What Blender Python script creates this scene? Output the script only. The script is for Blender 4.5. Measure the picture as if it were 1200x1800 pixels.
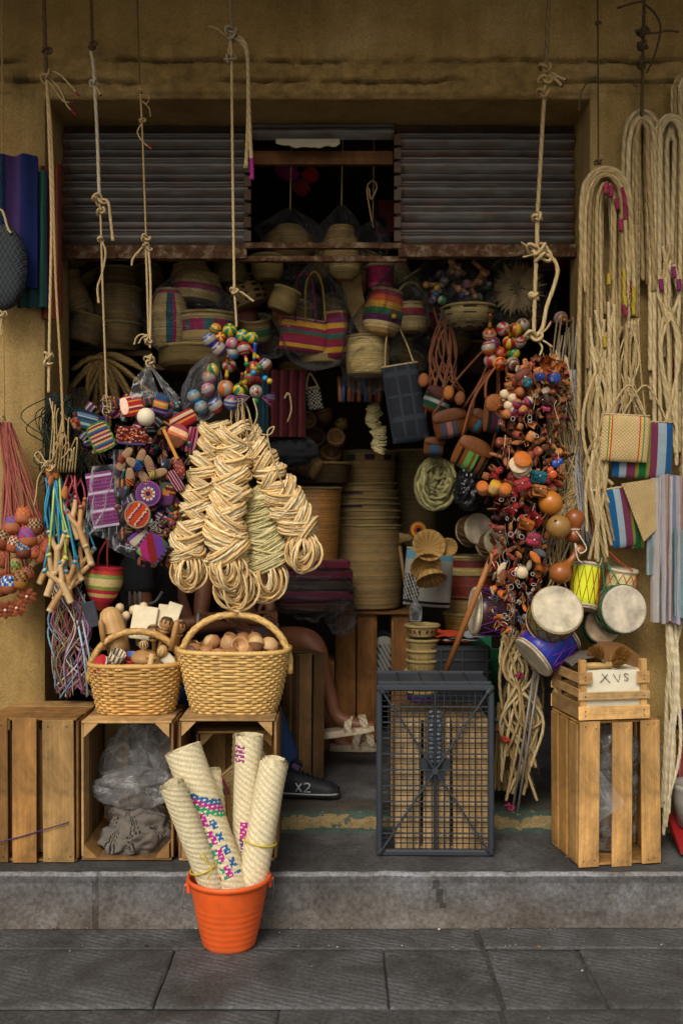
import bpy, math, random
from mathutils import Vector, Matrix, Euler, noise
for o in list(bpy.data.objects): bpy.data.objects.remove(o)
V = Vector; PI = math.pi; rad = math.radians
R = random.Random(11)
sc = bpy.context.scene
COL = sc.collection
# ---------------------------------------------------------------- camera
F_PX = 1764.0; CAM_Z = 1.26                      # floor of the step is z = 0, the street runs along x
cd = bpy.data.cameras.new('camera'); cam = bpy.data.objects.new('camera', cd); COL.objects.link(cam)
cam.location = (0, 0, CAM_Z); cam.rotation_euler = (rad(90), 0, 0)
cd.sensor_fit = 'VERTICAL'; cd.sensor_height = 36.0; cd.sensor_width = 24.0
cd.lens = F_PX / 1800 * 36.0; cd.clip_end = 400; cd.clip_start = 0.05
cd.dof.use_dof = True; cd.dof.focus_distance = 3.72; cd.dof.aperture_fstop = 2.4
sc.camera = cam
# ---------------------------------------------------------------- sky, sun, exposure
w = bpy.data.worlds.new('World'); sc.world = w; w.use_nodes = True
nt = w.node_tree; bg = nt.nodes['Background']
sky = nt.nodes.new('ShaderNodeTexSky'); sky.sky_type = 'NISHITA'; sky.sun_disc = False
sky.sun_elevation = rad(42); sky.sun_rotation = rad(198); sky.dust_density = 4.0; sky.air_density = 1.0; sky.ozone_density = 0.6
hs = nt.nodes.new('ShaderNodeHueSaturation'); hs.inputs['Saturation'].default_value = 0.25
wm = nt.nodes.new('ShaderNodeMix'); wm.data_type = 'RGBA'; wm.blend_type = 'MULTIPLY'; wm.inputs[0].default_value = 1.0
wm.inputs[7].default_value = (1.0, 0.965, 0.91, 1)
nt.links.new(sky.outputs[0], hs.inputs['Color']); nt.links.new(hs.outputs[0], wm.inputs[6]); nt.links.new(wm.outputs[2], bg.inputs[0])
bg.inputs[1].default_value = 0.115
sd = bpy.data.lights.new('sun', 'SUN'); sun = bpy.data.objects.new('sun', sd); COL.objects.link(sun)
sd.energy = 1.5; sd.angle = rad(24); sd.color = (1.0, 0.95, 0.88)
# overcast sun: high, behind the photographer, a little to the left
sun.rotation_euler = Euler((rad(48), 0, rad(-18)), 'XYZ')
sc.view_settings.view_transform = 'Standard'; sc.view_settings.look = 'None'
sc.view_settings.gamma = 1.0; sc.view_settings.use_curve_mapping = False
sc.view_settings.exposure = 0.22
try:
    sc.cycles.transparent_max_bounces = 16; sc.cycles.max_bounces = 6; sc.cycles.diffuse_bounces = 3
    sc.cycles.glossy_bounces = 2; sc.cycles.transmission_bounces = 4
except Exception: pass

def P(px, py, Y): return V(((px - 600) * Y / F_PX, Y, CAM_Z - (py - 900) * Y / F_PX))
def S(n, Y): return n * Y / F_PX
def lin(c): return c / 12.92 if c <= 0.04045 else ((c + 0.055) / 1.055) ** 2.4
def H(h, k=1.0):
    h = h.lstrip('#'); return tuple(lin(int(h[i:i + 2], 16) / 255) * k for i in (0, 2, 4))
def mixc(a, b, t): return tuple(a[i] * (1 - t) + b[i] * t for i in range(3))
def jit(c, a=0.12, r=None):
    k = 1 + (r or R).uniform(-a, a); return tuple(x * k for x in c)
def nz(x, y=0.0, z=0.0): return noise.noise(V((x, y, z)))
def fbm(x, y=0.0, z=0.0): return noise.fractal(V((x, y, z)), 1.0, 2.0, 4)

# ---------------------------------------------------------------- mesh builder
class MB:
    def __init__(s): s.v = []; s.f = []; s.c = []; s.u = []; s.M = None
    def add(s, vs, fs, col, uv=None):
        b = len(s.v)
        if s.M is not None: vs = [s.M @ V(p) for p in vs]
        s.v.extend([tuple(p) for p in vs])
        for i, f in enumerate(fs):
            s.f.append(tuple(b + k for k in f))
            s.c.append(col[i] if isinstance(col, list) else col)
            s.u.append(uv[i] if uv else [(0.0, 0.0)] * len(f))
    def grid(s, nu, nv, fn, col, cu=False, cv=False, su=1.0, sv=1.0):
        """fn(a,b) a,b in 0..1 ; cu/cv closed in that direction ; col const or fn(i,j)"""
        U = nu if cu else nu + 1; W = nv if cv else nv + 1
        vs = [fn(i / nu, j / nv) for i in range(U) for j in range(W)]
        fs = []; cs = []; uv = []
        for i in range(nu):
            for j in range(nv):
                i2 = (i + 1) % U; j2 = (j + 1) % W
                fs.append((i * W + j, i2 * W + j, i2 * W + j2, i * W + j2))
                cs.append(col(i, j) if callable(col) else col)
                uv.append([(i / nu * su, j / nv * sv), ((i + 1) / nu * su, j / nv * sv), ((i + 1) / nu * su, (j + 1) / nv * sv), (i / nu * su, (j + 1) / nv * sv)])
        s.add(vs, fs, cs, uv)
    def tube(s, pts, r, col, sides=6, closed=False, twist=None, cap=True):
        """swept tube; r const, list or fn(t); twist=(amp,lobes,pitch m) gives a laid-rope surface; col const or fn(i,j)"""
        pts = [V(p) for p in pts]; n = len(pts)
        L = [0.0]
        for i in range(1, n): L.append(L[-1] + (pts[i] - pts[i - 1]).length)
        T = []
        for i in range(n):
            a = pts[i - 1] if (i > 0 or closed) else pts[i]; b = pts[(i + 1) % n] if (i < n - 1 or closed) else pts[i]
            d = b - a
            T.append(d.normalized() if d.length > 1e-9 else V((0, 0, 1)))
        nrm = T[0].orthogonal().normalized(); vs = []
        for i in range(n):
            if i:
                q = T[i - 1].rotation_difference(T[i]); nrm = q @ nrm
                nrm = (nrm - T[i] * nrm.dot(T[i])).normalized()
            bn = T[i].cross(nrm)
            rr = r[i] if isinstance(r, (list, tuple)) else (r(i / max(1, n - 1)) if callable(r) else r)
            for j in range(sides):
                a = 2 * PI * j / sides
                k = rr
                if twist: k = rr * (1 + twist[0] * math.cos(twist[1] * (a - 2 * PI * L[i] / twist[2])))
                vs.append(pts[i] + nrm * (k * math.cos(a)) + bn * (k * math.sin(a)))
        fs = []; uv = []; cs = []
        rm = r if isinstance(r, (int, float)) else 0.005
        m = n if closed else n - 1
        for i in range(m):
            i2 = (i + 1) % n; v0 = L[i]; v1 = L[i + 1] if i + 1 < n else L[i] + (pts[0] - pts[i]).length
            for j in range(sides):
                j2 = (j + 1) % sides
                fs.append((i * sides + j, i * sides + j2, i2 * sides + j2, i2 * sides + j))
                uv.append([(j / sides, v0 / rm), ((j + 1) / sides, v0 / rm), ((j + 1) / sides, v1 / rm), (j / sides, v1 / rm)])
                cs.append(col(i, j) if callable(col) else col)
        if cap and not closed:
            fs.append(tuple(range(sides - 1, -1, -1))); uv.append([(0, 0)] * sides); cs.append(col(0, 0) if callable(col) else col)
            fs.append(tuple((n - 1) * sides + j for j in range(sides))); uv.append([(0, 0)] * sides); cs.append(col(n - 2, 0) if callable(col) else col)
        s.add(vs, fs, cs, uv)
    def lathe(s, prof, col, seg=24, sx=1.0, sy=1.0, wob=0.0, cap0=True, cap1=True):
        """prof list of (r,z) bottom to top"""
        n = len(prof); rm = max(p[0] for p in prof)
        Ls = [0.0]
        for i in range(1, n): Ls.append(Ls[-1] + math.hypot(prof[i][0] - prof[i - 1][0], prof[i][1] - prof[i - 1][1]))
        vs = []
        for i, (r, z) in enumerate(prof):
            for j in range(seg):
                a = 2 * PI * j / seg; k = 1 + (wob * nz(math.cos(a) * 1.3 + 7, math.sin(a) * 1.3, z * 6) if wob else 0)
                vs.append((r * k * math.cos(a) * sx, r * k * math.sin(a) * sy, z))
        fs = []; cs = []; uv = []
        for i in range(n - 1):
            for j in range(seg):
                j2 = (j + 1) % seg
                fs.append((i * seg + j, i * seg + j2, (i + 1) * seg + j2, (i + 1) * seg + j))
                cs.append(col(i, j) if callable(col) else col)
                k = 2 * PI * rm
                uv.append([(j / seg * k, Ls[i]), ((j + 1) / seg * k, Ls[i]), ((j + 1) / seg * k, Ls[i + 1]), (j / seg * k, Ls[i + 1])])
        if cap0 and prof[0][0] > 1e-5: fs.append(tuple(range(seg - 1, -1, -1))); cs.append(col(0, 0) if callable(col) else col); uv.append([(0, 0)] * seg)
        if cap1 and prof[-1][0] > 1e-5: fs.append(tuple((n - 1) * seg + j for j in range(seg))); cs.append(col(n - 2, 0) if callable(col) else col); uv.append([(0, 0)] * seg)
        s.add(vs, fs, cs, uv)
    def ball(s, c, r, col, seg=12, rings=8, sx=1, sy=1, sz=1):
        c = V(c)
        def fn(a, b):
            t = PI * (b - 0.5); ph = 2 * PI * a
            return c + V((r * sx * math.cos(t) * math.cos(ph), r * sy * math.cos(t) * math.sin(ph), r * sz * math.sin(t)))
        s.grid(seg, rings, fn, col, cu=True, su=2 * PI * r, sv=PI * r)
    def box(s, c, size, col, rot=None, ch=0.0015):
        """chamfered box; uv u runs along the longest axis, in metres"""
        hx, hy, hz = [k / 2 for k in size]; ch = min(ch, hx * .45, hy * .45, hz * .45)
        m = Matrix.Translation(V(c)) @ (rot.to_4x4() if rot is not None else Matrix.Identity(4))
        vs = []; idx = {}
        hs_ = (hx, hy, hz)
        for sx in (-1, 1):
            for sy in (-1, 1):
                for sz in (-1, 1):
                    for ax in range(3):
                        p = [sx * hx, sy * hy, sz * hz]
                        for k in range(3):
                            if k != ax: p[k] -= (sx, sy, sz)[k] * ch
                        idx[(sx, sy, sz, ax)] = len(vs); vs.append(m @ V(p))
        la = max(range(3), key=lambda k: size[k]); fs = []; uv = []
        ou, ov = R.random() * 9, R.random() * 9
        def loc(i): return m.inverted() @ vs[i]
        def put(ids):
            fs.append(tuple(ids)); q = []
            for i in ids:
                p = inv @ vs[i]; o = [k for k in range(3) if k != la]
                q.append((p[la] + ou, p[o[0]] + p[o[1]] + ov))
            uv.append(q)
        inv = m.inverted()
        for ax in range(3):
            o = [k for k in range(3) if k != ax]
            for sg in (-1, 1):
                ids = []
                for a, b in ((-1, -1), (1, -1), (1, 1), (-1, 1)):
                    k = [0, 0, 0]; k[ax] = sg; k[o[0]] = a; k[o[1]] = b; ids.append(idx[(k[0], k[1], k[2], ax)])
                flip = (sg < 0) ^ (ax == 1)
                put(ids[::-1] if flip else ids)
        for ax in range(3):
            o = [k for k in range(3) if k != ax]
            for a in (-1, 1):
                for b in (-1, 1):
                    k0 = [0, 0, 0]; k1 = [0, 0, 0]; k0[ax] = -1; k1[ax] = 1
                    for k in (k0, k1): k[o[0]] = a; k[o[1]] = b
                    put([idx[(*k0, o[0])], idx[(*k1, o[0])], idx[(*k1, o[1])], idx[(*k0, o[1])]])
        for sx in (-1, 1):
            for sy in (-1, 1):
                for sz in (-1, 1): put([idx[(sx, sy, sz, 0)], idx[(sx, sy, sz, 1)], idx[(sx, sy, sz, 2)]])
        s.add(vs, fs, col, uv)
    def pillow(s, w, h, t, col, nu=10, nv=10, pw=0.5, rc=0.25, bend=0.0):
        """soft flat pouch in the xz plane centred on the origin, thickness t in y; col const or fn(u,v) of 0..1"""
        def shape(a, b, sg):
            x = (a - .5) * 2; z = (b - .5) * 2
            # squircle corners
            k = 1 - rc * (x * x * z * z)
            th = t / 2 * max(0.0, (1 - abs(x) ** 3)) ** pw * max(0.0, (1 - abs(z) ** 3)) ** pw
            return V((x * w / 2 * k, sg * th + bend * x * x, z * h / 2 * k))
        cf = (lambda i, j: col((i + .5) / nu, (j + .5) / nv)) if callable(col) else col
        s.grid(nu, nv, lambda a, b: shape(a, b, -1), cf, su=w, sv=h)
        s.grid(nu, nv, lambda a, b: shape(1 - a, b, 1), cf, su=w, sv=h)

def mesh(name, mb, smooth=True):
    me = bpy.data.meshes.new(name); me.from_pydata(mb.v, [], mb.f)
    ul = me.uv_layers.new(name='UVMap'); flat = []; cols = []
    for f, c, u in zip(mb.f, mb.c, mb.u):
        for k in u: flat.extend(k)
        cols.extend((c[0], c[1], c[2], 1.0) * len(f))
    ul.data.foreach_set('uv', flat)
    at = me.color_attributes.new('Col', 'FLOAT_COLOR', 'CORNER'); at.data.foreach_set('color', cols)
    if smooth: me.polygons.foreach_set('use_smooth', [True] * len(mb.f))
    me.update(); return me
def obj(name, mb, mat, parent=None, loc=None, smooth=True, rot=None):
    me = mb if isinstance(mb, bpy.types.Mesh) else mesh(name, mb, smooth)
    if mat is not None and not me.materials: me.materials.append(mat)
    o = bpy.data.objects.new(name, me); COL.objects.link(o)
    if parent is not None: o.parent = parent
    if loc is not None: o.location = loc
    if rot is not None: o.rotation_euler = rot
    return o
def tag(o, label=None, cat=None, group=None, kind=None):
    if label: o['label'] = label
    if cat: o['category'] = cat
    if group: o['group'] = group
    if kind: o['kind'] = kind
    return o
def thing(name, label, cat, loc=(0, 0, 0), rot=(0, 0, 0), group=None):
    o = bpy.data.objects.new(name, None); COL.objects.link(o); o.empty_display_size = 0.05
    o.location = loc; o.rotation_euler = rot; tag(o, label, cat, group); return o
def sub(name, mb, mat, root, smooth=True, label=None):
    """mesh given in world coordinates, parented to an unrotated root"""
    o = obj(name, mb, mat, root, smooth=smooth)
    p = root; off = V((0, 0, 0))
    while p is not None: off += p.location; p = p.parent
    o.location = -off
    if label: o['label'] = label
    return o
def dup(root, loc=None, rot=None, label=None, scale=None):
    r = root.copy(); COL.objects.link(r)
    if loc is not None: r.location = loc
    if rot is not None: r.rotation_euler = rot
    if label: r['label'] = label
    if scale: r.scale = (scale,) * 3
    for ch in list(root.children):
        c = ch.copy(); COL.objects.link(c); c.parent = r
        for g in ch.children:
            d = g.copy(); COL.objects.link(d); d.parent = c
    return r
def spline(pts, n=8):
    """Catmull-Rom through pts"""
    pts = [V(p) for p in pts]; out = []
    q = [pts[0] * 2 - pts[1]] + pts + [pts[-1] * 2 - pts[-2]]
    for i in range(1, len(q) - 2):
        for k in range(n):
            t = k / n; a, b, c, d = q[i - 1], q[i], q[i + 1], q[i + 2]
            out.append(0.5 * ((2 * b) + (c - a) * t + (2 * a - 5 * b + 4 * c - d) * t * t + (3 * b - a - 3 * c + d) * t ** 3))
    out.append(pts[-1]); return out

# ---------------------------------------------------------------- materials
def new_mat(name):
    m = bpy.data.materials.new(name); m.use_nodes = True
    n = m.node_tree.nodes; l = m.node_tree.links
    return m, n, l, n['Principled BSDF']
def nd(n, t, **k):
    x = n.new(t)
    for a, b in k.items():
        if a in x.inputs: x.inputs[a].default_value = b
        else: setattr(x, a, b)
    return x
def math_(n, l, op, a, b=None):
    x = n.new('ShaderNodeMath'); x.operation = op
    for i, k in enumerate((a, b)):
        if k is None: continue
        if isinstance(k, (int, float)): x.inputs[i].default_value = k
        else: l.new(k, x.inputs[i])
    return x.outputs[0]
def attr_mat(name, rough=0.8, kind='plain', amt=0.35, nscale=30.0, bump=0.3, objvar=0.25, spec=0.4, trans=0.0, dist=0.002, sheen=0.0, gain=1.0):
    """colour from the mesh's own 'Col', varied by noise and per object; kind picks the fine relief"""
    m, n, l, b = new_mat(name)
    at = nd(n, 'ShaderNodeAttribute', attribute_name='Col')
    tc = n.new('ShaderNodeTexCoord'); oi = n.new('ShaderNodeObjectInfo'); uvn = n.new('ShaderNodeUVMap')
    sx = n.new('ShaderNodeSeparateXYZ'); l.new(uvn.outputs[0], sx.inputs[0]); u, v = sx.outputs[0], sx.outputs[1]
    n1 = nd(n, 'ShaderNodeTexNoise', Scale=nscale, Detail=5.0, Roughness=0.65); l.new(tc.outputs['Object'], n1.inputs['Vector'])
    h = n1.outputs[0]; k2 = None; grime = None
    if kind == 'wood':
        mp = nd(n, 'ShaderNodeMapping'); mp.inputs['Scale'].default_value = (2.2, 55, 1); l.new(uvn.outputs[0], mp.inputs[0])
        g = nd(n, 'ShaderNodeTexNoise', Scale=2.0, Detail=6.0, Roughness=0.6, Distortion=0.6); l.new(mp.outputs[0], g.inputs['Vector'])
        h = g.outputs[0]
        g2 = nd(n, 'ShaderNodeTexNoise', Scale=5.0, Detail=6.0, Roughness=0.7, Distortion=1.0); l.new(tc.outputs['Object'], g2.inputs['Vector'])
        mr = nd(n, 'ShaderNodeMapRange'); mr.inputs[1].default_value = 0.3; mr.inputs[2].default_value = 0.7; mr.inputs[3].default_value = 0.42; mr.inputs[4].default_value = 1.32; l.new(g2.outputs[0], mr.inputs[0]); grime = mr.outputs[0]
    elif kind == 'rope':
        a = math_(n, l, 'ADD', math_(n, l, 'MULTIPLY', u, 2.0), math_(n, l, 'MULTIPLY', v, 0.16))
        k2 = math_(n, l, 'ADD', math_(n, l, 'MULTIPLY', math_(n, l, 'SINE', math_(n, l, 'MULTIPLY', a, 2 * PI)), 0.5), 0.5)
    elif kind == 'weave':                    # plain basket weave about 7 mm
        a = math_(n, l, 'SINE', math_(n, l, 'MULTIPLY', u, 480.0)); c = math_(n, l, 'SINE', math_(n, l, 'MULTIPLY', v, 480.0))
        k2 = math_(n, l, 'ADD', math_(n, l, 'MULTIPLY', math_(n, l, 'MULTIPLY', a, c), 0.5), 0.5)
    elif kind == 'cloth':
        a = math_(n, l, 'SINE', math_(n, l, 'MULTIPLY', u, 2400.0)); c = math_(n, l, 'SINE', math_(n, l, 'MULTIPLY', v, 1900.0))
        k2 = math_(n, l, 'ADD', math_(n, l, 'MULTIPLY', math_(n, l, 'MULTIPLY', a, c), 0.5), 0.5)
    elif kind == 'straw':
        a = math_(n, l, 'SINE', math_(n, l, 'ADD', math_(n, l, 'MULTIPLY', v, 900.0), math_(n, l, 'MULTIPLY', u, 300.0)))
        k2 = math_(n, l, 'ADD', math_(n, l, 'MULTIPLY', a, 0.5), 0.5)
    val = math_(n, l, 'ADD', math_(n, l, 'MULTIPLY', math_(n, l, 'SUBTRACT', h, 0.5), 2 * amt), 1.0)
    val = math_(n, l, 'MULTIPLY', val, math_(n, l, 'ADD', math_(n, l, 'MULTIPLY', oi.outputs['Random'], objvar), 1.0 - objvar / 2))
    if grime is not None: val = math_(n, l, 'MULTIPLY', val, grime)
    if gain != 1.0: val = math_(n, l, 'MULTIPLY', val, gain)
    if k2 is not None: val = math_(n, l, 'MULTIPLY', val, math_(n, l, 'ADD', math_(n, l, 'MULTIPLY', k2, 0.3), 0.8))
    mx = nd(n, 'ShaderNodeVectorMath', operation='SCALE'); l.new(at.outputs['Color'], mx.inputs[0]); l.new(val, mx.inputs['Scale'])
    l.new(mx.outputs[0], b.inputs['Base Color'])
    b.inputs['Roughness'].default_value = rough; b.inputs['Specular IOR Level'].default_value = spec
    if sheen: b.inputs['Sheen Weight'].default_value = sheen
    if bump:
        bp = nd(n, 'ShaderNodeBump', Strength=bump, Distance=dist)
        hh = h if k2 is None else math_(n, l, 'ADD', math_(n, l, 'MULTIPLY', h, 0.5), k2)
        l.new(hh, bp.inputs['Height']); l.new(bp.outputs[0], b.inputs['Normal'])
    return m
M_WOOD = attr_mat('crate_wood', 0.75, 'wood', 0.55, bump=0.5, objvar=0.35, spec=0.25)
M_ROPE = attr_mat('rope_fibre', 0.9, 'rope', 0.25, 60, 0.6, 0.2, 0.2)
M_FIBRE = attr_mat('raw_fibre', 0.75, 'rope', 0.3, 25, 0.3, 0.22, 0.3)
M_WICKER = attr_mat('wicker', 0.5, 'plain', 0.35, 45, 0.2, 0.12, 0.45)
M_PALM = attr_mat('palm_weave', 0.75, 'weave', 0.25, 14, 0.9, 0.15, 0.3)
M_STRAW = attr_mat('coiled_straw', 0.8, 'straw', 0.3, 14, 0.7, 0.2, 0.25)
M_CLOTH = attr_mat('woven_cloth', 0.95, 'cloth', 0.2, 40, 0.4, 0.12, 0.1, sheen=0.1, gain=0.72)
M_LEATHER = attr_mat('leather', 0.62, 'plain', 0.5, 70, 0.5, 0.55, 0.35)
M_PAINT = attr_mat('lacquered_wood', 0.36, 'plain', 0.3, 45, 0.05, 0.2, 0.5)
M_TURNED = attr_mat('turned_wood', 0.5, 'plain', 0.3, 25, 0.2, 0.25, 0.35)
M_PLASTIC = attr_mat('moulded_plastic', 0.42, 'plain', 0.25, 18, 0.15, 0.08, 0.45)
M_METAL = attr_mat('dull_metal', 0.4, 'plain', 0.3, 40, 0.2, 0.1, 0.6)
M_SKIN = attr_mat('skin', 0.55, 'plain', 0.12, 30, 0.15, 0.0, 0.35)
M_HIDE = attr_mat('drum_hide', 0.65, 'plain', 0.3, 12, 0.25, 0.15, 0.35)
M_PAPER = attr_mat('paper', 0.85, 'plain', 0.12, 14, 0.3, 0.1, 0.2)
def surface_mat(name, c0, c1, c2, rough, s_big=1.2, s_small=60, bump=0.5, dist=0.004, streak=False, groove=False, use_col=False, spots=0.5):
    m, n, l, b = new_mat(name)
    tc = n.new('ShaderNodeTexCoord'); co = tc.outputs['Object']
    big = nd(n, 'ShaderNodeTexNoise', Scale=s_big, Detail=8.0, Roughness=0.68, Distortion=0.4); l.new(co, big.inputs['Vector'])
    sm = nd(n, 'ShaderNodeTexNoise', Scale=s_small, Detail=6.0, Roughness=0.7); l.new(co, sm.inputs['Vector'])
    cr = n.new('ShaderNodeValToRGB'); e = cr.color_ramp.elements
    e[0].position = 0.33; e[0].color = (*c0, 1); e[1].position = 0.68; e[1].color = (*c2, 1)
    k = e.new(0.5); k.color = (*c1, 1); l.new(big.outputs[0], cr.inputs[0]); colr = cr.outputs[0]
    if streak:
        mp = nd(n, 'ShaderNodeMapping'); mp.inputs['Scale'].default_value = (9, 9, 0.9); l.new(co, mp.inputs[0])
        st = nd(n, 'ShaderNodeTexNoise', Scale=1.6, Detail=5.0, Roughness=0.6); l.new(mp.outputs[0], st.inputs['Vector'])
        rr = nd(n, 'ShaderNodeMapRange'); rr.inputs[1].default_value = 0.42; rr.inputs[2].default_value = 0.62; rr.inputs[3].default_value = 1.0; rr.inputs[4].default_value = 0.85
        l.new(st.outputs[0], rr.inputs[0])
        vm = nd(n, 'ShaderNodeVectorMath', operation='SCALE'); l.new(colr, vm.inputs[0]); l.new(rr.outputs[0], vm.inputs['Scale']); colr = vm.outputs[0]
    r2 = nd(n, 'ShaderNodeMapRange'); r2.inputs[1].default_value = 0.3; r2.inputs[2].default_value = 0.7; r2.inputs[3].default_value = 1 - spots * .6; r2.inputs[4].default_value = 1 + spots * .6
    l.new(sm.outputs[0], r2.inputs[0])
    vm = nd(n, 'ShaderNodeVectorMath', operation='SCALE'); l.new(colr, vm.inputs[0]); l.new(r2.outputs[0], vm.inputs['Scale']); colr = vm.outputs[0]
    if streak:
        pt = nd(n, 'ShaderNodeTexNoise', Scale=170.0, Detail=2.0, Roughness=0.5); l.new(co, pt.inputs['Vector'])
        pm = nd(n, 'ShaderNodeMapRange'); pm.inputs[1].default_value = 0.27; pm.inputs[2].default_value = 0.37; pm.inputs[3].default_value = 0.5; pm.inputs[4].default_value = 1.0; l.new(pt.outputs[0], pm.inputs[0])
        vm = nd(n, 'ShaderNodeVectorMath', operation='SCALE'); l.new(colr, vm.inputs[0]); l.new(pm.outputs[0], vm.inputs['Scale']); colr = vm.outputs[0]
    if use_col:
        at = nd(n, 'ShaderNodeAttribute', attribute_name='Col'); mm = nd(n, 'ShaderNodeVectorMath', operation='MULTIPLY')
        l.new(colr, mm.inputs[0]); l.new(at.outputs['Color'], mm.inputs[1]); colr = mm.outputs[0]
    l.new(colr, b.inputs['Base Color']); b.inputs['Roughness'].default_value = rough; b.inputs['Specular IOR Level'].default_value = 0.3
    hgt = sm.outputs[0]
    if groove:
        mp = nd(n, 'ShaderNodeMapping'); mp.inputs['Rotation'].default_value = (0, 0, rad(24)); mp.inputs['Scale'].default_value = (1, 1, 1); l.new(co, mp.inputs[0])
        wv = nd(n, 'ShaderNodeTexWave', Scale=13.0, Distortion=3.0, Detail=3.0); wv.bands_direction = 'Y'; l.new(mp.outputs[0], wv.inputs['Vector'])
        mk = nd(n, 'ShaderNodeMapRange'); mk.inputs[1].default_value = 0.42; mk.inputs[2].default_value = 0.6; l.new(big.outputs[0], mk.inputs[0])
        hgt = math_(n, l, 'ADD', sm.outputs[0], math_(n, l, 'MULTIPLY', math_(n, l, 'MULTIPLY', wv.outputs['Fac'], mk.outputs[0]), 0.8))
        gm = math_(n, l, 'ADD', math_(n, l, 'MULTIPLY', math_(n, l, 'MULTIPLY', wv.outputs['Fac'], mk.outputs[0]), 0.30), 0.90)
        vm = nd(n, 'ShaderNodeVectorMath', operation='SCALE'); l.new(colr, vm.inputs[0]); l.new(gm, vm.inputs['Scale']); l.new(vm.outputs[0], b.inputs['Base Color'])
    bp = nd(n, 'ShaderNodeBump', Strength=bump, Distance=dist); l.new(hgt, bp.inputs['Height']); l.new(bp.outputs[0], b.inputs['Normal'])
    return m
M_PLASTER = surface_mat('ochre_plaster', H('826a3d'), H('987d4a'), H('a88f5e'), 0.9, 2.2, 110, 0.8, 0.004, streak=True, use_col=True, spots=0.4)
M_STEP = surface_mat('step_concrete', (0.072, 0.062, 0.052), (0.115, 0.112, 0.107), (0.17, 0.175, 0.185), 0.8, 3.4, 75, 0.6, 0.003, spots=0.85, use_col=True)
M_TREAD = surface_mat('tread_concrete', (0.036, 0.034, 0.031), (0.06, 0.058, 0.055), (0.105, 0.102, 0.098), 0.7, 4.0, 60, 0.5, 0.003, spots=0.8)
M_SLAB = surface_mat('paving_stone', (0.044, 0.039, 0.034), (0.068, 0.066, 0.063), (0.095, 0.095, 0.096), 0.75, 4.5, 85, 0.6, 0.003, groove=True, spots=0.95)
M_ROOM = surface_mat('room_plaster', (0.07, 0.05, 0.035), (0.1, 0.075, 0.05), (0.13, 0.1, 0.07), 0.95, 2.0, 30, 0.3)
M_ROAD = surface_mat('street_concrete', (0.17, 0.16, 0.15), (0.2, 0.19, 0.18), (0.24, 0.23, 0.21), 0.9, 1.0, 90, 0.5)  # street out of view, toned pale to bounce more light onto the front
M_SHUT = attr_mat('galvanised_slat', 0.38, 'plain', 0.45, 9, 0.25, 0.15, 0.5)
M_THRESH = attr_mat('worn_paint', 0.75, 'plain', 0.35, 40, 0.4, 0.0, 0.35)
def plastic_mat(name, tint, alpha, rough=0.12, bump=0.6, crease=0.45, fres=0.7):
    """thin film: mostly transparent, with folded creases that catch the light"""
    m, n, l, b = new_mat(name)
    tc = n.new('ShaderNodeTexCoord')
    no = nd(n, 'ShaderNodeTexNoise', Scale=13.0, Detail=3.0, Roughness=0.55, Distortion=2.2); l.new(tc.outputs['Object'], no.inputs['Vector'])
    n2 = nd(n, 'ShaderNodeTexNoise', Scale=3.6, Detail=2.0, Roughness=0.5, Distortion=1.2); l.new(tc.outputs['Object'], n2.inputs['Vector'])
    rg = math_(n, l, 'POWER', math_(n, l, 'SUBTRACT', 1.0, math_(n, l, 'ABSOLUTE', math_(n, l, 'SUBTRACT', math_(n, l, 'MULTIPLY', n2.outputs[0], 2.0), 1.0))), 38.0)
    hh = math_(n, l, 'ADD', no.outputs[0], math_(n, l, 'MULTIPLY', rg, 0.6))
    bp = nd(n, 'ShaderNodeBump', Strength=bump, Distance=0.014); l.new(hh, bp.inputs['Height'])
    l.new(bp.outputs[0], b.inputs['Normal'])
    b.inputs['Base Color'].default_value = (*tint, 1); b.inputs['Roughness'].default_value = rough; b.inputs['Specular IOR Level'].default_value = 0.9
    tr = n.new('ShaderNodeBsdfTransparent'); mx = n.new('ShaderNodeMixShader')
    lw = nd(n, 'ShaderNodeLayerWeight', Blend=0.3); l.new(bp.outputs[0], lw.inputs['Normal'])
    f = math_(n, l, 'ADD', math_(n, l, 'MULTIPLY', lw.outputs['Fresnel'], fres), alpha)
    f = math_(n, l, 'ADD', f, math_(n, l, 'MULTIPLY', rg, crease))
    f = math_(n, l, 'MINIMUM', f, 1.0)
    l.new(f, mx.inputs[0]); l.new(tr.outputs[0], mx.inputs[1]); l.new(b.outputs[0], mx.inputs[2])
    l.new(mx.outputs[0], n['Material Output'].inputs[0]); return m
M_BAG = plastic_mat('clear_bag', (0.14, 0.14, 0.14), 0.015, 0.08, 1.0, 0.14, 0.5)
M_MILK = plastic_mat('milky_bag', (0.42, 0.41, 0.40), 0.12, 0.18, 0.3, 0.25, 0.55)
M_FILM = plastic_mat('cello_film', (0.35, 0.35, 0.36), 0.02, 0.07, 0.8, 0.16, 0.55)
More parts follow.
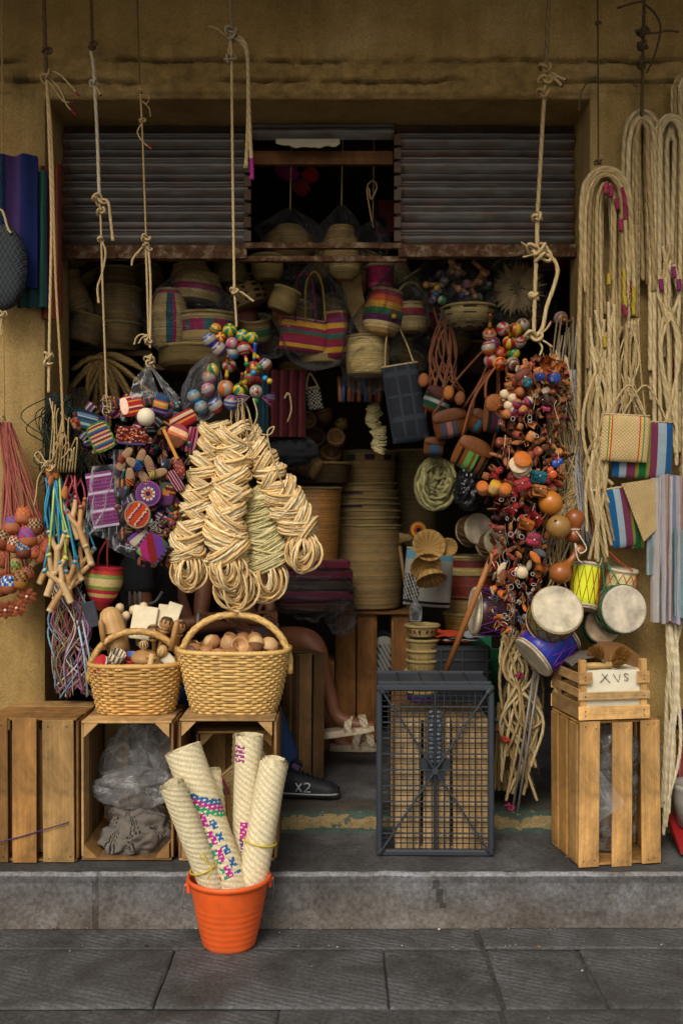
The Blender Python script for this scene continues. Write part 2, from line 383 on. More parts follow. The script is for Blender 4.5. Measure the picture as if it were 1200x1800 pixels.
# ================================================================ the setting
OX0, OX1, OZ = -1.17, 0.98, 2.89                   # shop opening
WY, SY = 3.94, 4.22                                # wall face, shutter plane
def rng(a, b, step):
    n = max(1, round((b - a) / step)); return [a + (b - a) * i / n for i in range(n + 1)]
bld = thing('shop_building', 'ochre plastered shop front with a wide open shutter bay', 'building', (0, WY, 0))
def wall_front():
    xs = rng(-4, -1.75, .25) + rng(-1.75, OX0, .03)[1:] + rng(OX0, OX1, .0105)[1:] + rng(OX1, 1.75, .03)[1:] + rng(1.75, 4, .25)[1:]
    zs = rng(-.19, 2.2, .05) + rng(2.2, OZ, .03)[1:] + rng(OZ, 3.06, .0065)[1:] + rng(3.06, 3.7, .03)[1:]
    def disp(x, z):
        d = .006 * nz(x * 1.7, z * 1.7) + .003 * nz(x * 7, z * 7, 3); dirt = 1.0
        if OZ - .02 < z < 3.08 and -1.9 < x < 1.75:
            e = min(1, (z - OZ + .02) / .03) * min(1, (3.08 - z) / .03)
            d += e * (.014 * abs(fbm(x * 9, z * 16, 1)) + .010 * fbm(x * 38, z * 38, 5))
            for zc, a, ph, wd in ((2.955 + .022 * nz(x * 3.1, 2) + .010 * nz(x * 13, 4), .05, 1, .010), (3.035 + .012 * nz(x * 4, 9) + .008 * nz(x * 17, 1), .05, 6, .010), (2.905 + .004 * nz(x * 9, 5), .008, 3, .006)):
                k = max(0, 1 - abs(z - zc) / wd); g = max(0, nz(x * 2.3, ph) + .3 + .5 * nz(x * 14, ph)) * 2.2
                if k > 0 and g > 0: d += a * k * min(1, g); dirt -= .6 * k * min(1, g)
            dirt *= 1 + .35 * fbm(x * 24, z * 24, 8) - .06 * e
        # knocks and dark scars near the corners of the opening
        for cx, cz, rr in ((-1.27, 2.95, .12), (1.06, 2.93, .14), (1.2, 2.8, .1), (-1.42, 2.78, .09)):
            q = math.hypot(x - cx, z - cz)
            if q < rr: dirt *= 1 - .35 * max(0, fbm(x * 14, z * 14, 2)) * (1 - q / rr) * 3
        return d, max(.3, dirt)
    idx = {}; m = MB(); vs = []; dirts = []
    def round_in(x, z, y):
        # soften the arris of the opening
        r = .022; q = 9
        if z <= OZ + r: q = min(q, max(OX0 - x, x - OX1, z - OZ) if (OX0 - r < x < OX1 + r) or z > OZ else 9)
        return y + (r - math.sqrt(max(0, r * r - (r - q) ** 2)) if 0 <= q < r else 0)
    for i, x in enumerate(xs):
        for j, z in enumerate(zs):
            if OX0 + 1e-6 < x < OX1 - 1e-6 and z < OZ - 1e-6: continue
            d, di = disp(x, z); idx[(i, j)] = len(vs); vs.append((x, round_in(x, z, WY + d), z)); dirts.append(di)
    fs = []; cs = []
    for i in range(len(xs) - 1):
        for j in range(len(zs) - 1):
            k = [(i, j), (i + 1, j), (i + 1, j + 1), (i, j + 1)]
            if all(q in idx for q in k) and not (xs[i] >= OX0 - 1e-6 and xs[i + 1] <= OX1 + 1e-6 and zs[j + 1] <= OZ + 1e-6):
                f = tuple(idx[q] for q in k); fs.append(f); a = sum(dirts[q] for q in f) / 4; cs.append((a, a * .97, a * .92))
    # reveals: edges pushed inwards
    def strip(line):
        rows = 8
        for a, b in zip(line, line[1:]):
            for r in range(rows):
                y0 = r / rows; y1 = (r + 1) / rows
                def pt(k, t):
                    x, y, z = vs[k]; Y = y + (4.30 - y) * t; o = .004 * nz(x * 5, Y * 9, z * 5) * (t > 0)
                    return (x + (o if abs(z - OZ) > .01 or x in (OX0, OX1) else 0), Y, z + (o if abs(z - OZ) < .01 else 0))
                n0 = len(vs); vs.extend([pt(a, y0), pt(b, y0), pt(b, y1), pt(a, y1)]); dirts.extend([1] * 4)
                fs.append((n0, n0 + 1, n0 + 2, n0 + 3)); cs.append((1.0, .98, .95))
    iz = [j for j in range(len(zs)) if zs[j] <= OZ + 1e-6]; il = min(range(len(xs)), key=lambda i: abs(xs[i] - OX0)); ir = min(range(len(xs)), key=lambda i: abs(xs[i] - OX1))
    strip([idx[(il, j)] for j in iz]); strip([idx[(ir, j)] for j in reversed(iz)]); strip([idx[(i, iz[-1])] for i in range(il, ir + 1)])
    m.add(vs, fs, cs); return m
sub('front_wall', wall_front(), M_PLASTER, bld)
m = MB()
for c, s_ in (((-2.05, 5.9, 1.6), (.1, 3.0, 3.4)), ((1.85, 5.9, 1.6), (.1, 3.0, 3.4)), ((-.1, 7.35, 1.6), (4.0, .1, 3.4))): m.box(c, s_, (1, 1, 1))
for x0, x1 in ((-2.1, -1.175), (.985, 1.9)): m.box(((x0 + x1) / 2, 4.32, 1.6), (x1 - x0, .04, 3.4), (1, 1, 1))
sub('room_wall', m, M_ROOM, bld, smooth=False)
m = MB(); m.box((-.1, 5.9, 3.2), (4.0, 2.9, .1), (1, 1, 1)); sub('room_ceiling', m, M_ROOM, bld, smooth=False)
# concrete canopy over the pavement: the goods hang from it
m = MB(); m.box((0, 3.29, 3.52), (8, 1.27, .16), (1, 1, 1), ch=.01); sub('canopy', m, M_PLASTER, bld, smooth=False)
for yy in (3.62, 3.83):
    m = MB(); m.tube([(-1.7, yy, 3.41), (1.7, yy, 3.41)], .012, H('5a4a3a'), 8); sub('hanging_rail', m, M_METAL, bld)
# upper storey front, above the picture
m = MB(); m.box((0, 4.2, 4.9), (8, .5, 2.4), (1, 1, 1)); sub('upper_wall', m, M_PLASTER, bld, smooth=False)

# ---- step, threshold, floor
def step_mesh():
    xs = rng(-4, -1.6, .3) + rng(-1.6, 1.6, .012)[1:] + rng(1.6, 4, .3)[1:]
    prof = [(3.5, -.2 + .175 * k / 18) for k in range(19)] + [(3.5 + .018 * (1 - math.cos(a)), -.018 + .018 * math.sin(a)) for a in [PI / 2 * k / 4 for k in range(1, 5)]]
    m = MB()
    def fn(a, b):
        x = xs[round(a * (len(xs) - 1))]; y, z = prof[round(b * (len(prof) - 1))]
        edge = 1 if z > -.03 else .4
        return (x, y + .004 * nz(x * 3, z * 8) * edge + .002 * nz(x * 21, z * 21), z + (.0025 * nz(x * 9, 2) + .0015 * nz(x * 30, 5)) * edge)
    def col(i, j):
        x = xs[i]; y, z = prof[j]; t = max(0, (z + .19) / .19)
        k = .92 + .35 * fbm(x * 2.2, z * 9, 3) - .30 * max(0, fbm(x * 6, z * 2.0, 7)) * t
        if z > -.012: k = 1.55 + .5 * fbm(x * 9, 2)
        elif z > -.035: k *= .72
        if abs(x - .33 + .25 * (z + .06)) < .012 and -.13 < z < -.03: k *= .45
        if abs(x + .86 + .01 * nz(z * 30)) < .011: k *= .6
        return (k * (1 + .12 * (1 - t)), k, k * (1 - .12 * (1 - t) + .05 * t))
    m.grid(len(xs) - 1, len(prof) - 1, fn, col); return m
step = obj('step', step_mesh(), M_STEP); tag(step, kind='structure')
m = MB(); m.grid(160, 14, lambda a, b: (-4 + 8 * a, 3.517 + b * .46, .0015 * nz(a * 70, b * 4) + .0003), (1, 1, 1))
tag(obj('step_tread', m, M_TREAD), kind='structure')
def thresh():
    prof = [(3.938, -.002), (3.94, .02), (3.945, .045), (3.955, .062), (3.975, .074), (4.01, .08), (4.06, .082), (4.12, .08)]
    pts = []
    for (a, b), (c, d) in zip(prof, prof[1:]):
        for k in range(4): pts.append((a + (c - a) * k / 4, b + (d - b) * k / 4))
    pts.append(prof[-1]); n = 260; m = MB()
    def fn(a, b):
        x = OX0 + (OX1 - OX0) * a; y, z = pts[round(b * (len(pts) - 1))]; w_ = 1 if .01 < b < .99 else 0
        return (x, y + w_ * .008 * nz(x * 5, 1) + .005 * nz(x * 22, z * 40), z + w_ * (.004 * nz(x * 6, 3) - .006 * max(0, fbm(x * 15, y * 15))))
    gr, oc, dk = H('31493f'), H('776540'), H('453f36')
    def col(i, j):
        x = i / n * 8; t = j / len(pts); f = fbm(x * 2.4, t * 4, 4) + .9 * fbm(x * 9, t * 9, 6)
        g = t * 2.1 - .62 + .42 * f                                  # low: ochre, middle: green, top: bare concrete
        if t < .1 + .05 * f: return jit(mixc(gr, dk, .3))
        if g < .16: return jit(oc, .2)
        if g < .62: return jit(mixc(gr, dk, .25 + .3 * max(0, f)), .15)
        return jit(dk, .2)
    m.grid(n, len(pts) - 1, fn, col); return m
tag(obj('threshold', thresh(), M_THRESH), kind='structure')
m = MB(); m.grid(60, 60, lambda a, b: (-2 + 3.8 * a, 4.1 + 3.2 * b, .079 + .003 * nz(a * 9, b * 9)), (1, 1, 1))
tag(obj('shop_floor', m, M_TREAD), kind='structure')
# ---- pavement of stone slabs, then the road behind the photographer
pav = obj('pavement', (lambda m: (m.grid(2, 2, lambda a, b: (-8 + 16 * a, .6 + 2.95 * b, -.203), (.5, .5, .5)), m)[1])(MB()), M_TREAD); tag(pav, kind='structure')
rows = [(3.335, 3.497, (-2.6, -1.25, .47, 1.5, 2.6)), (2.935, 3.33, (-2.6, -1.6, -.55, .14, .475, .78, 1.7, 2.6)), (2.40, 2.93, (-2.6, -1.4, -.18, .465, 1.3, 2.6)), (1.8, 2.395, (-2.6, -1, .3, 1.2, 2.6)), (1.2, 1.795, (-2.6, -1.3, -.1, .9, 2.6)), (.62, 1.195, (-2.6, -.8, .5, 2.6))]
for y0, y1, xs in rows:
    for x0, x1 in zip(xs, xs[1:]):
        g = .0014; m = MB(); n = 18; t0 = R.uniform(-.002, .002); sk = R.uniform(-.003, .003)
        def fn(a, b):
            gl, gr_ = [(.006 if min(abs(q - .47), abs(q - .78)) < .02 else .0022) for q in (x0, x1)]
            x = x0 + gl + (x1 - x0 - gl - gr_) * a; y = y0 + g + (y1 - y0 - 2 * g) * b
            ea = min(a, 1 - a) * (x1 - x0); eb = min(b, 1 - b) * (y1 - y0)
            z = -.19 + t0 + sk * (a - .5) + .002 * nz(x * 4, y * 4)
            wx = .003 * nz(x * 12, y * 12) if eb < 1e-6 or ea < 1e-6 else 0
            return (x + wx, y + wx, z)
        ks = [0, .004, .012] + [k / 12 for k in range(1, 12)] + [.988, .996, 1]
        N = len(ks)
        def fn2(a, b):
            A, B = ks[round(a * (N - 1))], ks[round(b * (N - 1))]
            p = V(fn(A, B)); e = min(A, 1 - A, B, 1 - B)
            if e == 0: p.z -= .008
            elif e < .005: p.z -= .0025
            return p
        m.grid(N - 1, N - 1, fn2, (1, 1, 1)); obj('paving_slab', m, M_SLAB, pav)
m = MB(); m.grid(1, 1, lambda a, b: (-150 + 300 * a, -150 + 300 * b, -.34), (1, 1, 1)); tag(obj('road', m, M_ROAD), kind='structure')
m = MB(); m.box((0, .5, -.27), (16, .18, .16), (1, 1, 1), ch=.015); tag(obj('kerb', m, M_STEP), kind='structure')

# litter and grit
m = MB(); q = random.Random(2)
for i in range(150):
    x, y = q.uniform(-1.6, 1.6), q.choice((q.uniform(2.5, 3.48), 3.34 + q.gauss(0, .012), 3.488 + q.gauss(0, .004))); s_ = q.uniform(.0012, .0035) * (2 if q.random() < .08 else 1); c = q.choice((H('a89c88'), H('8a6a44'), H('5a4a3a'), H('c8c2b8'), H('3a2a1e')))
    m.box((x, y, -.1865), (s_ * q.uniform(1, 2.5), s_, s_ * .6), c, rot=Euler((0, 0, q.uniform(0, 3))).to_matrix())
for i in range(50):
    x, y = q.uniform(-1.2, 1.3), q.uniform(3.53, 3.92); s_ = q.uniform(.001, .003); m.box((x, y, .004), (s_ * 1.6, s_, s_ * .5), q.choice((H('a89c88'), H('8a7a60'), H('c8c2b8'))), rot=Euler((0, 0, q.uniform(0, 3))).to_matrix())
tag(obj('litter', m, M_PAPER, smooth=False), 'specks of grit and litter on the pavement and step', 'litter', kind='stuff')
# ---- roller shutters
def shutter(x0, x1, z0, z1, label):
    t = thing('roller_shutter', label, 'shutter', ((x0 + x1) / 2, SY, z0))
    pitch = .101; z = z1; k = 0
    while z > z0 + .02:
        zb = max(z0, z - pitch); m = MB(); hh = z - zb
        pr = [(0, .0), (.012, .010), (.022, .02), (.026, .030), (.022, .040), (.010, .046), (.004, .050), (.012, .056), (.014, .062), (.006, .067), (.0, .075), (0, .0985)]
        g = H('55534e'); n = 46; xs0 = R.random() * 20; vb = R.uniform(.72, 1.2)
        def fn(a, b):
            y, q = pr[round(b * (len(pr) - 1))]; x = x0 + (x1 - x0) * a
            return (x, SY - y + .007 * nz(x * 3.2, z * 3) + .004 * nz(x * 11, z * 7), zb + min(q, hh) + .002 * nz(x * 2.5, z * 5))
        def col(i, j):
            x = i / n; s_ = nz(x * 6 + xs0, j * .4) * .5 + nz(x * 21 + xs0, j * 1.2) * .4
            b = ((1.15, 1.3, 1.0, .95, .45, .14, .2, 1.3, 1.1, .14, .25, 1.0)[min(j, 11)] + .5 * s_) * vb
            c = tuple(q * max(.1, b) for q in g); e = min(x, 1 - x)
            rust = max(0, .25 + .6 * nz(x * 7, j * .5 + xs0) + (.5 if e < .03 else 0))
            return mixc(c, H('4a2d18'), min(.85, rust))
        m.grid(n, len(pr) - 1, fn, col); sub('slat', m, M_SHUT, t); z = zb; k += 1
    return t
zt = 2.885
ZB = P(0, 432, SY).z
M_RUST = surface_mat('rust', H('2c1a10'), H('54351d'), H('86795f'), 0.85, 22, 90, 0.6, 0.003, spots=0.6)
def rusty(c, size, lab, parent, name):
    m = MB(); n = 90; hx, hy, hz = [k / 2 for k in size]
    ring = [(-hy, -hz), (-hy, 0), (-hy, hz), (0, hz), (hy, hz), (hy, -hz)]
    def fn(a, b):
        y, z = ring[round(b * 6) % 6]; x = c[0] - hx + 2 * hx * a
        return (x, c[1] + y + .002 * nz(x * 20, z * 40), c[2] + z + .002 * nz(x * 17, y * 30, 4))
    m.grid(n, 6, fn, (1, 1, 1))
    sub(name, m, M_RUST, parent, smooth=False)
sl = shutter(OX0 + .004, P(437, 0, SY).x, ZB - .005, zt, 'grey corrugated shutter panel, left of the dark gap above the shop bay')
rusty(((OX0 + P(437, 0, SY).x) / 2, SY - .015, ZB - .035), (P(437, 0, SY).x - OX0 - .01, .05, .055), '', sl, 'bottom_rail')
sr = shutter(P(697, 0, SY).x, OX1 - .004, ZB - .005, zt, 'grey corrugated shutter panel, right of the dark gap above the shop bay')
rusty(((OX1 + P(697, 0, SY).x) / 2, SY - .015, ZB - .03), (OX1 - P(697, 0, SY).x - .01, .05, .05), '', sr, 'bottom_rail')
for root, px in ((sl, 436), (sr, 698)):
    for k in range(8):
        p = P(px, 250 + k * 24, SY); m = MB(); m.box((p.x, SY - .02, p.z), (.03, .02, .045), mixc(H('4a2d18'), H('5b554b'), R.random() * .6)); sub('end_lock', m, M_THRESH, root, smooth=False)
a = P(442, 0, SY).x; b = P(692, 0, SY).x
shutter(a, b, P(0, 246, SY).z, zt, 'short strip of rolled up shutter above the dark gap')
t = thing('rusty_bar', 'rusty steel angle bar spanning the gap between shutter panels', 'bar', ((a + b) / 2, SY, P(0, 450, SY).z))
rusty(((a + b) / 2, SY - .03, P(0, 436, SY).z), (b - a + .06, .03, .022), '', t, 'flange')
rusty(((a + b) / 2, SY - .01, P(0, 457, SY).z), (b - a + .1, .03, .022), '', t, 'lower_flange')
m = MB(); c = P(567, 279, SY + .06); m.box(c, (b - a, .03, S(24, SY)), H('6d451f')); tag(obj('wooden_board', m, M_WOOD, smooth=False), 'brown wooden board across the gap above the bay', 'board')
# torn strip of paper on the shutter
m = MB()
m.grid(24, 6, lambda a_, b_: P(485 + 112 * a_, 244 + (8 + 10 * abs(nz(a_ * 5, 3)) + 6 * math.sin(a_ * 3)) * b_, SY - .035 - .006 * nz(a_ * 6, b_ * 3)), H('a39880'))
tag(obj('torn_paper', m, M_PAPER), 'torn strip of brown paper on the rolled up shutter', 'paper')
# ================================================================ crates, baskets, bucket on and below the step
WD = [H('a07a4a'), H('8f6a3c'), H('ad8857'), H('7f5d36')]
def plank(root, name, c, size, col, rot=None, mat=None, warp=.0):
    m = MB(); m.box((0, 0, 0), size, col, None, ch=.0018)
    if warp:
        la = max(range(3), key=lambda k: size[k]); ta = min(range(3), key=lambda k: size[k]); L = size[la]; s_ = R.uniform(-warp, warp)
        m.v = [tuple(p[k] + (s_ * (p[la] / L * 2) ** 2 if k == ta else 0) for k in range(3)) for p in m.v]
    o = obj(name, m, mat or M_WOOD, root, c, smooth=False)
    if rot is not None: o.rotation_euler = rot
    return o
def crate(name, label, loc, rz, w, d, h, front=None, right=3, left=3, back=3, top=3, cols=WD, gus=True, group='wooden crates on the shop step', fgap=.2, th=.009):
    t = thing(name, label, 'crate', loc, (0, 0, rz), group)
    e = lambda k: R.uniform(-k, k)
    for zz, nm in ((h - th / 2, 'end_board'), (th / 2 + .001, 'end_board')):
        bw = d / top
        for k in range(top):
            plank(t, nm, (e(.002), -d / 2 + bw * (k + .5), zz + e(.0015)), (w - .002, bw * R.uniform(.84, .95), th), jit(R.choice(cols), .15), (0, 0, e(.01)))
    for n, sx in ((left, -1), (right, 1)):
        bw = d / n
        for k in range(n):
            plank(t, 'slat', (sx * (w / 2 - th * .5 + .004), -d / 2 + bw * (k + .5) + e(.004), h / 2), (th, bw * R.uniform(.72, .9), h - 2.3 * th), jit(R.choice(cols), .2), (e(.012), 0, 0), warp=.003)
    bw = w / back
    for k in range(back):
        plank(t, 'slat', (-w / 2 + bw * (k + .5), d / 2 - th / 2 + .004, h / 2), (bw * .86, th, h - 2.3 * th), jit(R.choice(cols), .2), (0, e(.012), 0))
    if front:
        for x0, x1 in front:
            sl_o = plank(t, 'slat', ((x0 + x1) / 2, -d / 2 - th / 2 - .001, h / 2 + e(.004)), (x1 - x0, th, h + e(.006)), jit(R.choice(cols), .25), (0, e(.014), 0), warp=.004)
            for z in (-h / 2 + .02, h / 2 - .02):
                for xx in (-(x1 - x0) / 2 + .02, (x1 - x0) / 2 - .02): m = MB(); m.ball((0, 0, 0), .0024, H('2a211a'), 6, 4); obj('nail', m, M_METAL, sl_o, (xx + e(.006), -th / 2 - .001, z + e(.006)))
    if gus:
        for sx in (-1, 1):
            for z0, sz in ((h - th - .001, -1), (th + .002, 1)):
                m = MB(); L = .05; x = sx * (w / 2 - th - .001)
                for yy in (-d / 2 + .004, d / 2 - .012):
                    pass
                y0, y1 = -d / 2 + .002, d / 2 - .014
                a = [(x, y0, z0), (x - sx * L, y0, z0), (x, y0, z0 + sz * L), (x, y1, z0), (x - sx * L, y1, z0), (x, y1, z0 + sz * L)]
                m.add(a, [(0, 1, 2), (3, 5, 4), (0, 3, 4, 1), (1, 4, 5, 2), (2, 5, 3, 0)], jit(R.choice(cols), .1), [[(0, 0), (.05, 0), (0, .05)]] * 2 + [[(0, 0), (.3, 0), (.3, .05), (0, .05)]] * 3)
                obj('corner_block', m, M_WOOD, t, smooth=False)
    return t
OLD = [H('96703f'), H('8a6335'), H('a07d4c'), H('7a5730')]
c1 = crate('wooden_crate', 'closed brown slatted crate at the far left of the step, purple string across it', (-1.112, 3.78, 0.003), rad(-1), .33, .35, .515, [(-.16, -.045 - .035), (-.062, .025), (.045, .158)], cols=OLD, gus=False, right=3)
plank(c1, 'slat', (.02, -.155, .25), (.27, .006, .44), H('5a3d20'))
m = MB(); m.tube([P(px, py, 3.588 - .002) for px, py in ((-30, 1487), (0, 1480), (40, 1470), (85, 1456), (119, 1446))] + [P(132, 1436, 3.66), P(143, 1420, 3.75)], .0022, H('4b3a66'), 5)
tag(obj('purple_string', m, M_ROPE), 'thin purple string stretched across the leftmost crate', 'string')
c2 = crate('wooden_crate', 'open-fronted crate under the smaller basket, grey shawl and plastic bags inside', (-.773, 3.775, 0.003), 0, .327, .33, .505, None, cols=WD)
c3 = crate('wooden_crate', 'open-fronted crate under the gourd basket, behind the orange bucket', (-.412, 3.775, 0.003), 0, .345, .33, .51, None, cols=WD)
# a smaller crate pushed into crate 3, with a folded palm fan basket
crate('inner_crate', 'smaller crate nested inside the open crate behind the orange bucket', (-.395, 3.83, .016), rad(2), .285, .2, .43, None, cols=OLD)
def fan_mesh():
    m = MB()
    def fn(a, b):
        th = rad(12 + 26 * a); r = .12 + .28 * b
        return (-.53 + r * math.cos(th) * 1.0, 3.66 + .03 * a + .02 * b, .22 + r * math.sin(th) + .003 * math.sin(a * 90))
    for k in range(30):
        th = rad(10 + 30 * k / 29); c = jit(H('b99b67'), .25)
        p0 = V((-.545, 3.655 + .002 * (k % 3), .21)); p1 = p0 + V((math.cos(th) * .31, .03, math.sin(th) * .31))
        m.tube([p0, (p0 + p1) / 2 + V((0, -.006, .004 * nz(k))), p1], .0035, c, 4)
    for rr, c in ((.12, H('3f6b4a')), (.135, H('9c2f4f')), (.27, H('b08f58'))):
        m.tube([V((-.545, 3.648, .21)) + V((math.cos(rad(q)) * rr, .03 * rr / .31 - .004, math.sin(rad(q)) * rr)) for q in range(9, 42, 3)], .005, c, 5)
    return m
tag(obj('palm_fan', fan_mesh(), M_STRAW), 'straw fan with green and pink bands inside the nested crate', 'fan')
# ---- crumpled things
def crumple(m, c, rx, ry, rz, col, seed=0, amp=.25, fr=2.2, nu=36, nv=24, pinch=0.0, flat=None, ridge=True):
    c = V(c)
    def fn(a, b):
        t = PI * (b - .5); ph = 2 * PI * a
        d = V((math.cos(t) * math.cos(ph), math.cos(t) * math.sin(ph), math.sin(t)))
        q = noise.noise(d * fr + V((seed, seed * 1.7, 0))) + .5 * noise.noise(d * fr * 2.3 + V((seed, 0, seed)))
        if ridge: q = 1 - 2 * abs(q)
        k = 1 + amp * (q - .35)
        if pinch and d.z > 0: k *= 1 - pinch * d.z ** 1.5 * (1 if True else 0)
        p = V((d.x * rx * k, d.y * ry * k, d.z * rz * (1 + amp * .4 * (q - .35))))
        if pinch and d.z > 0:
            f = 1 - pinch * d.z ** 2; p.x = d.x * rx * k * f; p.y = d.y * ry * k * f
        p += c
        if flat is not None and p.z < flat: p.z = flat + (p.z - flat) * .05
        return p
    m.grid(nu, nv, fn, col, cu=True, su=1, sv=1)
def shawl():
    m = MB(); g, dk = H('7d746a'), H('35302d')
    def fold(c, rx, ry, rz, sd, tilt):
        c = V(c); rot = Euler((0, tilt, sd)).to_matrix()
        def fn(a, b):
            t = PI * (b - .5); ph = 2 * PI * a; d = V((math.cos(t) * math.cos(ph), math.cos(t) * math.sin(ph), math.sin(t)))
            q = math.sin(7 * (d.x + .5 * noise.noise(d * 1.5 + V((sd, 0, 0)))) + 4 * d.z) * .5 + noise.noise(d * 2.6 + V((0, sd, 0))) * .8
            k = 1 + .20 * q; p = c + rot @ V((d.x * rx * k, d.y * ry * k, d.z * rz * k)); p.z = max(.013, p.z); return p
        def col(i, j):
            k = (i * 1.0 + 2.5 * math.sin(j * .13 + sd)) % 22
            return jit(dk if k < 1.2 or 2.6 < k < 3.6 or 5 < k < 5.8 else g, .14)
        m.grid(88, 54, fn, col, cu=True, su=.6, sv=.4)
    fold((-.745, 3.74, .085), .095, .10, .085, 1.3, rad(-25)); fold((-.80, 3.72, .055), .085, .10, .055, 4.1, rad(15)); fold((-.775, 3.76, .13), .08, .085, .07, 7.7, rad(-50)); fold((-.72, 3.70, .05), .07, .09, .05, 2.2, rad(30))
    return m
tag(obj('shawl', shawl(), M_CLOTH), 'crumpled grey shawl with thin dark stripes in the open crate', 'shawl')
for i, (c, r, sd) in enumerate((((-.80, 3.83, .25), (.10, .07, .20), 3), ((-.70, 3.84, .33), (.09, .06, .13), 8), ((-.765, 3.74, .235), (.135, .07, .075), 5))):
    m = MB(); crumple(m, c, *r, (1, 1, 1), sd, .42, 1.25, 60, 40)
    tag(obj('plastic_bag', m, M_MILK), ('tall milky plastic bag standing at the left back of the open crate', 'milky plastic bag at the right back of the open crate', 'wide milky plastic bag lying on the grey shawl')[i], 'bag', 'plastic bags in the open crate')
# ---- right hand crates
c5 = crate('wooden_crate', 'tall bright slatted crate stuffed with plastic bags at the right of the step', (.965, 3.705, 0.003), rad(9), .30, .27, .515, [(-.152, -.077), (-.03, .045), (.080, .152)], cols=[H('b08248'), H('a2763e'), H('b98d54')], gus=False)
for i, (c, r, sd) in enumerate((((.965, 3.715, .14), (.112, .10, .125), 2), ((.97, 3.71, .37), (.112, .10, .125), 6), ((.965, 3.70, .26), (.112, .103, .10), 9))):
    m = MB(); crumple(m, c, *r, (1, 1, 1), sd, .3, 1.6, 60, 40)
    tag(obj('plastic_bag', m, M_MILK), ('crumpled grey plastic bag low in the bright right crate', 'crumpled grey plastic bag high in the bright right crate', 'crumpled grey plastic bag between the slats of the right crate')[i], 'bag', 'plastic bags in the right crate')
m = MB()   # a corner of plastic poking out between the slats
p = [P(1046, 1345, 3.56), P(1098, 1412, 3.525), P(1047, 1448, 3.56)]
m.grid(8, 8, lambda a, b: p[0] * (1 - a) + (p[1] * (1 - b) + p[2] * b) * a + V((0, .012 * nz(a * 4, b * 4) - .01 * a * (1 - b), 0)), (1, 1, 1))
tag(obj('plastic_corner', m, M_MILK), 'corner of a plastic bag poking out of the right crate', 'bag')
t6 = thing('fruit_crate', 'low open crate of brushes marked XVS, on top of the bright crate', 'crate', (.945, 3.69, .521), (0, 0, rad(9)), 'wooden crates on the shop step')
w6, d6 = .255, .27; NEW = [H('c69a5f'), H('bd8f53'), H('cfa76e')]
for sx in (-1, 1):
    for sy in (-1, 1): plank(t6, 'post', (sx * (w6 / 2 - .014), sy * (d6 / 2 - .016), .108), (.024, .022, .214), jit(R.choice(NEW), .1))
for z, hh in ((.028, .048), (.088, .028)):
    for sy in (-1, 1): plank(t6, 'slat', (0, sy * (d6 / 2 - .001), z), (w6 + .012, .007, hh), jit(R.choice(NEW), .12))
for z, hh in ((.035, .058), (.098, .03), (.152, .036)):
    for sx in (-1, 1): plank(t6, 'slat', (sx * (w6 / 2 + .001), 0, z), (.006, d6 - .01, hh), jit(H('a98250'), .12))
for sx in (-1, 1): plank(t6, 'end_block', (sx * (w6 / 2 - .02), -d6 / 2 - .001, .152), (.048, .006, .042), jit(NEW[0], .1))
for k in range(3): plank(t6, 'floor_board', (0, -d6 / 2 + .045 + .085 * k, .006), (w6, .075, .005), jit(NEW[1], .1))
for sx in (-1, 1):
    for z in (.146, .158, .088, .02, .036):
        m = MB(); m.ball((0, 0, 0), .0024, H('3a2a1c'), 6, 4); obj('nail', m, M_METAL, t6, (sx * (w6 / 2 - .018), -d6 / 2 - .0055, z))
# the paper wrapped block with its hand-written letters
m = MB(); m.grid(20, 12, lambda a, b: ((a - .5) * .212, -.115 - .004 * nz(a * 7, b * 7) - .006 * math.sin(PI * b), .012 + .165 * b), H('d8ceb4'))
m.grid(20, 8, lambda a, b: ((a - .5) * .212, -.115 + .20 * b, .177 + .006 * nz(a * 6, b * 6)), H('cfc4a8'))
paper = obj('paper_wrapped_block', m, M_PAPER); paper.location = t6.location; paper.rotation_euler = t6.rotation_euler; tag(paper, 'cream paper parcel with handwritten letters inside the low crate', 'parcel')
m = MB()
def pen(pts): m.tube([V((x, -.1235, z)) for x, z in pts], .0013, H('2b2522'), 4)
pen([(-.042, .165), (-.012, .133)]); pen([(-.020, .163), (-.048, .134)]); pen([(0, .163), (.020, .134), (.026, .162)])
pen(spline([(.058, .160), (.048, .164), (.042, .158), (.050, .151), (.057, .145), (.050, .139), (.042, .142)], 3))
o = obj('lettering', m, M_PAPER, paper); o['label'] = 'handwritten letters XVS in dark ink'
# brushes and sticks in the low crate
def brush(c, r, l, ax, lab):
    t = thing('straw_brush', lab, 'brush', c, ax, 'straw brushes in the low crate'); m = MB()
    for k in range(150):
        a = R.random() * 2 * PI; q = r * math.sqrt(R.random()); b0 = V((q * math.cos(a) * .75, q * math.sin(a) * .75, 0)); b1 = V((q * math.cos(a) * 1.15, q * math.sin(a) * 1.15, l * R.uniform(.9, 1.05)))
        m.tube([b0, (b0 + b1) / 2, b1], .0016, jit(H('b5853f'), .3), 3, cap=False)
    obj('bristles', m, M_FIBRE, t)
    m = MB(); m.lathe([(r * .85, -.004), (r * .86, .012)], H('8a6a3c'), 16); obj('binding', m, M_ROPE, t); return t
W6 = t6.location
brush(W6 + V((.045, -.06, .2)), .030, .075, (rad(62), 0, rad(10)), 'round straw brush, right of the pair in the low crate')
brush(W6 + V((-.015, -.035, .195)), .028, .065, (rad(50), 0, rad(-20)), 'round straw brush, left of the pair in the low crate')
m = MB(); m.tube([(-.09, -.10, .188), (.02, -.10, .192)], .012, H('b3925a'), 8); o = obj('cane_stick', m, M_TURNED); o.location = W6; tag(o, 'short pale cane lying in front of the straw brushes', 'stick')
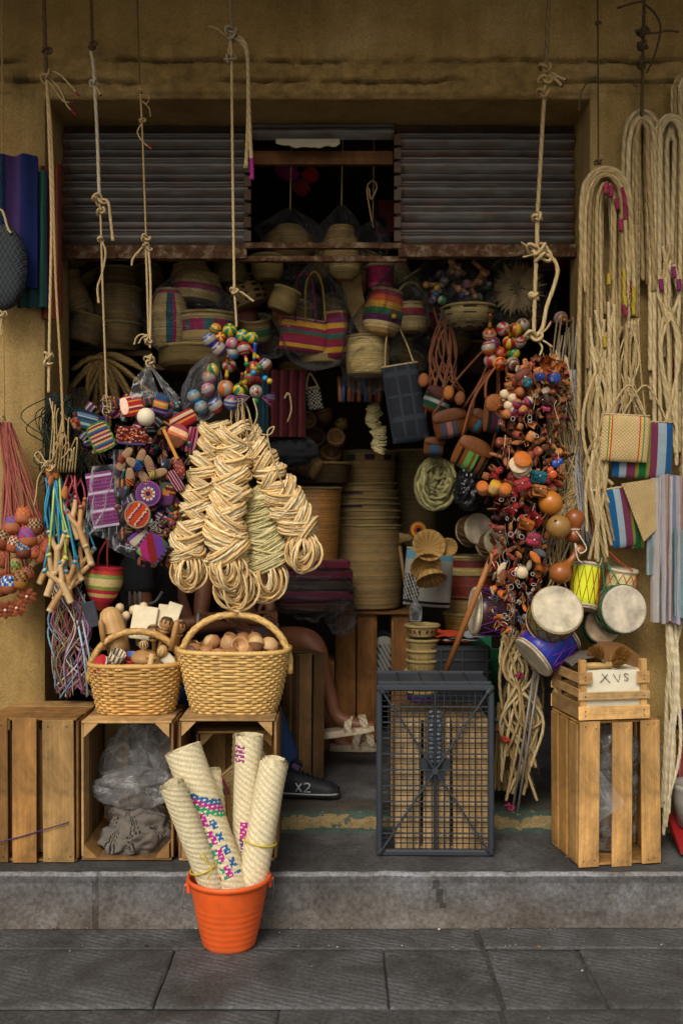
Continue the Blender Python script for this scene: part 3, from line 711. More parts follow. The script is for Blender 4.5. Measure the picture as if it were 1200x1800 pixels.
m = MB(); m.grid(10, 8, lambda a, b: (-.05 + .24 * a, .03 + .05 * b + .02 * nz(a * 3, b * 3), .15 + .105 * math.sin(PI * (.15 + .75 * a)) * b + .01 * nz(a * 9, b)), H('6d4c2c')); o = obj('kraft_paper', m, M_PAPER); o.location = W6; tag(o, 'brown kraft paper wrapped behind the straw brushes', 'paper')
m = MB(); m.grid(10, 8, lambda a, b: (-.125 + .12 * a, -.12 + .22 * b, .19 + .03 * math.sin(a * 2.6) + .01 * nz(a * 5, b * 5)), H('6e5f4b')); o = obj('sack_cloth', m, M_CLOTH); o.location = W6; tag(o, 'grey brown sacking folded over the left of the low crate', 'sack')

# ---- woven wicker baskets
def wicker_basket(name, label, loc, rz, a1, b1, a0, b0, h, rows, stakes, hh, gold, group=None, expo=2.8):
    t = thing(name, label, 'basket', loc, (0, 0, rz), group)
    def pl(th, k, off=0.0):
        A = a0 + (a1 - a0) * k ** .75 + off; B = b0 + (b1 - b0) * k ** .75 + off; c, s_ = math.cos(th), math.sin(th)
        return V((A * math.copysign(abs(c) ** (2 / expo), c), B * math.copysign(abs(s_) ** (2 / expo), s_), 0))
    m = MB(); n = stakes * 4; pitch = h / rows
    for r in range(rows):
        k = (r + .5) / rows; z = k * h; ph = PI * r; cc = jit(gold, .14); wig = R.random() * 9
        pts = [pl(2 * PI * i / n, k, .0042 * math.cos(i / n * 2 * PI * stakes / 2 + ph)) + V((0, 0, z + .0022 * nz(i * .12, wig))) for i in range(n)]
        seed = R.random() * 50
        m.tube(pts, pitch * .56, lambda i, j: tuple(q * (1 + .22 * nz(i * .15, seed)) for q in cc), 5, closed=True)
    o = obj('weave', m, M_WICKER, t); o['kind'] = 'stuff'
    m = MB()
    for i in range(stakes):
        th = 2 * PI * (i + .5) / stakes
        m.tube([pl(th, k / 5) + V((0, 0, h * k / 5)) for k in range(6)], .0034, jit(gold, .15), 4)
    o = obj('stakes', m, M_WICKER, t); o['kind'] = 'stuff'
    m = MB(); m.tube([pl(2 * PI * i / n, 1, .001) + V((0, 0, h + .005)) for i in range(n)], .0095, gold, 8, closed=True, twist=(.16, 3, .05)); obj('rim', m, M_WICKER, t)
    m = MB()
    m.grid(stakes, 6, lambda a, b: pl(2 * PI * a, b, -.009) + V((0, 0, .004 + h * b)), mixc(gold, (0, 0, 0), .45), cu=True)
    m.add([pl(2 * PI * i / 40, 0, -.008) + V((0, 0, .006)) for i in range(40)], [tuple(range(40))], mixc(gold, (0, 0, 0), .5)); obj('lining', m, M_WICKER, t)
    m = MB(); pts = []
    for i in range(61):
        q = PI * i / 60; pts.append(V((-math.cos(q) * (a1 + .004), 0, h * .62 + (hh - h * .62) * math.sin(q) ** .8)))
    m.tube(pts, .0135, lambda i, j: jit(gold if (i // 2 + j) % 3 else mixc(gold, (.1, .05, .02), .35), .1), 10, twist=(.10, 2, .035)); obj('handle', m, M_WICKER, t)
    return t
GOLD = H('c79a55')
B1 = V((P(241, 0, 3.80).x, 3.80, .508)); B2 = V((P(413, 0, 3.79).x, 3.79, .513))
wicker_basket('wicker_basket', 'smaller golden wicker basket of wooden toys and cups on the open crate', B1, rad(3), .172, .115, .135, .09, .178, 17, 36, .30, H('c0934f'))
wicker_basket('wicker_basket', 'larger pale gold wicker basket heaped with wooden gourd cups', B2, rad(-3), .205, .138, .150, .10, .225, 21, 44, .36, H('cca560'))
# gourd cups
def cup_mesh(kind):
    m = MB(); a, b, dk = H('9a6b42'), H('b58a5c'), H('5a3a2c')
    if kind == 0: m.lathe([(.001, -.034), (.016, -.031), (.028, -.018), (.033, 0), (.031, .014), (.024, .026), (.012, .034), (.004, .038), (.002, .043)], lambda i, j: (dk if i < 3 else a), 14)
    elif kind == 1: m.lathe([(.001, -.026), (.018, -.023), (.030, -.010), (.035, .006), (.034, .012), (.030, .011), (.026, -.004), (.012, -.016), (.001, -.018)], lambda i, j: (dk if i < 1 else (a if i < 4 else b)), 16)
    elif kind == 2: m.lathe([(.001, -.03), (.02, -.027), (.033, -.012), (.036, .004), (.030, .02), (.018, .031), (.001, .036)], lambda i, j: b if i < 3 else a, 14)
    else: m.lathe([(.001, -.036), (.014, -.032), (.027, -.018), (.031, -.002), (.033, 0), (.034, .006), (.029, .022), (.015, .034), (.001, .037)], lambda i, j: H('c2a06c') if i > 3 else mixc(a, dk, .45), 14)
    return m
CUP = [mesh('gourd_cup', cup_mesh(k)) for k in range(4)]
for me in CUP: me.materials.append(M_TURNED)
rr = random.Random(5)
lay = [(x, y, z) for z, n in ((.225, 15), (.262, 10)) for x, y in [(.0, .0)] * n]
pts = []
for lvl, (z, rx, ry, n) in enumerate(((.215, .165, .10, 22), (.252, .13, .07, 12))):
    for k in range(400):
        if len([q for q in pts if q[3] == lvl]) >= n: break
        a = rr.random() * 2 * PI; q = math.sqrt(rr.random()); x, y = rx * q * math.cos(a), ry * q * math.sin(a)
        if all(q[3] != lvl or math.hypot(q[0] - x, q[1] - y) > .052 for q in pts): pts.append((x, y, z + rr.uniform(-.006, .01) - .1 * abs(x) * lvl, lvl))
for x, y, z, lv in pts:
    o = obj('gourd_cup', CUP[rr.choice((0, 0, 1, 1, 2, 3))], None, None, B2 + V((x, y, z)), rot=(rr.uniform(-1.3, 1.3), rr.uniform(-1.2, 1.2), rr.uniform(0, 6)))
    o.scale = (rr.uniform(.9, 1.12),) * 3
    tag(o, f'brown wooden gourd cup, {("lower", "upper")[lv]} layer, {("far left", "left", "right", "far right")[max(0, min(3, int((x + .17) / .085)))]} {("front", "back")[y > 0]} of the larger basket', 'cup', 'gourd cups in the larger basket')
# wooden toys and cups in the smaller basket
def turned(name, lab, cat, px, py, Y, prof, col, rot, seg=20, mat=None, sc_=1.0):
    m = MB(); m.lathe(prof, col, seg); o = obj(name, m, mat or M_TURNED, None, P(px, py, Y), rot=rot); o.scale = (sc_,) * 3; return tag(o, lab, cat)
lt, md, dk = H('c2a06a'), H('a97d4a'), H('4a3526')
turned('wooden_canister', 'large domed wooden canister with a dark ring in the smaller basket', 'canister', 204, 1122, 3.85, [(.043, -.06), (.046, .0), (.0465, .012), (.0465, .026), (.046, .028), (.046, .06), (.043, .085), (.034, .108), (.018, .12), (.001, .124)], lambda i, j: dk if i == 2 else mixc(lt, md, .4 + .25 * (j % 2)), (0, rad(-14), 0), 24)
turned('gourd_rattle', 'round wooden gourd rattle at the front of the smaller basket', 'rattle', 254, 1160, 3.745, [(.001, -.012), (.03, -.012), (.045, -.002), (.05, .008), (.046, .02), (.034, .03), (.012, .036), (.008, .04), (.014, .048), (.02, .056), (.018, .068), (.012, .073), (.001, .074)], lambda i, j: (dk if i in (9, 10) and j % 2 else (md if i < 7 else lt)), (rad(12), 0, 0), 22)
turned('red_bowl', 'small red painted bowl with blue rim in the smaller basket', 'bowl', 232, 1160, 3.78, [(.001, -.02), (.025, -.018), (.036, 0), (.04, .016), (.037, .016), (.03, -.002), (.001, -.012)], lambda i, j: H('a3161e') if i < 4 else (H('2f5fae') if i == 4 and j % 4 else H('7d1118')), (rad(22), rad(6), 0), 22, M_PAINT)
turned('red_bowl', 'red and blue striped painted bowl at the left of the smaller basket', 'bowl', 178, 1168, 3.72, [(.001, -.02), (.025, -.018), (.034, 0), (.037, .01), (.034, .01), (.001, -.01)], lambda i, j: H('a3161e') if i != 2 else H('c9ccd6'), (rad(40), rad(-50), 0), 20, M_PAINT)
turned('carved_cup', 'dark cup with white carved chevrons leaning in the smaller basket', 'cup', 204, 1158, 3.74, [(.018, -.04), (.026, -.036), (.03, 0), (.031, .03), (.028, .03), (.022, -.02)], lambda i, j: H('c9b896') if (i + j) % 2 else H('5a4736'), (rad(20), rad(28), 0), 22)
for k, (px, py, w_, h_, rt, lab) in enumerate(((253, 1095, .095, .13, 8, 'widest pale wooden paddle board in the smaller basket'), (303, 1082, .055, .10, 18, 'pale wooden paddle at the right back of the smaller basket'), (287, 1085, .045, .10, 6, 'narrow pale wooden paddle between the two wider boards'))):
    m = MB(); m.box((0, 0, 0), (w_, .012, h_), H('d6c7a3'), ch=.004); tag(obj('wooden_board', m, M_TURNED, None, P(px, py, 3.87 + .012 * k), smooth=False, rot=(rad(-12), rad(rt), 0)), lab, 'paddle')
for k, (px, py, lab) in enumerate(((292, 1098, 'burnt-patterned wooden doll head beside the paddles'), (270, 1112, 'lower burnt-patterned wooden doll head under the wide paddle'), (315, 1104, 'rightmost burnt-patterned wooden doll head at the basket edge'))):
    turned('molinillo', lab, 'whisk', px, py, 3.82 + .01 * k, [(.001, -.09), (.009, -.085), (.009, -.035), (.018, -.03), (.02, -.022), (.013, -.018), (.024, -.008), (.027, .006), (.024, .02), (.014, .03), (.001, .032)], lambda i, j: dk if (i in (4, 8) or (i == 7 and j % 2)) else md, (rad(R.uniform(-10, 10)), rad(R.uniform(-12, 16)), 0), 18)
for k, (px, py) in enumerate(((211, 1068), (235, 1072), (253, 1066), (222, 1082))):
    turned('wooden_ball_stick', ('first', 'third', 'fourth', 'second, lowest')[k] + ' round-headed pale stick from the left at the back of the smaller basket', 'stick', px, py, 3.90, [(.007, -.14), (.007, -.018), (.013, -.015), (.018, 0), (.013, .013), (.001, .018)], H('c8b088'), (0, rad(R.uniform(-8, 8)), 0), 12)['group'] = 'round-headed sticks in the smaller basket'
for k, (px, py, rt, lab) in enumerate(((180, 1110, -8, 'left'), (307, 1112, 12, 'right'))):
    turned('wooden_spoon', lab + 'most upright wooden spoon handle in the smaller basket', 'spoon', px, py, 3.79, [(.01, -.07), (.011, .02), (.009, .04), (.001, .046)], md, (0, rad(rt), 0), 10)
turned('spinning_toy', 'small ribbed wooden spinning toy at the right of the smaller basket', 'toy', 285, 1146, 3.74, [(.001, -.03), (.012, -.02), (.02, -.002), (.02, .012), (.012, .024), (.001, .028)], lambda i, j: md if j % 2 else lt, (rad(20), rad(20), 0), 16)
m = MB(); m.pillow(.07, .045, .02, H('d6c9a6')); tag(obj('wooden_scoop', m, M_TURNED, None, P(295, 1160, 3.75), rot=(0, rad(50), 0)), 'pale wooden scoop at the right front of the smaller basket', 'scoop')
m = MB(); m.tube([(0, 0, -.045), (0, 0, .045)], .011, lt, 8); m.tube([(-.02, 0, .03), (.02, 0, .03)], .007, md, 8); tag(obj('wooden_pestle', m, M_TURNED, None, P(264, 1170, 3.70), rot=(0, rad(10), 0)), 'small wooden pestle in front of the round gourd lid', 'pestle')

# ---- grey plastic crate standing on end, its ribbed bottom to the street
pw, pd, ph = .43, .28, .625
pc = thing('plastic_crate', 'blue grey plastic lattice crate standing on end on the step', 'crate', (P(764, 0, 3.68).x, 3.68, .002), (0, 0, rad(-1.0)))
G = H('30353b'); G2 = H('22262b')
m = MB(); b = .022
for c, s_ in (((0, 0, b / 2), (pw, .03, b)), ((0, 0, ph - b / 2), (pw, .03, b)), ((-pw / 2 + b / 2, 0, ph / 2), (b, .031, ph - 2 * b)), ((pw / 2 - b / 2, 0, ph / 2), (b, .031, ph - 2 * b))): m.box(c, s_, G, ch=.005)
obj('rim_frame', m, M_PLASTIC, pc, smooth=False)
m = MB(); nx, nzr = 17, 30
for i in range(1, nx): m.box((-pw / 2 + b + (pw - 2 * b) * i / nx, .004, ph / 2), (.0034 if i % 5 else .005, .009, ph - 2 * b), G2, ch=.0008)
for j in range(1, nzr):
    big = j % 3 == 0; m.box((0, -.001 if big else .0065, b + (ph - 2 * b) * j / nzr), (pw - 2 * b, .012 if big else .008, .0042 if big else .003), G2 if not big else G, ch=.0008)
o = obj('lattice', m, M_PLASTIC, pc, smooth=False); o['kind'] = 'stuff'
cz = b + (ph - 2 * b) * 15 / nzr; L = 0
for sx in (-1, 1):
    for zz in (ph - .02, .02):
        d = V((sx * (pw / 2 - .02), 0, zz - cz)); m = MB(); m.box((0, 0, 0), (.0075, .012, d.length), G, ch=.002)
        obj('diagonal_rib', m, M_PLASTIC, pc, V((0, -.0105, cz)) + d / 2, smooth=False, rot=(0, math.atan2(d.x, d.z), 0))
        m = MB(); m.tube([V((0, 0, -.011)), V((0, 0, .011))], .011, G, 10); m.box((0, -.0105, 0), (.006, .004, .022), (.02, .02, .02)); obj('corner_lug', m, M_PLASTIC, pc, V((sx * (pw / 2 - .018), -.014, zz)), rot=(0, math.atan2(d.x, d.z), 0), smooth=False)
m = MB(); m.box((0, -.002, ph / 2), (.010, .016, ph - 2 * b), G2, ch=.002); obj('centre_rib', m, M_PLASTIC, pc, smooth=False)
m = MB(); m.tube([(0, -.022, cz), (0, .0, cz)], .012, G, 12); obj('hub', m, M_PLASTIC, pc, smooth=False)
m = MB(); m.box((0, .0005, cz + .10), (.055, .003, .2), G2, ch=.001); m.box((0, .0005, cz + .02), (.11, .003, .045), G2, ch=.001); m.box((0, .0005, cz - .02), (.07, .003, .04), G2, ch=.001)
for k in range(12):
    for sx in (-1, 1): crumple(m, (sx * .013, -.003, cz + .03 + .0165 * k), .011, .005, .008, G, k + sx, .4, nu=10, nv=6)
obj('moulded_emblem', m, M_PLASTIC, pc, smooth=False)
for nm, c, s_ in (('side_panel', (0, pd / 2 + .014, ph - .003), (pw - .02, pd - .0, .006)), ('side_panel', (0, pd / 2 + .014, .004), (pw - .02, pd, .006))):
    m = MB(); m.box(c, s_, G, ch=.002)
    for k in range(1, 5): m.box((-pw / 2 + pw * k / 5, c[1], c[2] + .004 * (1 if c[2] > .1 else -.2)), (.006, pd, .006), G2, ch=.001)
    for y in (.03, .27): m.box((0, y, c[2] + (.005 if c[2] > .1 else 0)), (pw - .01, .012, .012), G, ch=.003)
    obj(nm, m, M_PLASTIC, pc, smooth=False)
for sx in (-1, 1):
    m = MB()
    for y in (.03, .10, .17, .24, .285): m.box((sx * (pw / 2 - .008), y, ph / 2), (.006, .010, ph - .02), G2, ch=.001)
    for j in range(16): m.box((sx * (pw / 2 - .008), .15, .02 + j * .039), (.005, pd, .008), G2, ch=.001)
    obj('side_lattice', m, M_PLASTIC, pc, smooth=False)
# wooden crate slid into it from behind
crate('wooden_crate', 'pale wooden crate tucked behind the grey lattice crate', (P(768, 0, 3.9).x, 3.866, .012), rad(-1), .345, .30, .485, [(-.172, -.077), (-.066, .03), (.041, .172)], cols=[H('dcb884'), H('d0a972'), H('e2c294')], gus=False, top=3)

# ---- orange bucket with rolled palm mats
bk = thing('bucket', 'orange plastic bucket on the pavement holding rolled palm mats', 'bucket', (P(403, 0, 3.365).x, 3.365, -.188))
OR = H('de5a20')
prof = [(.083, 0), (.086, .003)]
for k in range(40):
    z = .006 + .205 * k / 39; r = .086 + .044 * (z / .21) ** .85
    rib = .0007 * (math.sin(k * 1.6) if k < 27 else .1 * math.sin(k * 3.0)); prof.append((r + rib, z))
prof += [(.1325, .214), (.139, .218), (.1415, .226), (.139, .233), (.133, .233), (.129, .225), (.126, .2), (.08, .006)]
M_BUCKET = attr_mat('scuffed_plastic', 0.5, 'plain', 0.38, 9, 0.25, 0.0, 0.4)
m = MB(); m.lathe(prof, lambda i, j: mixc(OR, H('8a5a3c'), max(0, min(.45, .35 * fbm(j * .35, i * .2) + (.25 if i < 4 else 0)))), 56); obj('body', m, M_BUCKET, bk)
for sx in (-1, 1):
    m = MB(); m.box((sx * .136, 0, .205), (.012, .03, .045), OR, ch=.004); m.tube([(sx * .139, -.006, .21), (sx * .147, -.006, .21)], .006, OR, 8); obj('handle_ear', m, M_PLASTIC, bk, smooth=False)
m = MB(); m.tube(spline([(.148, -.004, .212), (.152, .03, .14), (.135, .10, .09), (.0, .152, .075), (-.135, .10, .09), (-.152, .03, .14), (-.148, -.004, .212)], 6), .0015, H('8a8a86'), 6); obj('wire_handle', m, M_METAL, bk)
bk.rotation_euler[2] = rad(12)
PALM = H('d6c8a2'); PAL2 = H('c2ad7a')
BL, MG, GN, PU = H('1c5f96'), H('ac2187'), H('1f8f63'), H('5a2a72')
def mat_roll(label, p0, p1, r, pat, turns=2.6, phase=0.0, r0=.55, skew=0.0, n=40, taper=1.0, slip=0.0):
    p0, p1 = V(p0), V(p1); ax = (p1 - p0); Ln = ax.length; T = ax.normalized()
    e1 = T.cross(V((0, 1, 0))).normalized(); e2 = T.cross(e1)      # e2 points away from or to the viewer
    nu = int(turns * n); nv = max(20, int(Ln / (2 * PI * r / n)))
    m = MB()
    def fn(a, b):
        th = phase + 2 * PI * turns * a; q = r * (r0 + (1 - r0) * a) * (1 - (1 - taper) * b); i = round(a * nu); j = round(b * nv)
        q *= 1 + .05 * nz(b * 3 + r * 70, th * .35) ; q += .0009 * (1 if ((i // 2 + j) % 4) < 2 else -1) + .002 * nz(th * .7, b * 4, r * 90)
        s_ = Ln * b + skew * (a - .5) + (1 - a) * slip * b + .003 * nz(th, 3)
        return p0 + T * s_ + (e1 * math.cos(th) + e2 * math.sin(th)) * q
    def col(i, j):
        k = ((i // 2 + j) % 4) < 2; c = pat(-math.cos(phase + 2 * PI * turns * i / nu), math.sin(phase + 2 * PI * turns * i / nu), j / nv, j) if pat and i > nu - n * 1.02 else None
        if c is not None and (i // 2 + 2 * j) % 5 < 4: return jit(c, .14)
        return jit(PALM if k else mixc(PALM, (.2, .14, .06), .17), .13)
    m.grid(nu, nv, fn, col, su=.05, sv=.05)
    return tag(obj('rolled_mat', m, M_MATT), label, 'mat', 'rolled palm mats in the orange bucket')
YB = 3.37
M_MATT = attr_mat('palm_strip', 0.7, 'plain', 0.22, 60, 0.2, 0.1, 0.3)
def band2(s_, f, t, j):
    """s_ -1 left .. 1 right across the visible side, f > 0 towards the street, t along the roll"""
    if f < -.1: return None
    q = t - (.655 - .10 * s_)
    if .025 < q < .062: return BL
    if -.015 < q <= .025: return MG
    if -.055 < q <= -.015: return GN
    if .15 < t < .60 - .08 * s_:
        d = s_ + (t - .4) * .9
        if -.18 < d < .02 and t < .5: return GN if (j // 2) % 3 else None
        if .02 < d < .32: return MG if (j // 3) % 4 else None
        if .38 < d < .66: return BL if (j // 3) % 3 else None
        if -.42 < d < -.34 and t < .36: return H('a5263f')
    return None
def band3(s_, f, t, j):
    if f < 0: return None
    if .33 < t < .52 and s_ > -.35: return (MG if t > .42 else PU) if (t - .33) / .19 > 1.3 * abs(((s_ * 2.2) % 1) - .5) else None
    if .84 < t < .95 and s_ < -.2: return H('8c2a78') if j % 3 else None
    if .2 < t < .28: return GN
    return None
zb = -.05
mat_roll('widest rolled palm mat, blue magenta and green bands across it, in the bucket', P(412, 1580, 3.36), P(320, 1316, 3.40), S(36, 3.38), band2, 2.7, 1.0, n=84)
mat_roll('thin plain rolled palm mat tied with yellow string, leftmost in the bucket', P(382, 1582, 3.335), P(301, 1378, 3.27), S(24, 3.3), None, 2.5, 2.0, n=60)
mat_roll('upright rolled palm mat with magenta marks, top edge highest in the bucket', P(428, 1600, 3.44), P(437, 1292, 3.46), S(28, 3.45), band3, 2.4, PI * 1.15, n=68)
mat_roll('plain rolled palm mat with a yellow band, rightmost in the bucket', P(436, 1590, 3.38), P(481, 1340, 3.39), S(27, 3.4), None, 2.6, .5, r0=.62, n=64, slip=.02)
mat_roll('short rolled palm mat half hidden behind the others in the bucket', P(397, 1590, 3.47), P(372, 1352, 3.475), S(19, 3.47), None, 2.2, 1.5, n=36)
def ring(c, T, r, w_, col, name, lab, parent_tail=None):
    T = V(T).normalized(); e1 = T.cross(V((0, 1, 0))).normalized(); e2 = T.cross(e1); m = MB()
    m.tube([V(c) + (e1 * math.cos(a) + e2 * math.sin(a)) * r for a in [2 * PI * k / 36 for k in range(36)]], w_, col, 6, closed=True)
    if parent_tail: 
        for tl in parent_tail: m.tube(spline(tl, 4), w_ * .9, col, 5)
    return tag(obj(name, m, M_PLASTIC), lab, 'string')
YL = H('c9b11f')
ring(P(358, 1523, 3.316), P(382, 1582, 3.335) - P(301, 1378, 3.27), S(24, 3.3) * 1.04, .0025, YL, 'yellow_string', 'yellow string knotted round the leftmost rolled mat', [[P(368, 1518, 3.225), P(358, 1500, 3.215), P(353, 1508, 3.21), P(372, 1522, 3.22), P(366, 1545, 3.215)]])
ring(P(457, 1478, 3.384), P(436, 1590, 3.38) - P(481, 1340, 3.39), S(27, 3.4) * 1.05, .0028, YL, 'yellow_band', 'yellow band round the rightmost rolled mat')
# ================================================================ hanging goods, left and middle
SIS, SI2, TAR = H('b39a6e'), H('a98c5c'), H('5a4630')
def knot(m, c, size, r, col, seed=0):
    c = V(c); q = Euler((R.uniform(-.6, .6), R.uniform(-.6, .6), R.uniform(0, 6))).to_matrix()
    m.tube([c + q @ V((math.sin(t) + 2 * math.sin(2 * t), .7 * (math.cos(t) - 2 * math.cos(2 * t)), -1.3 * math.sin(3 * t))) * (size / 3) for t in [2 * PI * k / 40 for k in range(40)]], r, col, 6, closed=True)
def wpath(pts, Y, n=6): return spline([P(p[0], p[1], p[2] if len(p) > 2 else Y) for p in pts], n)
def dense(pts, step):
    out = [V(pts[0])]
    for a, b in zip(pts, pts[1:]):
        k = max(1, int((b - a).length / step))
        for i in range(1, k + 1): out.append(a.lerp(b, i / k))
    return out
TW = (.15, 3, .022)
def rope_thing(name, label, Y, mains, knots=(), tails=(), r=.006, col=SIS, cat='rope', group='ropes hanging in front of the shop'):
    """mains: list of (points, radius, colour); knots (px,py,size); tails (points, radius, tip colour)"""
    p0 = P(mains[0][0][0][0], mains[0][0][0][1], Y); t = thing(name, label, cat, p0, group=group)
    for pts, rr, cc in mains:
        m = MB(); m.tube(dense(wpath(pts, Y), rr * .8), rr, lambda i, j: tuple(q * (1 + .15 * nz(i * .05, 2)) for q in cc), 7, twist=(.15, 3, rr * 4.2)); sub('strand', m, M_ROPE, t)
    for px, py, s_, cc in knots:
        m = MB(); knot(m, P(px, py, Y), s_, r * .85, cc); sub('knot', m, M_ROPE, t)
    for pts, rr, tip in tails:
        path = dense(wpath(pts, Y), rr); m = MB(); k = int(len(path) * .82)
        m.tube(path, lambda q: rr * (1.0 if q < .95 else 1.25), lambda i, j: (tip if tip and i > k else col), 6); sub('loose_end', m, M_ROPE, t)
    return t
Z0 = -75
rope_thing('hanging_rope', 'two-strand sisal rope in front of the left pier, red-tipped loose ends', 3.74,
  [([(75, Z0), (78, 20), (80, 80), (82, 135)], .0075, TAR), ([(82, 130), (86, 220), (91, 380), (88, 560), (86, 690)], .0055, SIS), ([(84, 150), (92, 260), (98, 480), (107, 640), (112, 760)], .005, SI2)],
  [(82, 88, .022, TAR), (84, 135, .028, SI2), (86, 625, .024, SIS), (86, 640, .02, SIS)],
  [([(85, 125), (104, 130), (122, 148), (139, 168)], .0035, H('8c2038')), ([(86, 135), (106, 158), (118, 185), (134, 203)], .003, H('8c2038')), ([(84, 140), (98, 160), (112, 178), (130, 180)], .003, H('8c2038'))], r=.006)
rope_thing('hanging_rope', 'pale knotted rope second from the left with a thick frayed tail', 3.76,
  [([(158, Z0), (161, 20), (163, 88)], .006, TAR), ([(160, 90), (165, 120), (167, 160), (171, 230), (175, 345)], .0065, H('b3a487')), ([(175, 345), (178, 400), (179, 440), (182, 540), (188, 700)], .004, SIS)],
  [(163, 80, .02, TAR), (166, 145, .02, H('b3a487')), (175, 352, .03, SIS), (178, 372, .022, SIS), (177, 421, .014, SIS)],
  [([(168, 150), (172, 158), (178, 168)], .0045, H('8c2038')), ([(176, 350), (190, 355), (194, 380), (199, 424)], .006, None), ([(180, 425), (186, 445), (180, 480), (172, 505), (174, 533)], .0045, None)], r=.006)
rope_thing('hanging_rope', 'thin tan cord third from the left with small orange-tipped bow', 3.78,
  [([(240, Z0), (242, 20), (246, 150)], .003, H('5d4c34')), ([(246, 150), (250, 220), (254, 330), (257, 415)], .0038, SI2), ([(256, 420), (259, 500), (262, 608)], .0045, SIS), ([(260, 420), (265, 500), (264, 612)], .0045, SIS)],
  [(247, 160, .014, SI2), (250, 212, .014, SI2), (257, 420, .024, SIS), (259, 435, .02, SIS), (260, 600, .02, SIS), (263, 630, .024, SIS), (266, 640, .02, SIS)],
  [([(250, 216), (242, 232), (250, 248), (266, 262)], .003, H('b0552c')), ([(248, 165), (262, 170), (258, 182), (250, 178), (262, 190), (265, 205)], .002, None), ([(256, 430), (246, 440), (234, 455), (232, 467)], .0042, None), ([(260, 590), (248, 588), (240, 594), (236, 606)], .0035, None), ([(260, 590), (250, 594), (244, 604)], .003, None)], r=.005)
rope_thing('hanging_rope', 'long pale rope above the painted rattles, doubled thick tail beside it', 3.77,
  [([(402, Z0), (404, 0), (407, 48)], .006, H('93805f')), ([(405, 60), (407, 110), (409, 300), (412, 515)], .0052, H('b8a070')), ([(412, 515), (414, 540), (416, 575)], .0045, SIS)],
  [(407, 55, .03, H('a08f70')), (411, 66, .026, H('a08f70')), (404, 104, .026, H('a08f70')), (413, 512, .018, SIS)],
  [([(412, 62), (428, 72), (435, 100), (437, 180), (440, 250), (443, 300), (442, 316)], .008, H('9c2a78')), ([(414, 66), (430, 84), (436, 120), (436, 200), (434, 260), (432, 296)], .0075, None), ([(404, 70), (396, 62), (380, 50), (366, 46)], .004, None), ([(405, 70), (402, 90), (404, 104)], .005, None), ([(413, 515), (424, 514), (438, 524), (446, 530)], .0045, None)], r=.007)
rope_thing('hanging_rope', 'thick knotted rope with a loop above the leather charms, red tails', 3.77,
  [([(966, Z0), (964, 0), (961, 60), (959, 120)], .0078, H('7d6744')), ([(958, 150), (954, 200), (949, 290), (944, 375)], .008, H('a88f62')), ([(945, 375), (943, 420), (945, 445)], .0085, H('b29a6c')), ([(942, 450), (940, 500), (938, 560), (937, 592)], .0078, SIS), ([(948, 446), (968, 452), (979, 472), (974, 500), (960, 540), (953, 575), (940, 594)], .0078, SIS)],
  [(959, 118, .03, SI2), (957, 140, .028, SI2), (956, 163, .032, SI2), (944, 382, .026, SIS), (946, 438, .045, SIS), (950, 450, .04, SIS), (938, 520, .018, SIS), (936, 590, .035, SIS)],
  [([(962, 124), (978, 134), (996, 141)], .0055, H('7a2530')), ([(962, 130), (976, 140), (988, 152)], .0055, H('7a2530')), ([(942, 440), (930, 434), (915, 426)], .003, None), ([(942, 446), (928, 450), (918, 452)], .003, None), ([(940, 590), (958, 580), (968, 565)], .004, H('a5453c')), ([(940, 592), (956, 600), (970, 610)], .004, H('b5655c')), ([(940, 594), (952, 610), (948, 625)], .004, None)], r=.008)
rope_thing('suspension_rope', 'thin dark cord holding the front hank by the right pier', 3.80, [([(1049, Z0), (1050, 60), (1051, 290)], .0032, H('4d3e28'))], [(1050, 40, .012, TAR), (1051, 285, .016, TAR)], [([(1050, 135), (1036, 140), (1022, 160), (1016, 195)], .003, None)], r=.004, col=H('5a4a30'))
rope_thing('hanging_rope', 'dark tangled rope at the upper right holding the rear hank', 3.80, [([(1133, Z0), (1131, 20), (1129, 100), (1127, 205)], .0065, H('4d3e28')), ([(1133, 8), (1150, 24), (1160, 50), (1150, 95), (1136, 128)], .004, H('4d3e28'))], [(1129, 56, .03, TAR), (1129, 80, .026, TAR), (1128, 110, .026, TAR)], [([(1130, 58), (1150, 58), (1172, 54), (1192, 56)], .004, None), ([(1130, 2), (1110, 6), (1085, 14)], .004, H('5d2024')), ([(1120, 152), (1112, 150)], .003, None)], r=.007, col=TAR)
# ---------------------------------------------------------------- raw fibre skeins
FB = [H('dbbb84'), H('d0ab70'), H('e2cb9c')]; FG = [H('c9bc88'), H('bcae78')]
def coil_mesh(rx, ry, n, pal, seed, thick=.0042, spread=.010, arc=1.0):
    q = random.Random(seed); m = MB()
    for k in range(n):
        a0 = q.uniform(0, 6); ox, oy = q.uniform(-.006, .006), q.uniform(-.005, .005); kx, ky = rx * q.uniform(.86, 1.06), ry * q.uniform(.85, 1.08); zz = (k - (n - 1) / 2) * spread / max(1, n - 1) * 2; c = jit(q.choice(pal), .14, q)
        tl = q.uniform(-.05, .05); t2 = q.uniform(-.05, .05); N = 22
        m.tube([V((ox + kx * math.cos(t), oy + ky * math.sin(t), zz + tl * kx * math.cos(t) + t2 * ky * math.sin(t) + .002 * nz(t * 2, k, seed))) for t in [a0 + 2 * PI * i / N for i in range(N)]], thick * q.uniform(.85, 1.15), c, 5, closed=True)
    return m
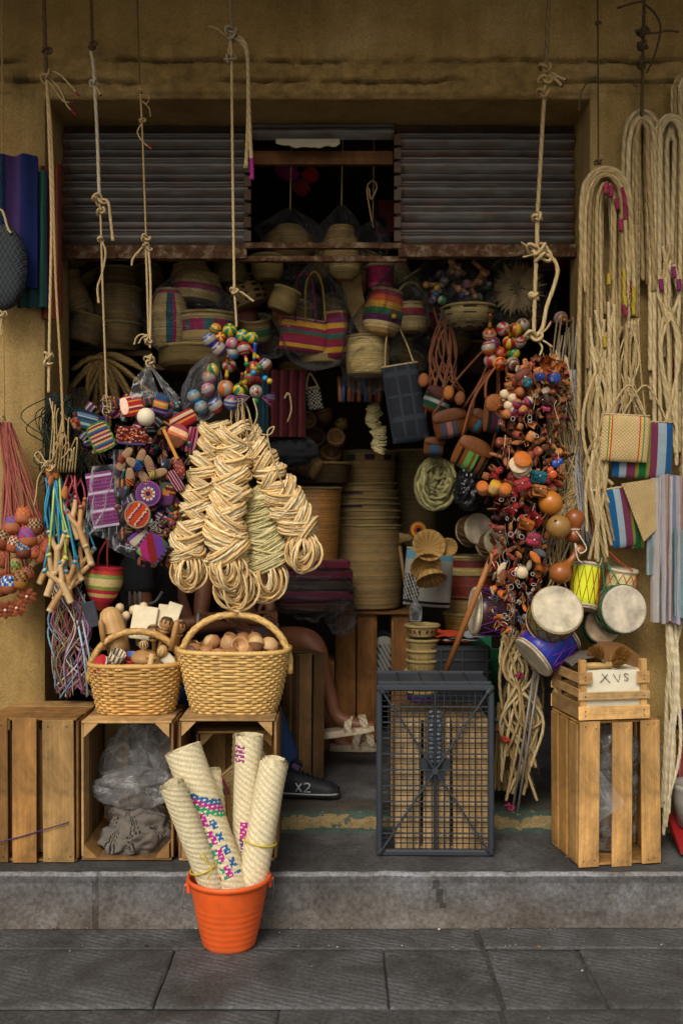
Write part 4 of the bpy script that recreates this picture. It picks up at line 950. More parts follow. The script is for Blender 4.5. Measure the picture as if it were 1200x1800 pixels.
def fan_loop(r, n, pal, seed):
    """loose end loops: rings of different size that all pass through the tie at the top and fan apart"""
    q = random.Random(seed + 90); m = MB()
    for k in range(n):
        rr = r * q.uniform(.62, 1.08); ex = q.uniform(.8, 1.05); yaw = rad(-62 + 124 * k / (n - 1) + q.uniform(-8, 8)); lean = rad(q.uniform(-22, 22)); c = jit(q.choice(pal), .13, q); N = 22
        e = Euler((0, lean, yaw)).to_matrix(); off = V((q.uniform(-.012, .012), q.uniform(-.012, .012), q.uniform(-.01, .01)))
        m.tube([e @ V((rr * ex * math.sin(t), .004 * nz(t, k), rr * math.cos(t) - rr + .055)) + off for t in [2 * PI * i / N for i in range(N)]], .0052 * q.uniform(.85, 1.1), c, 5, closed=True)
    return m
COILS = {}
def coil(kind, seed):
    key = (kind, seed)
    if key not in COILS:
        if kind == 'w': m = coil_mesh(.072, .055, 12, FB, seed, .0052, .022)
        elif kind == 'g': m = coil_mesh(.088, .06, 13, FG, seed, .0052, .026)
        elif kind == 'l': m = fan_loop(.062, 15, FB, seed)
        elif kind == 'L': m = fan_loop(.078, 13, FB, seed)
        elif kind == 's': m = coil_mesh(.03, .024, 6, FG, seed, .0034, .012)
        else: m = coil_mesh(.055, .055, 9, [H('8f8a55'), H('7d7a4a')], seed, .0042, .02)
        me = mesh('coil', m); me.materials.append(M_FIBRE); COILS[key] = me
    return COILS[key]
def skein(label, path, Y, n, kind='w', tip='l', tilt=27, s0=1.0, s1=1.0, tips=2, group='raw fibre skeins hung in the middle', jx=.008):
    pts = [P(p[0], p[1], Y + (p[2] if len(p) > 2 else 0)) for p in path]; pts = spline(pts, 12); t = thing('fibre_skein', label, 'skein', pts[0], group=group)
    for k in range(n):
        i = int(k / (n - 1) * (len(pts) - 1)); p = pts[i]; d = (pts[min(i + 1, len(pts) - 1)] - pts[max(0, i - 1)]).normalized()
        lean = math.atan2(d.x, -d.z)
        o = obj('coil', coil(kind, k % 5), None, t, p - pts[0] + V((R.uniform(-jx, jx), R.uniform(-jx, jx), 0)))
        o.rotation_euler = (rad(R.uniform(8, 26)), rad(tilt if k % 2 else -tilt) + rad(R.uniform(-8, 8)) - lean, rad(R.uniform(-30, 30))); f = (s0 + (s1 - s0) * k / n) * R.uniform(.92, 1.06); o.scale = (f, f, f)
    for k in range(tips):
        p = pts[-1]; o = obj('end_loop', coil(tip, 10 + k), None, t, p - pts[0] + V((.004 * k, -.012 * k, -.055 - .02 * k)))
        o.rotation_euler = (rad(R.uniform(-6, 6)), rad(R.uniform(-16, 16)), rad(R.uniform(-15, 15)))
    return t
skein('long plaited fibre skein, leftmost of the hanging bunch', [(378, 752), (364, 800), (350, 860), (338, 920), (330, 968)], 3.79, 17, s0=.8, s1=.95)
skein('long plaited fibre skein hanging in the middle of the bunch', [(413, 758), (412, 810), (404, 870), (397, 925), (398, 968)], 3.76, 17, s0=.85, s1=1.15)
skein('plaited fibre skein swinging out to the right of the bunch', [(440, 770), (462, 810), (486, 852), (508, 895), (530, 935)], 3.78, 15, s0=.72, s1=1.05, tips=2)
skein('greenish fibre skein tucked behind the middle of the bunch', [(443, 868), (458, 910), (466, 950), (470, 985)], 3.82, 11, 'g', 'L', 14, .7, 1.0, 1)
skein('short thin greenish skein at the left edge of the bunch', [(318, 895), (310, 925), (306, 960)], 3.85, 7, 'w', 'l', 15, .45, .5, 0)
skein('lowest looped skein with wide dangling loops above the gourd basket', [(406, 978), (412, 990)], 3.80, 3, 'w', 'L', 30, .9, .9, 2)
skein('wide loose loop of fibre at the lower right of the bunch', [(452, 985), (460, 990)], 3.83, 2, 'g', 'L', 40, .8, .9, 1)
# cords the skeins hang by
t = thing('tie_cords', 'bundle of pale cords tying the rattles to the fibre skeins', 'cords', P(415, 720, 3.80))
for k in range(12):
    x = R.uniform(398, 440); m = MB(); m.tube(wpath([(R.uniform(408, 430), 700), (x, 730), (x + R.uniform(-14, 26), 775 + R.uniform(0, 30))], 3.74 + R.uniform(-.02, .05)), .0024, SIS, 5); sub('cord', m, M_ROPE, t)
m = MB(); m.tube(wpath([(445, 700), (452, 730), (440, 755), (425, 750), (470, 765), (482, 750), (470, 760), (478, 800), (500, 860)], 3.72), .003, SIS, 5); sub('cord', m, M_ROPE, t)
# ---------------------------------------------------------------- painted rattles and toys
def ball_mesh(c1, c2, c3, kind, r=.028):
    m = MB(); seg, rg = 24, 12
    def col(i, j):
        lat = j / rg
        if kind == 0: return c1 if (i // 3) % 2 else c2                       # meridian stripes
        if kind == 1: return c3 if abs(lat - .5) < .1 or abs(lat - .72) < .04 else (c1 if lat > .5 else c2)
        if kind == 2: return c3 if .55 < lat < .65 or .36 < lat < .42 else (c1 if (i // 2) % 2 and lat > .6 else c2)
        return c1 if lat > .7 and (i // 2) % 2 else (c3 if lat > .62 else c2)
    m.ball((0, 0, 0), r, col, seg, rg); return m
PB = {'blue': '1f4fa8', 'sky': '2e8fc4', 'green': '1e7a3a', 'yellow': 'd6b32c', 'red': 'a81e22', 'orange': 'c9641e', 'white': 'a89c8a', 'purple': '4f2a78', 'teal': '1a8a86', 'pink': 'c24a80', 'brown': '7d3f20'}
PB = {k: H(v, .68) for k, v in PB.items()}
def rattle(label, px, py, Y, c, kind, rot, handle=None, s_=1.0, group='painted rattles hanging above the skeins'):
    t = thing('painted_rattle', label, 'rattle', P(px, py, Y), rot, group); t.scale = (s_,) * 3
    obj('ball', ball_mesh(PB[c[0]], PB[c[1]], PB[c[2]], kind), M_PAINT, t)
    if handle:
        m = MB(); m.lathe([(.006, .024), (.007, .04), (.0055, .06), (.007, .085), (.008, .094), (.001, .096)], lambda i, j: PB[handle] if i != 1 else PB['yellow'], 10); obj('handle', m, M_PAINT, t)
    return t
L_ = 'painted rattle '
for lab, px, py, c, k, rot, hd, s_ in (
  ('green and yellow striped ball at the top of the rattle bunch', 404, 581, ('green', 'yellow', 'teal'), 0, (1.2, .3, 0), None, .95),
  ('teal and yellow starred ball at the top right of the rattle bunch', 426, 591, ('yellow', 'teal', 'green'), 0, (1.5, 0, 0), None, .95),
  ('dark green and yellow ball at the far right top of the rattles', 443, 594, ('green', 'yellow', 'teal'), 0, (.9, .7, 0), None, .85),
  ('yellow and orange small ball at the left top of the rattles', 379, 579, ('yellow', 'orange', 'green'), 2, (.6, .4, 0), None, .85),
  ('yellow ball with red triangles below the topmost left rattle', 388, 594, ('red', 'yellow', 'yellow'), 0, (1.3, .2, 0), None, .85),
  ('blue egg rattle with a white line at the left of the bunch', 369, 598, ('blue', 'blue', 'white'), 1, (.3, -.6, 0), None, 1.0),
  ('purple and white lined rattle under the blue egg', 385, 614, ('purple', 'purple', 'white'), 1, (.4, -.8, 0), None, 1.0),
  ('pink and cream striped ball in the centre of the rattles', 408, 604, ('pink', 'white', 'white'), 0, (.5, .2, 0), None, .85),
  ('sky blue ball with white line in the centre of the rattles', 409, 620, ('sky', 'sky', 'white'), 1, (.1, .05, 0), None, 1.0),
  ('red rattle with two white lines beside the sky blue ball', 429, 613, ('red', 'red', 'white'), 1, (3.0, -.2, 0), 'red', .95),
  ('blue and red rattle on a long red handle at the far right', 466, 642, ('purple', 'brown', 'white'), 1, (.2, -.75, 0), 'red', .95),
  ('red and cream starburst ball left of the long handles', 403, 643, ('red', 'white', 'white'), 0, (1.3, .2, 0), 'brown', .95),
  ('red banded rattle with short blue handle', 446, 648, ('red', 'orange', 'yellow'), 2, (.4, .1, 0), 'blue', 1.05),
  ('green and yellow banded rattle above the clown face', 440, 664, ('yellow', 'red', 'green'), 2, (.2, -.1, 0), None, 1.15),
  ('orange and white striped egg low in the rattles', 397, 683, ('orange', 'white', 'white'), 0, (.2, .1, 0), 'brown', 1.15),
  ('cream rimmed ball with yellow and green rays', 423, 686, ('green', 'yellow', 'white'), 0, (1.0, .3, 0), 'brown', 1.05),
  ('orange blue and white striped ball lowest of the rattles', 407, 708, ('orange', 'blue', 'white'), 2, (.3, .1, 0), None, 1.05),
  ('red and white capped ball at the lower left of the rattles', 379, 713, ('blue', 'red', 'white'), 1, (.4, -.6, 0), None, 1.05)):
    rattle(lab, px, py, 3.78 - R.uniform(0, .035), c, k, rot, hd, s_)
# small doll with a white face and tinsel arms
t = thing('clown_doll', 'small toy doll with round white face and pink tinsel arms', 'doll', P(450, 688, 3.73))
m = MB(); m.ball((0, 0, 0), .025, PB['white'], 18, 12); obj('head', m, M_PAINT, t)
m = MB(); m.ball((.006, -.024, -.003), .006, PB['red'], 8, 6); m.tube([V((.012 * math.cos(a), -.0225, -.006 + .012 * math.sin(a))) for a in [PI + PI * k / 8 for k in range(9)]], .0022, PB['red'], 5); obj('mouth', m, M_PAINT, t)
for sx in (-1, 1):
    m = MB(); m.ball((sx * .008, -.022, .008), .003, (.01, .01, .01), 8, 5); obj('eye', m, M_PAINT, t)
m = MB()
for k in range(60):
    sx = R.choice((-1, 1)); a = R.uniform(-.7, .3); m.tube([(sx * .02, 0, -.02), (sx * (.02 + .05 * math.cos(a)), R.uniform(-.02, .02), -.02 + .06 * math.sin(a))], .0012, R.choice((PB['pink'], PB['white'], PB['purple'], PB['blue'])), 3)
obj('tinsel', m, M_PAINT, t)['kind'] = 'stuff'
m = MB()
for k in range(90): a = R.random() * 2 * PI; q = R.random(); m.tube([(.02 * q * math.cos(a), .02 * q * math.sin(a), .028), (.032 * q * math.cos(a), .032 * q * math.sin(a) - .01, .028 + .03 * (1 - q * q))], .0016, PB['red'], 3)
obj('hair', m, M_CLOTH, t)['kind'] = 'stuff'
m = MB(); m.ball((0, 0, -.034), .013, PB['green'], 12, 8); obj('base_ball', m, M_PAINT, t)
for i, (px, py, c) in enumerate(((446, 655, 'sky'), (466, 665, 'sky'), (430, 671, 'yellow'), (474, 670, 'yellow'), (434, 640, 'green'), (456, 646, 'green'))):
    m = MB(); m.ball((0, 0, 0), .011, PB[c], 12, 8); tag(obj('wooden_bead', m, M_PAINT, None, P(px, py, 3.715)), ('sky blue bead above the doll', 'sky blue bead right of the doll hair', 'yellow bead left of the doll hair', 'yellow bead at the far right of the doll', 'green bead on the red handles', 'green bead near the far right rattle')[i], 'bead')
# rattles in a clear bag at the left
for lab, px, py, c, k in (('sky blue ball with white line, lower left inside the clear bag', 341, 697, ('sky', 'sky', 'white'), 1), ('sky blue ball at the bottom of the clear bag', 354, 716, ('sky', 'sky', 'white'), 1), ('pink ball inside the clear bag', 366, 684, ('pink', 'pink', 'white'), 1), ('orange ball high inside the clear bag', 368, 664, ('orange', 'pink', 'white'), 1), ('yellow ball near the top of the clear bag', 376, 650, ('green', 'yellow', 'white'), 0)):
    rattle(lab, px, py, 3.80, c, k, (.3, -.4, 0), None, .95, 'rattles in the clear bag')
def bag(name, label, px, py, wpx, hpx, Y, depth=.09, seed=0, mat=None, amp=.22, tail=None, group=None, rot=0.0):
    """closed clear bag with gathered neck; (px,py) is its middle, w/h in photo pixels"""
    c = P(px, py, Y); rx, rz = S(wpx, Y) / 2, S(hpx, Y) / 2; m = MB()
    ca, sa = math.cos(rot), math.sin(rot)
    def fn(a, b):
        z = -1 + 2 * b; ph = 2 * PI * a
        wd = math.sqrt(max(0, 1 - ((-z - .0) / 1.0) ** 4)) if z < .1 else max(.06, (1 - ((z - .1) / .9) ** 1.3 * .94))
        cx = math.copysign(abs(math.cos(ph)) ** .75, math.cos(ph)); sy = math.copysign(abs(math.sin(ph)) ** .9, math.sin(ph))
        q = 1 + amp * (noise.noise(V((cx * 1.5 + seed, sy * 1.5, z * 2.2))) + .6 * noise.noise(V((cx * 4 + seed, sy * 4, z * 1.6)))) + (.10 * math.sin(ph * 9 + seed) * max(0, z) + .04 * math.sin(ph * 13 + z * 5))
        x, zz = rx * wd * cx * q, rz * z * (1 + .05 * noise.noise(V((cx * 2, seed, z))))
        return c + V((x * ca - zz * sa, depth * wd * sy * q, x * sa + zz * ca))
    m.grid(56, 26, fn, (1, 1, 1), cu=True)
    return tag(obj(name, m, mat or M_BAG), label, 'bag', group)
bag('plastic_bag', 'clear plastic bag of painted balls left of the rattle bunch', 358, 678, 66, 126, 3.79, .06, 3, M_FILM, rot=rad(-16))

# ---------------------------------------------------------------- coin purses and woven trinkets, left bunch
def stripe(seq, rep=1, ax='v', dot=None):
    seq = [H(c) for c in seq]
    def f(u, v):
        t = v if ax == 'v' else (u if ax == 'u' else (u + v) / 2); k = int(t * len(seq) * rep) % len(seq); c = seq[k]
        if dot and int(u * 14) % 2 == 0 and k % 2: c = H(dot)
        return c
    return f
def purse(name, label, cat, px, py, w_, h_, col, rot=(0, 0, 0), Y=3.74, th=.022, mat=None, edge=None, rc=.12, flap=None, n=14, group='woven trinkets in the left bunch', ring=True):
    t = thing(name, label, cat, P(px, py, Y), rot, group); th *= .62; w_ *= .92; h_ *= .92; m = MB(); m.pillow(S(w_, Y), S(h_, Y), th, col, n, n, rc=rc); obj('body', m, mat or M_CLOTH, t)
    if edge:
        W, Hh = S(w_, Y) / 2 * .97, S(h_, Y) / 2 * .97; m = MB(); k = 1 - rc
        m.tube(spline([V((W * math.copysign(abs(math.cos(a)) ** .45, math.cos(a)), 0, Hh * math.copysign(abs(math.sin(a)) ** .45, math.sin(a)))) for a in [2 * PI * i / 24 for i in range(25)]], 2), .0035, lambda i, j: H(edge) if i % 2 else H(edge, .55), 6); obj('piping', m, M_CLOTH, t)
    if flap: m = MB(); m.pillow(S(w_, Y) * flap[1], S(h_, Y) * .8, th * .4, flap[0], 6, 6); obj('tag', m, M_LEATHER, t, (S(w_, Y) * flap[2], -th * .55, 0))
    return t
TX1 = ['35536b', '35536b', '9db1a8', '35536b', '28435c', '9db1a8', '6d7a98', '28435c']
TX2 = ['8f2a55', 'd8a03a', '5a2a72', 'c9643a', '2f6f8a', 'c9a23a', '7a2a3a', 'd9c0a0']
TX3 = ['b02a2a', 'b02a2a', 'e08a3a', '8a1f3a', 'e0c090', 'b02a2a']
TX4 = ['7a2a6a', '9a3f8a', '7a2a6a', '8a3578', 'd8c8d8', '7a2a6a', '8a3578', '6a225c']
TX5 = ['c9451c', 'd8602a', '5a2358', 'd8602a', 'e8d0b0', 'c9451c']
TX6 = ['5a2a72', '9a6ab0', '3a2a5a', 'd08a3a', 'e0b060', 'c04a3a', '2f4f6f', '2f4f6f']
purse('coin_purse', 'dark blue striped coin purse at the far left of the bunch', 'purse', 152, 739, 48, 34, stripe(TX1, 1), (0, rad(14), rad(10)), 3.76, .018, edge='1c2c3c')
purse('coin_purse', 'multicoloured patchwork purse with bright green edging', 'purse', 178, 768, 44, 56, stripe(TX2, 2, dot='d8b080'), (0, rad(-24), 0), 3.73, .02, edge='4f9a2a')
purse('tagged_pouch', 'red woven pouch with a pale leather tag', 'pouch', 231, 713, 44, 42, stripe(TX3, 2), (rad(-10), rad(-12), 0), 3.74, .03, flap=(H('d0a890'), .36, -.28))
purse('woven_box', 'small box pouch with purple orange and blue stripes', 'pouch', 283, 711, 32, 40, stripe(TX6, 1), (rad(8), rad(16), rad(-20)), 3.74, .045, rc=.02)
purse('woven_pouch', 'red and orange striped pouch curling at the right of the bunch', 'pouch', 322, 738, 52, 30, stripe(TX3, 1), (0, rad(-28), 0), 3.74, .03)
purse('woven_boot', 'round leather purse with an orange woven patch', 'purse', 312, 765, 40, 44, stripe(['6d3a1f', '6d3a1f', 'c9643a', 'e0b080', '8a2a3a'], 1), (0, rad(24), 0), 3.73, .03, M_LEATHER, rc=.3)
purse('leather_disc', 'brown leather disc below the woven patch purse', 'disc', 308, 777, 30, 24, H('7d4520'), (rad(15), rad(-8), 0), 3.705, .008, M_LEATHER, rc=.35)
purse('woven_pouch', 'pink and maroon striped pouch at the right edge of the bunch', 'pouch', 333, 772, 30, 50, stripe(['8a2a4a', 'c04a6a', '5a1a3a', 'd88a8a'], 2, 'u'), (0, rad(12), 0), 3.75, .02)
purse('floral_pouch', 'dark red flowered pouch with a lavender hem', 'pouch', 232, 766, 60, 36, lambda u, v: H('6a5a90') if v < .12 else (H('c9603a') if nz(u * 9, v * 7) > .18 else (H('d8b8a0') if nz(u * 13, v * 9, 4) > .34 else H('5a1c18'))), (0, rad(4), 0), 3.735, .02, n=24)
m = MB(); m.ball((0, 0, 0), S(16, 3.71), H('d8ccb0'), 20, 14); tag(obj('cloth_ball', m, M_HIDE, None, P(257, 733, 3.71)), 'cream stitched ball in the middle of the left bunch', 'ball')
m = MB(); m.box((0, 0, 0), (.012, .008, .12), H('c9842a'), ch=.003); tag(obj('orange_stick', m, M_PAINT, None, P(300, 781, 3.69), rot=(0, rad(-25), 0), smooth=False), 'bright orange stick slanting across the left bunch', 'stick')
purse('purple_cloth', 'folded purple cloth with white stripes in a clear sleeve', 'cloth', 180, 878, 50, 106, lambda u, v: H('d0c0d0') if min(abs(v - .02), abs(v - .30), abs(v - .62), abs(v - .93)) < .022 else (H('74255f') if int(v * 46) % 3 else H('8f4080')), (0, rad(-9), 0), 3.74, .012, rc=.0, n=46)
m = MB()
def slv(x0, y0, x1, y1, x2, y2, x3, y3, Y, sd, mm):
    a, b, c, d = P(x0, y0, Y), P(x1, y1, Y), P(x2, y2, Y), P(x3, y3, Y)
    mm.grid(18, 22, lambda u, v: (a * (1 - u) + b * u) * (1 - v) + (d * (1 - u) + c * u) * v + V((.003 * nz(u * 5, v * 7, sd), -.012 * math.sin(PI * u) + .014 * nz(u * 3.5, v * 3.5, sd) + .008 * nz(u * 9, v * 9, sd), 0)), (1, 1, 1))
slv(162, 820, 212, 815, 202, 952, 146, 936, 3.715, 1, m); tag(obj('plastic_sleeve', m, M_FILM), 'clear sleeve over the purple striped cloth', 'sleeve')
m = MB(); slv(198, 790, 222, 790, 240, 985, 190, 962, 3.75, 4, m); tag(obj('plastic_sleeve', m, M_FILM), 'long empty clear sleeve right of the purple cloth', 'sleeve')
m = MB(); slv(236, 668, 262, 640, 282, 700, 226, 702, 3.74, 7, m); slv(262, 640, 272, 650, 318, 700, 300, 712, 3.75, 9, m); tag(obj('plastic_wrap', m, M_MILK), 'crumpled clear plastic gathered at the top of the left bunch', 'bag')
def disc(name, label, px, py, d, col, rot, Y=3.72, n=30, th=.012):
    t = thing(name, label, 'purse', P(px, py, Y), rot, 'woven trinkets in the left bunch'); m = MB(); r = S(d, Y) / 2
    for sg in (-1, 1): m.grid(n, 10, lambda a, b: V((r * b * math.cos(2 * PI * a), sg * th / 2 * (1 - b ** 6), r * b * math.sin(2 * PI * a))), lambda i, j: col(i, j, n), cu=True)
    obj('body', m, M_CLOTH, t); m = MB(); m.tube([V((r * math.cos(2 * PI * k / 30), 0, r * math.sin(2 * PI * k / 30))) for k in range(30)], .004, H('8a5a90') if 'flower' in label else H('b08a68'), 6, closed=True); obj('piping', m, M_CLOTH, t)
disc('round_purse', 'round purple purse with a crocheted flower star', 261, 868, 42, lambda i, j, n: H('45204f') if j < 2 else (H('c9783a') if j < 4 and i % 4 < 3 else (H('e0d4b8') if 4 <= j < 6 and i % 3 else (H('274a48') if 5 <= j < 7 and i % 2 else H('7d3a88')))), (0, rad(10), 0))
disc('round_purse', 'round orange purse with slanted magenta stripes', 242, 905, 46, lambda i, j, n: (lambda s_: H('c9451c') if s_ < 3 else (H('e0b890') if s_ == 3 else H('6a2358')))(int((j * math.cos(2 * PI * i / n + .8) + 20) * .8) % 5), (0, 0, rad(-12)))
purse('patchwork_purse', 'square patchwork purse of green magenta and red panels', 'purse', 268, 963, 54, 52, lambda u, v: [H('7fae4a'), H('b02a72'), H('8a2420'), H('6a3a90'), H('4a5a4a')][min(4, int((u * .5 + v * .5) * 5))] if .12 < u < .9 else (H('3a2a4a') if int(v * 12) % 2 else H('6a5a80')), (0, rad(35), 0), 3.72, .022, n=20)
purse('patchwork_purse', 'small patchwork purse with a cream label behind the square one', 'purse', 245, 945, 40, 26, stripe(['b86a3a', 'd0c0a0', 'd0c0a0', '6a3a90'], 1), (0, rad(-38), 0), 3.75, .02)
purse('woven_pouch', 'grey green purse with an orange square beside the flower purse', 'pouch', 292, 868, 32, 44, lambda u, v: H('c9783a') if .3 < u < .7 and .4 < v < .7 else (H('4f5a4a') if v > .6 else H('6a3a68')), (0, rad(10), 0), 3.75, .02)
purse('woven_pouch', 'maroon and white striped pouch, right of the shoe charms', 'pouch', 309, 845, 20, 44, stripe(['8a1f3a', 'd0b0a8', '5a1f4a'], 4, 'u'), (0, rad(-32), 0), 3.735, .016)
purse('painted_oval', 'dark red oval trinket on a yellow string', 'trinket', 315, 820, 20, 40, lambda u, v: H('c06a2a') if nz(u * 9, v * 9) > .25 else H('6a1518'), (0, rad(-22), 0), 3.715, .012, M_PAINT, rc=.4)
def shoe_mesh(c1, c2, sole):
    m = MB(); m.pillow(.03, .062, .012, sole, 8, 10, rc=.3)
    m.grid(8, 6, lambda a, b: V((.014 * math.cos(PI * a), -.006 - .02 * math.sin(PI * a) * (1 - .3 * b), -.004 - .024 * b)), lambda i, j: c1 if (i + j) % 3 else c2); return m
for i, (px, py, rt, c1, c2) in enumerate(((229, 838, 0, 'a81e22', 'd8a03a'), (279, 832, 70, 'c9a23a', '2f6f5a'), (255, 842, -30, 'a82a4a', 'd8c0a0'), (212, 822, 30, '6d3a1f', '2f4f8a'), (236, 816, -50, '1f4f9a', '2a2a2a'), (248, 805, 20, '2f7fae', '1c2c3c'), (262, 815, -20, 'd0b090', 'b84a2a'), (222, 800, 40, '8a4a2a', 'a81e22'))):
    o = obj('woven_shoe', shoe_mesh(H(c1), H(c2), H('b08a68')), M_CLOTH, None, P(px, py, 3.725 + .006 * (i % 4)), rot=(rad(10), rad(rt), 0)); o.scale = (1.1,) * 3
    tag(o, ('red and gold', 'yellow and green', 'pink and cream', 'brown and blue', 'blue and black', 'light blue', 'cream and rust', 'rust and red')[i] + ' tiny woven shoe with a pale sole in the left bunch', 'shoe', 'woven shoe charms in the left bunch')
# fill of small dark woven bits behind them
q = random.Random(21); n0 = 0
fillc = [('dark red', '5a1a1f', 'c08a4a'), ('indigo', '1f2a55', '8a4a7a'), ('plum', '4a1f45', 'b08a3a'), ('teal', '1a4a4f', 'c04a3a'), ('brown', '4a2a18', 'a06a3a'), ('black', '16141a', '7a2a3a'), ('magenta', '7a1f55', 'd0a0b0')]
FP = []
for nm, a_, b_ in fillc:
    m = MB(); m.pillow(.05, .062, .02, stripe([a_, b_, a_, a_], 2), 8, 12, rc=.2); me = mesh('woven_charm', m); me.materials.append(M_CLOTH); FP.append((nm, me))
def envelope(env, py):
    for (y0, a0, b0), (y1, a1, b1) in zip(env, env[1:]):
        if y0 <= py <= y1: k = (py - y0) / (y1 - y0); return a0 + (a1 - a0) * k, b0 + (b1 - b0) * k
EL = [(690, 205, 300), (730, 130, 330), (780, 135, 345), (830, 190, 330), (880, 205, 315), (940, 215, 310), (1000, 240, 300)]
done = []
for k in range(900):
    py = q.uniform(700, 990); x0, x1 = envelope(EL, py); px = q.uniform(x0 + 8, x1 - 8)
    if px < 200 and py > 790: continue
    if all(math.hypot(px - a, py - b) > 17 for a, b in done) and len(done) < 75:
        done.append((px, py)); nm, me = q.choice(FP); o = obj('woven_charm', me, None, None, P(px, py, 3.80 + q.uniform(-.03, .03)), rot=(q.uniform(-.5, .5), q.uniform(-1.6, 1.6), q.uniform(-.7, .7))); o.scale = (q.uniform(.6, .95),) * 3
        zone = 'top' if py < 780 else ('middle' if py < 880 else 'bottom'); side = 'left' if px < (x0 + x1) / 2 else 'right'
        tag(o, f'small {nm} striped woven charm, {side} side, {zone} of the left bunch' + (', ' + ('tilted left' if o.rotation_euler[1] > .5 else ('tilted right' if o.rotation_euler[1] < -.5 else 'hanging straight'))), 'charm', 'small woven charms in the left bunch')
BR = []
for nm, sq in (('red and gold', ['8a1f24', 'c9962a', '7a1f3a', '2a2a3a']), ('blue and white', ['1f3f7a', 'b8b0a0', '1f3f7a', '7a2a3a']), ('pink and green', ['9a2a5a', '3f6a34', 'b88a3a', '3a1f3a']), ('orange and purple', ['b8581f', '4a2a66', 'b88a3a', '7a1f2a']), ('black and rainbow', ['16141a', '8a2a3a', '16141a', '2a6a6a', '16141a', 'b0882a']), ('turquoise', ['1a5f66', '9aa898', '1a4a55', '6a2a4a'])):
    for kd in range(3):
        m = MB()
        if kd == 0: m.pillow(.05, .04, .02, stripe(sq, 2), 8, 12, rc=.1)
        elif kd == 1: m.pillow(.034, .06, .018, stripe(sq, 3, 'd'), 8, 12, rc=.4)
        else: m.lathe([(.001, -.026), (.014, -.025), (.018, -.01), (.017, .012), (.011, .024), (.001, .026)], lambda i, j: H(sq[(i + j // 2) % len(sq)]), 14)
        me = mesh('woven_trinket', m); me.materials.append(M_CLOTH); BR.append((nm, ('pouch', 'oval', 'bottle')[kd], me))
q = random.Random(77); done2 = []
for k in range(4000):
    py = q.uniform(700, 992); x0, x1 = envelope(EL, py); px = q.uniform(x0, x1)
    if (px < 205 and py > 800) or len(done2) >= 95: continue
    if all(math.hypot(px - a, py - b) > 14 for a, b in done2):
        done2.append((px, py)); nm, kd, me = q.choice(BR); o = obj('woven_trinket', me, None, None, P(px, py, 3.762 + q.uniform(-.012, .015)), rot=(q.uniform(-.6, .6), q.uniform(-1.6, 1.6), q.uniform(-.8, .8))); f_ = q.uniform(.55, .95); o.scale = (f_ * q.uniform(.85, 1.15), f_, f_ * q.uniform(.85, 1.15))
        tag(o, f'little {nm} woven {kd} at the {("left", "centre", "right")[min(2, int(3 * (px - x0) / (x1 - x0)))]}, {("top", "upper middle", "lower middle", "bottom")[min(3, int((py - 700) / 73))]} of the left bunch', 'trinket', 'little woven trinkets in the left bunch')
# wire chains and ties inside the bunch
t = thing('key_rings', 'tangle of metal key rings and chains in the left bunch', 'key ring', P(270, 930, 3.72))
for k in range(10):
    m = MB(); c = P(262 + R.uniform(0, 18), 905 + R.uniform(0, 28), 3.715); e = Euler((R.uniform(0, 3), R.uniform(0, 3), 0)).to_matrix(); m.tube([c + e @ V((.009 * math.cos(a), .009 * math.sin(a), 0)) for a in [2 * PI * i / 14 for i in range(14)]], .0014, H('8a867c'), 5, closed=True); sub('ring', m, M_METAL, t)
m = MB(); knot(m, P(189, 706, 3.74), .035, .0025, SIS); knot(m, P(192, 716, 3.74), .03, .0025, SIS); knot(m, P(190, 726, 3.74), .026, .0025, SIS); tag(obj('cord_knot', m, M_ROPE), 'pale tangled cord knot above the patchwork purse', 'knot')
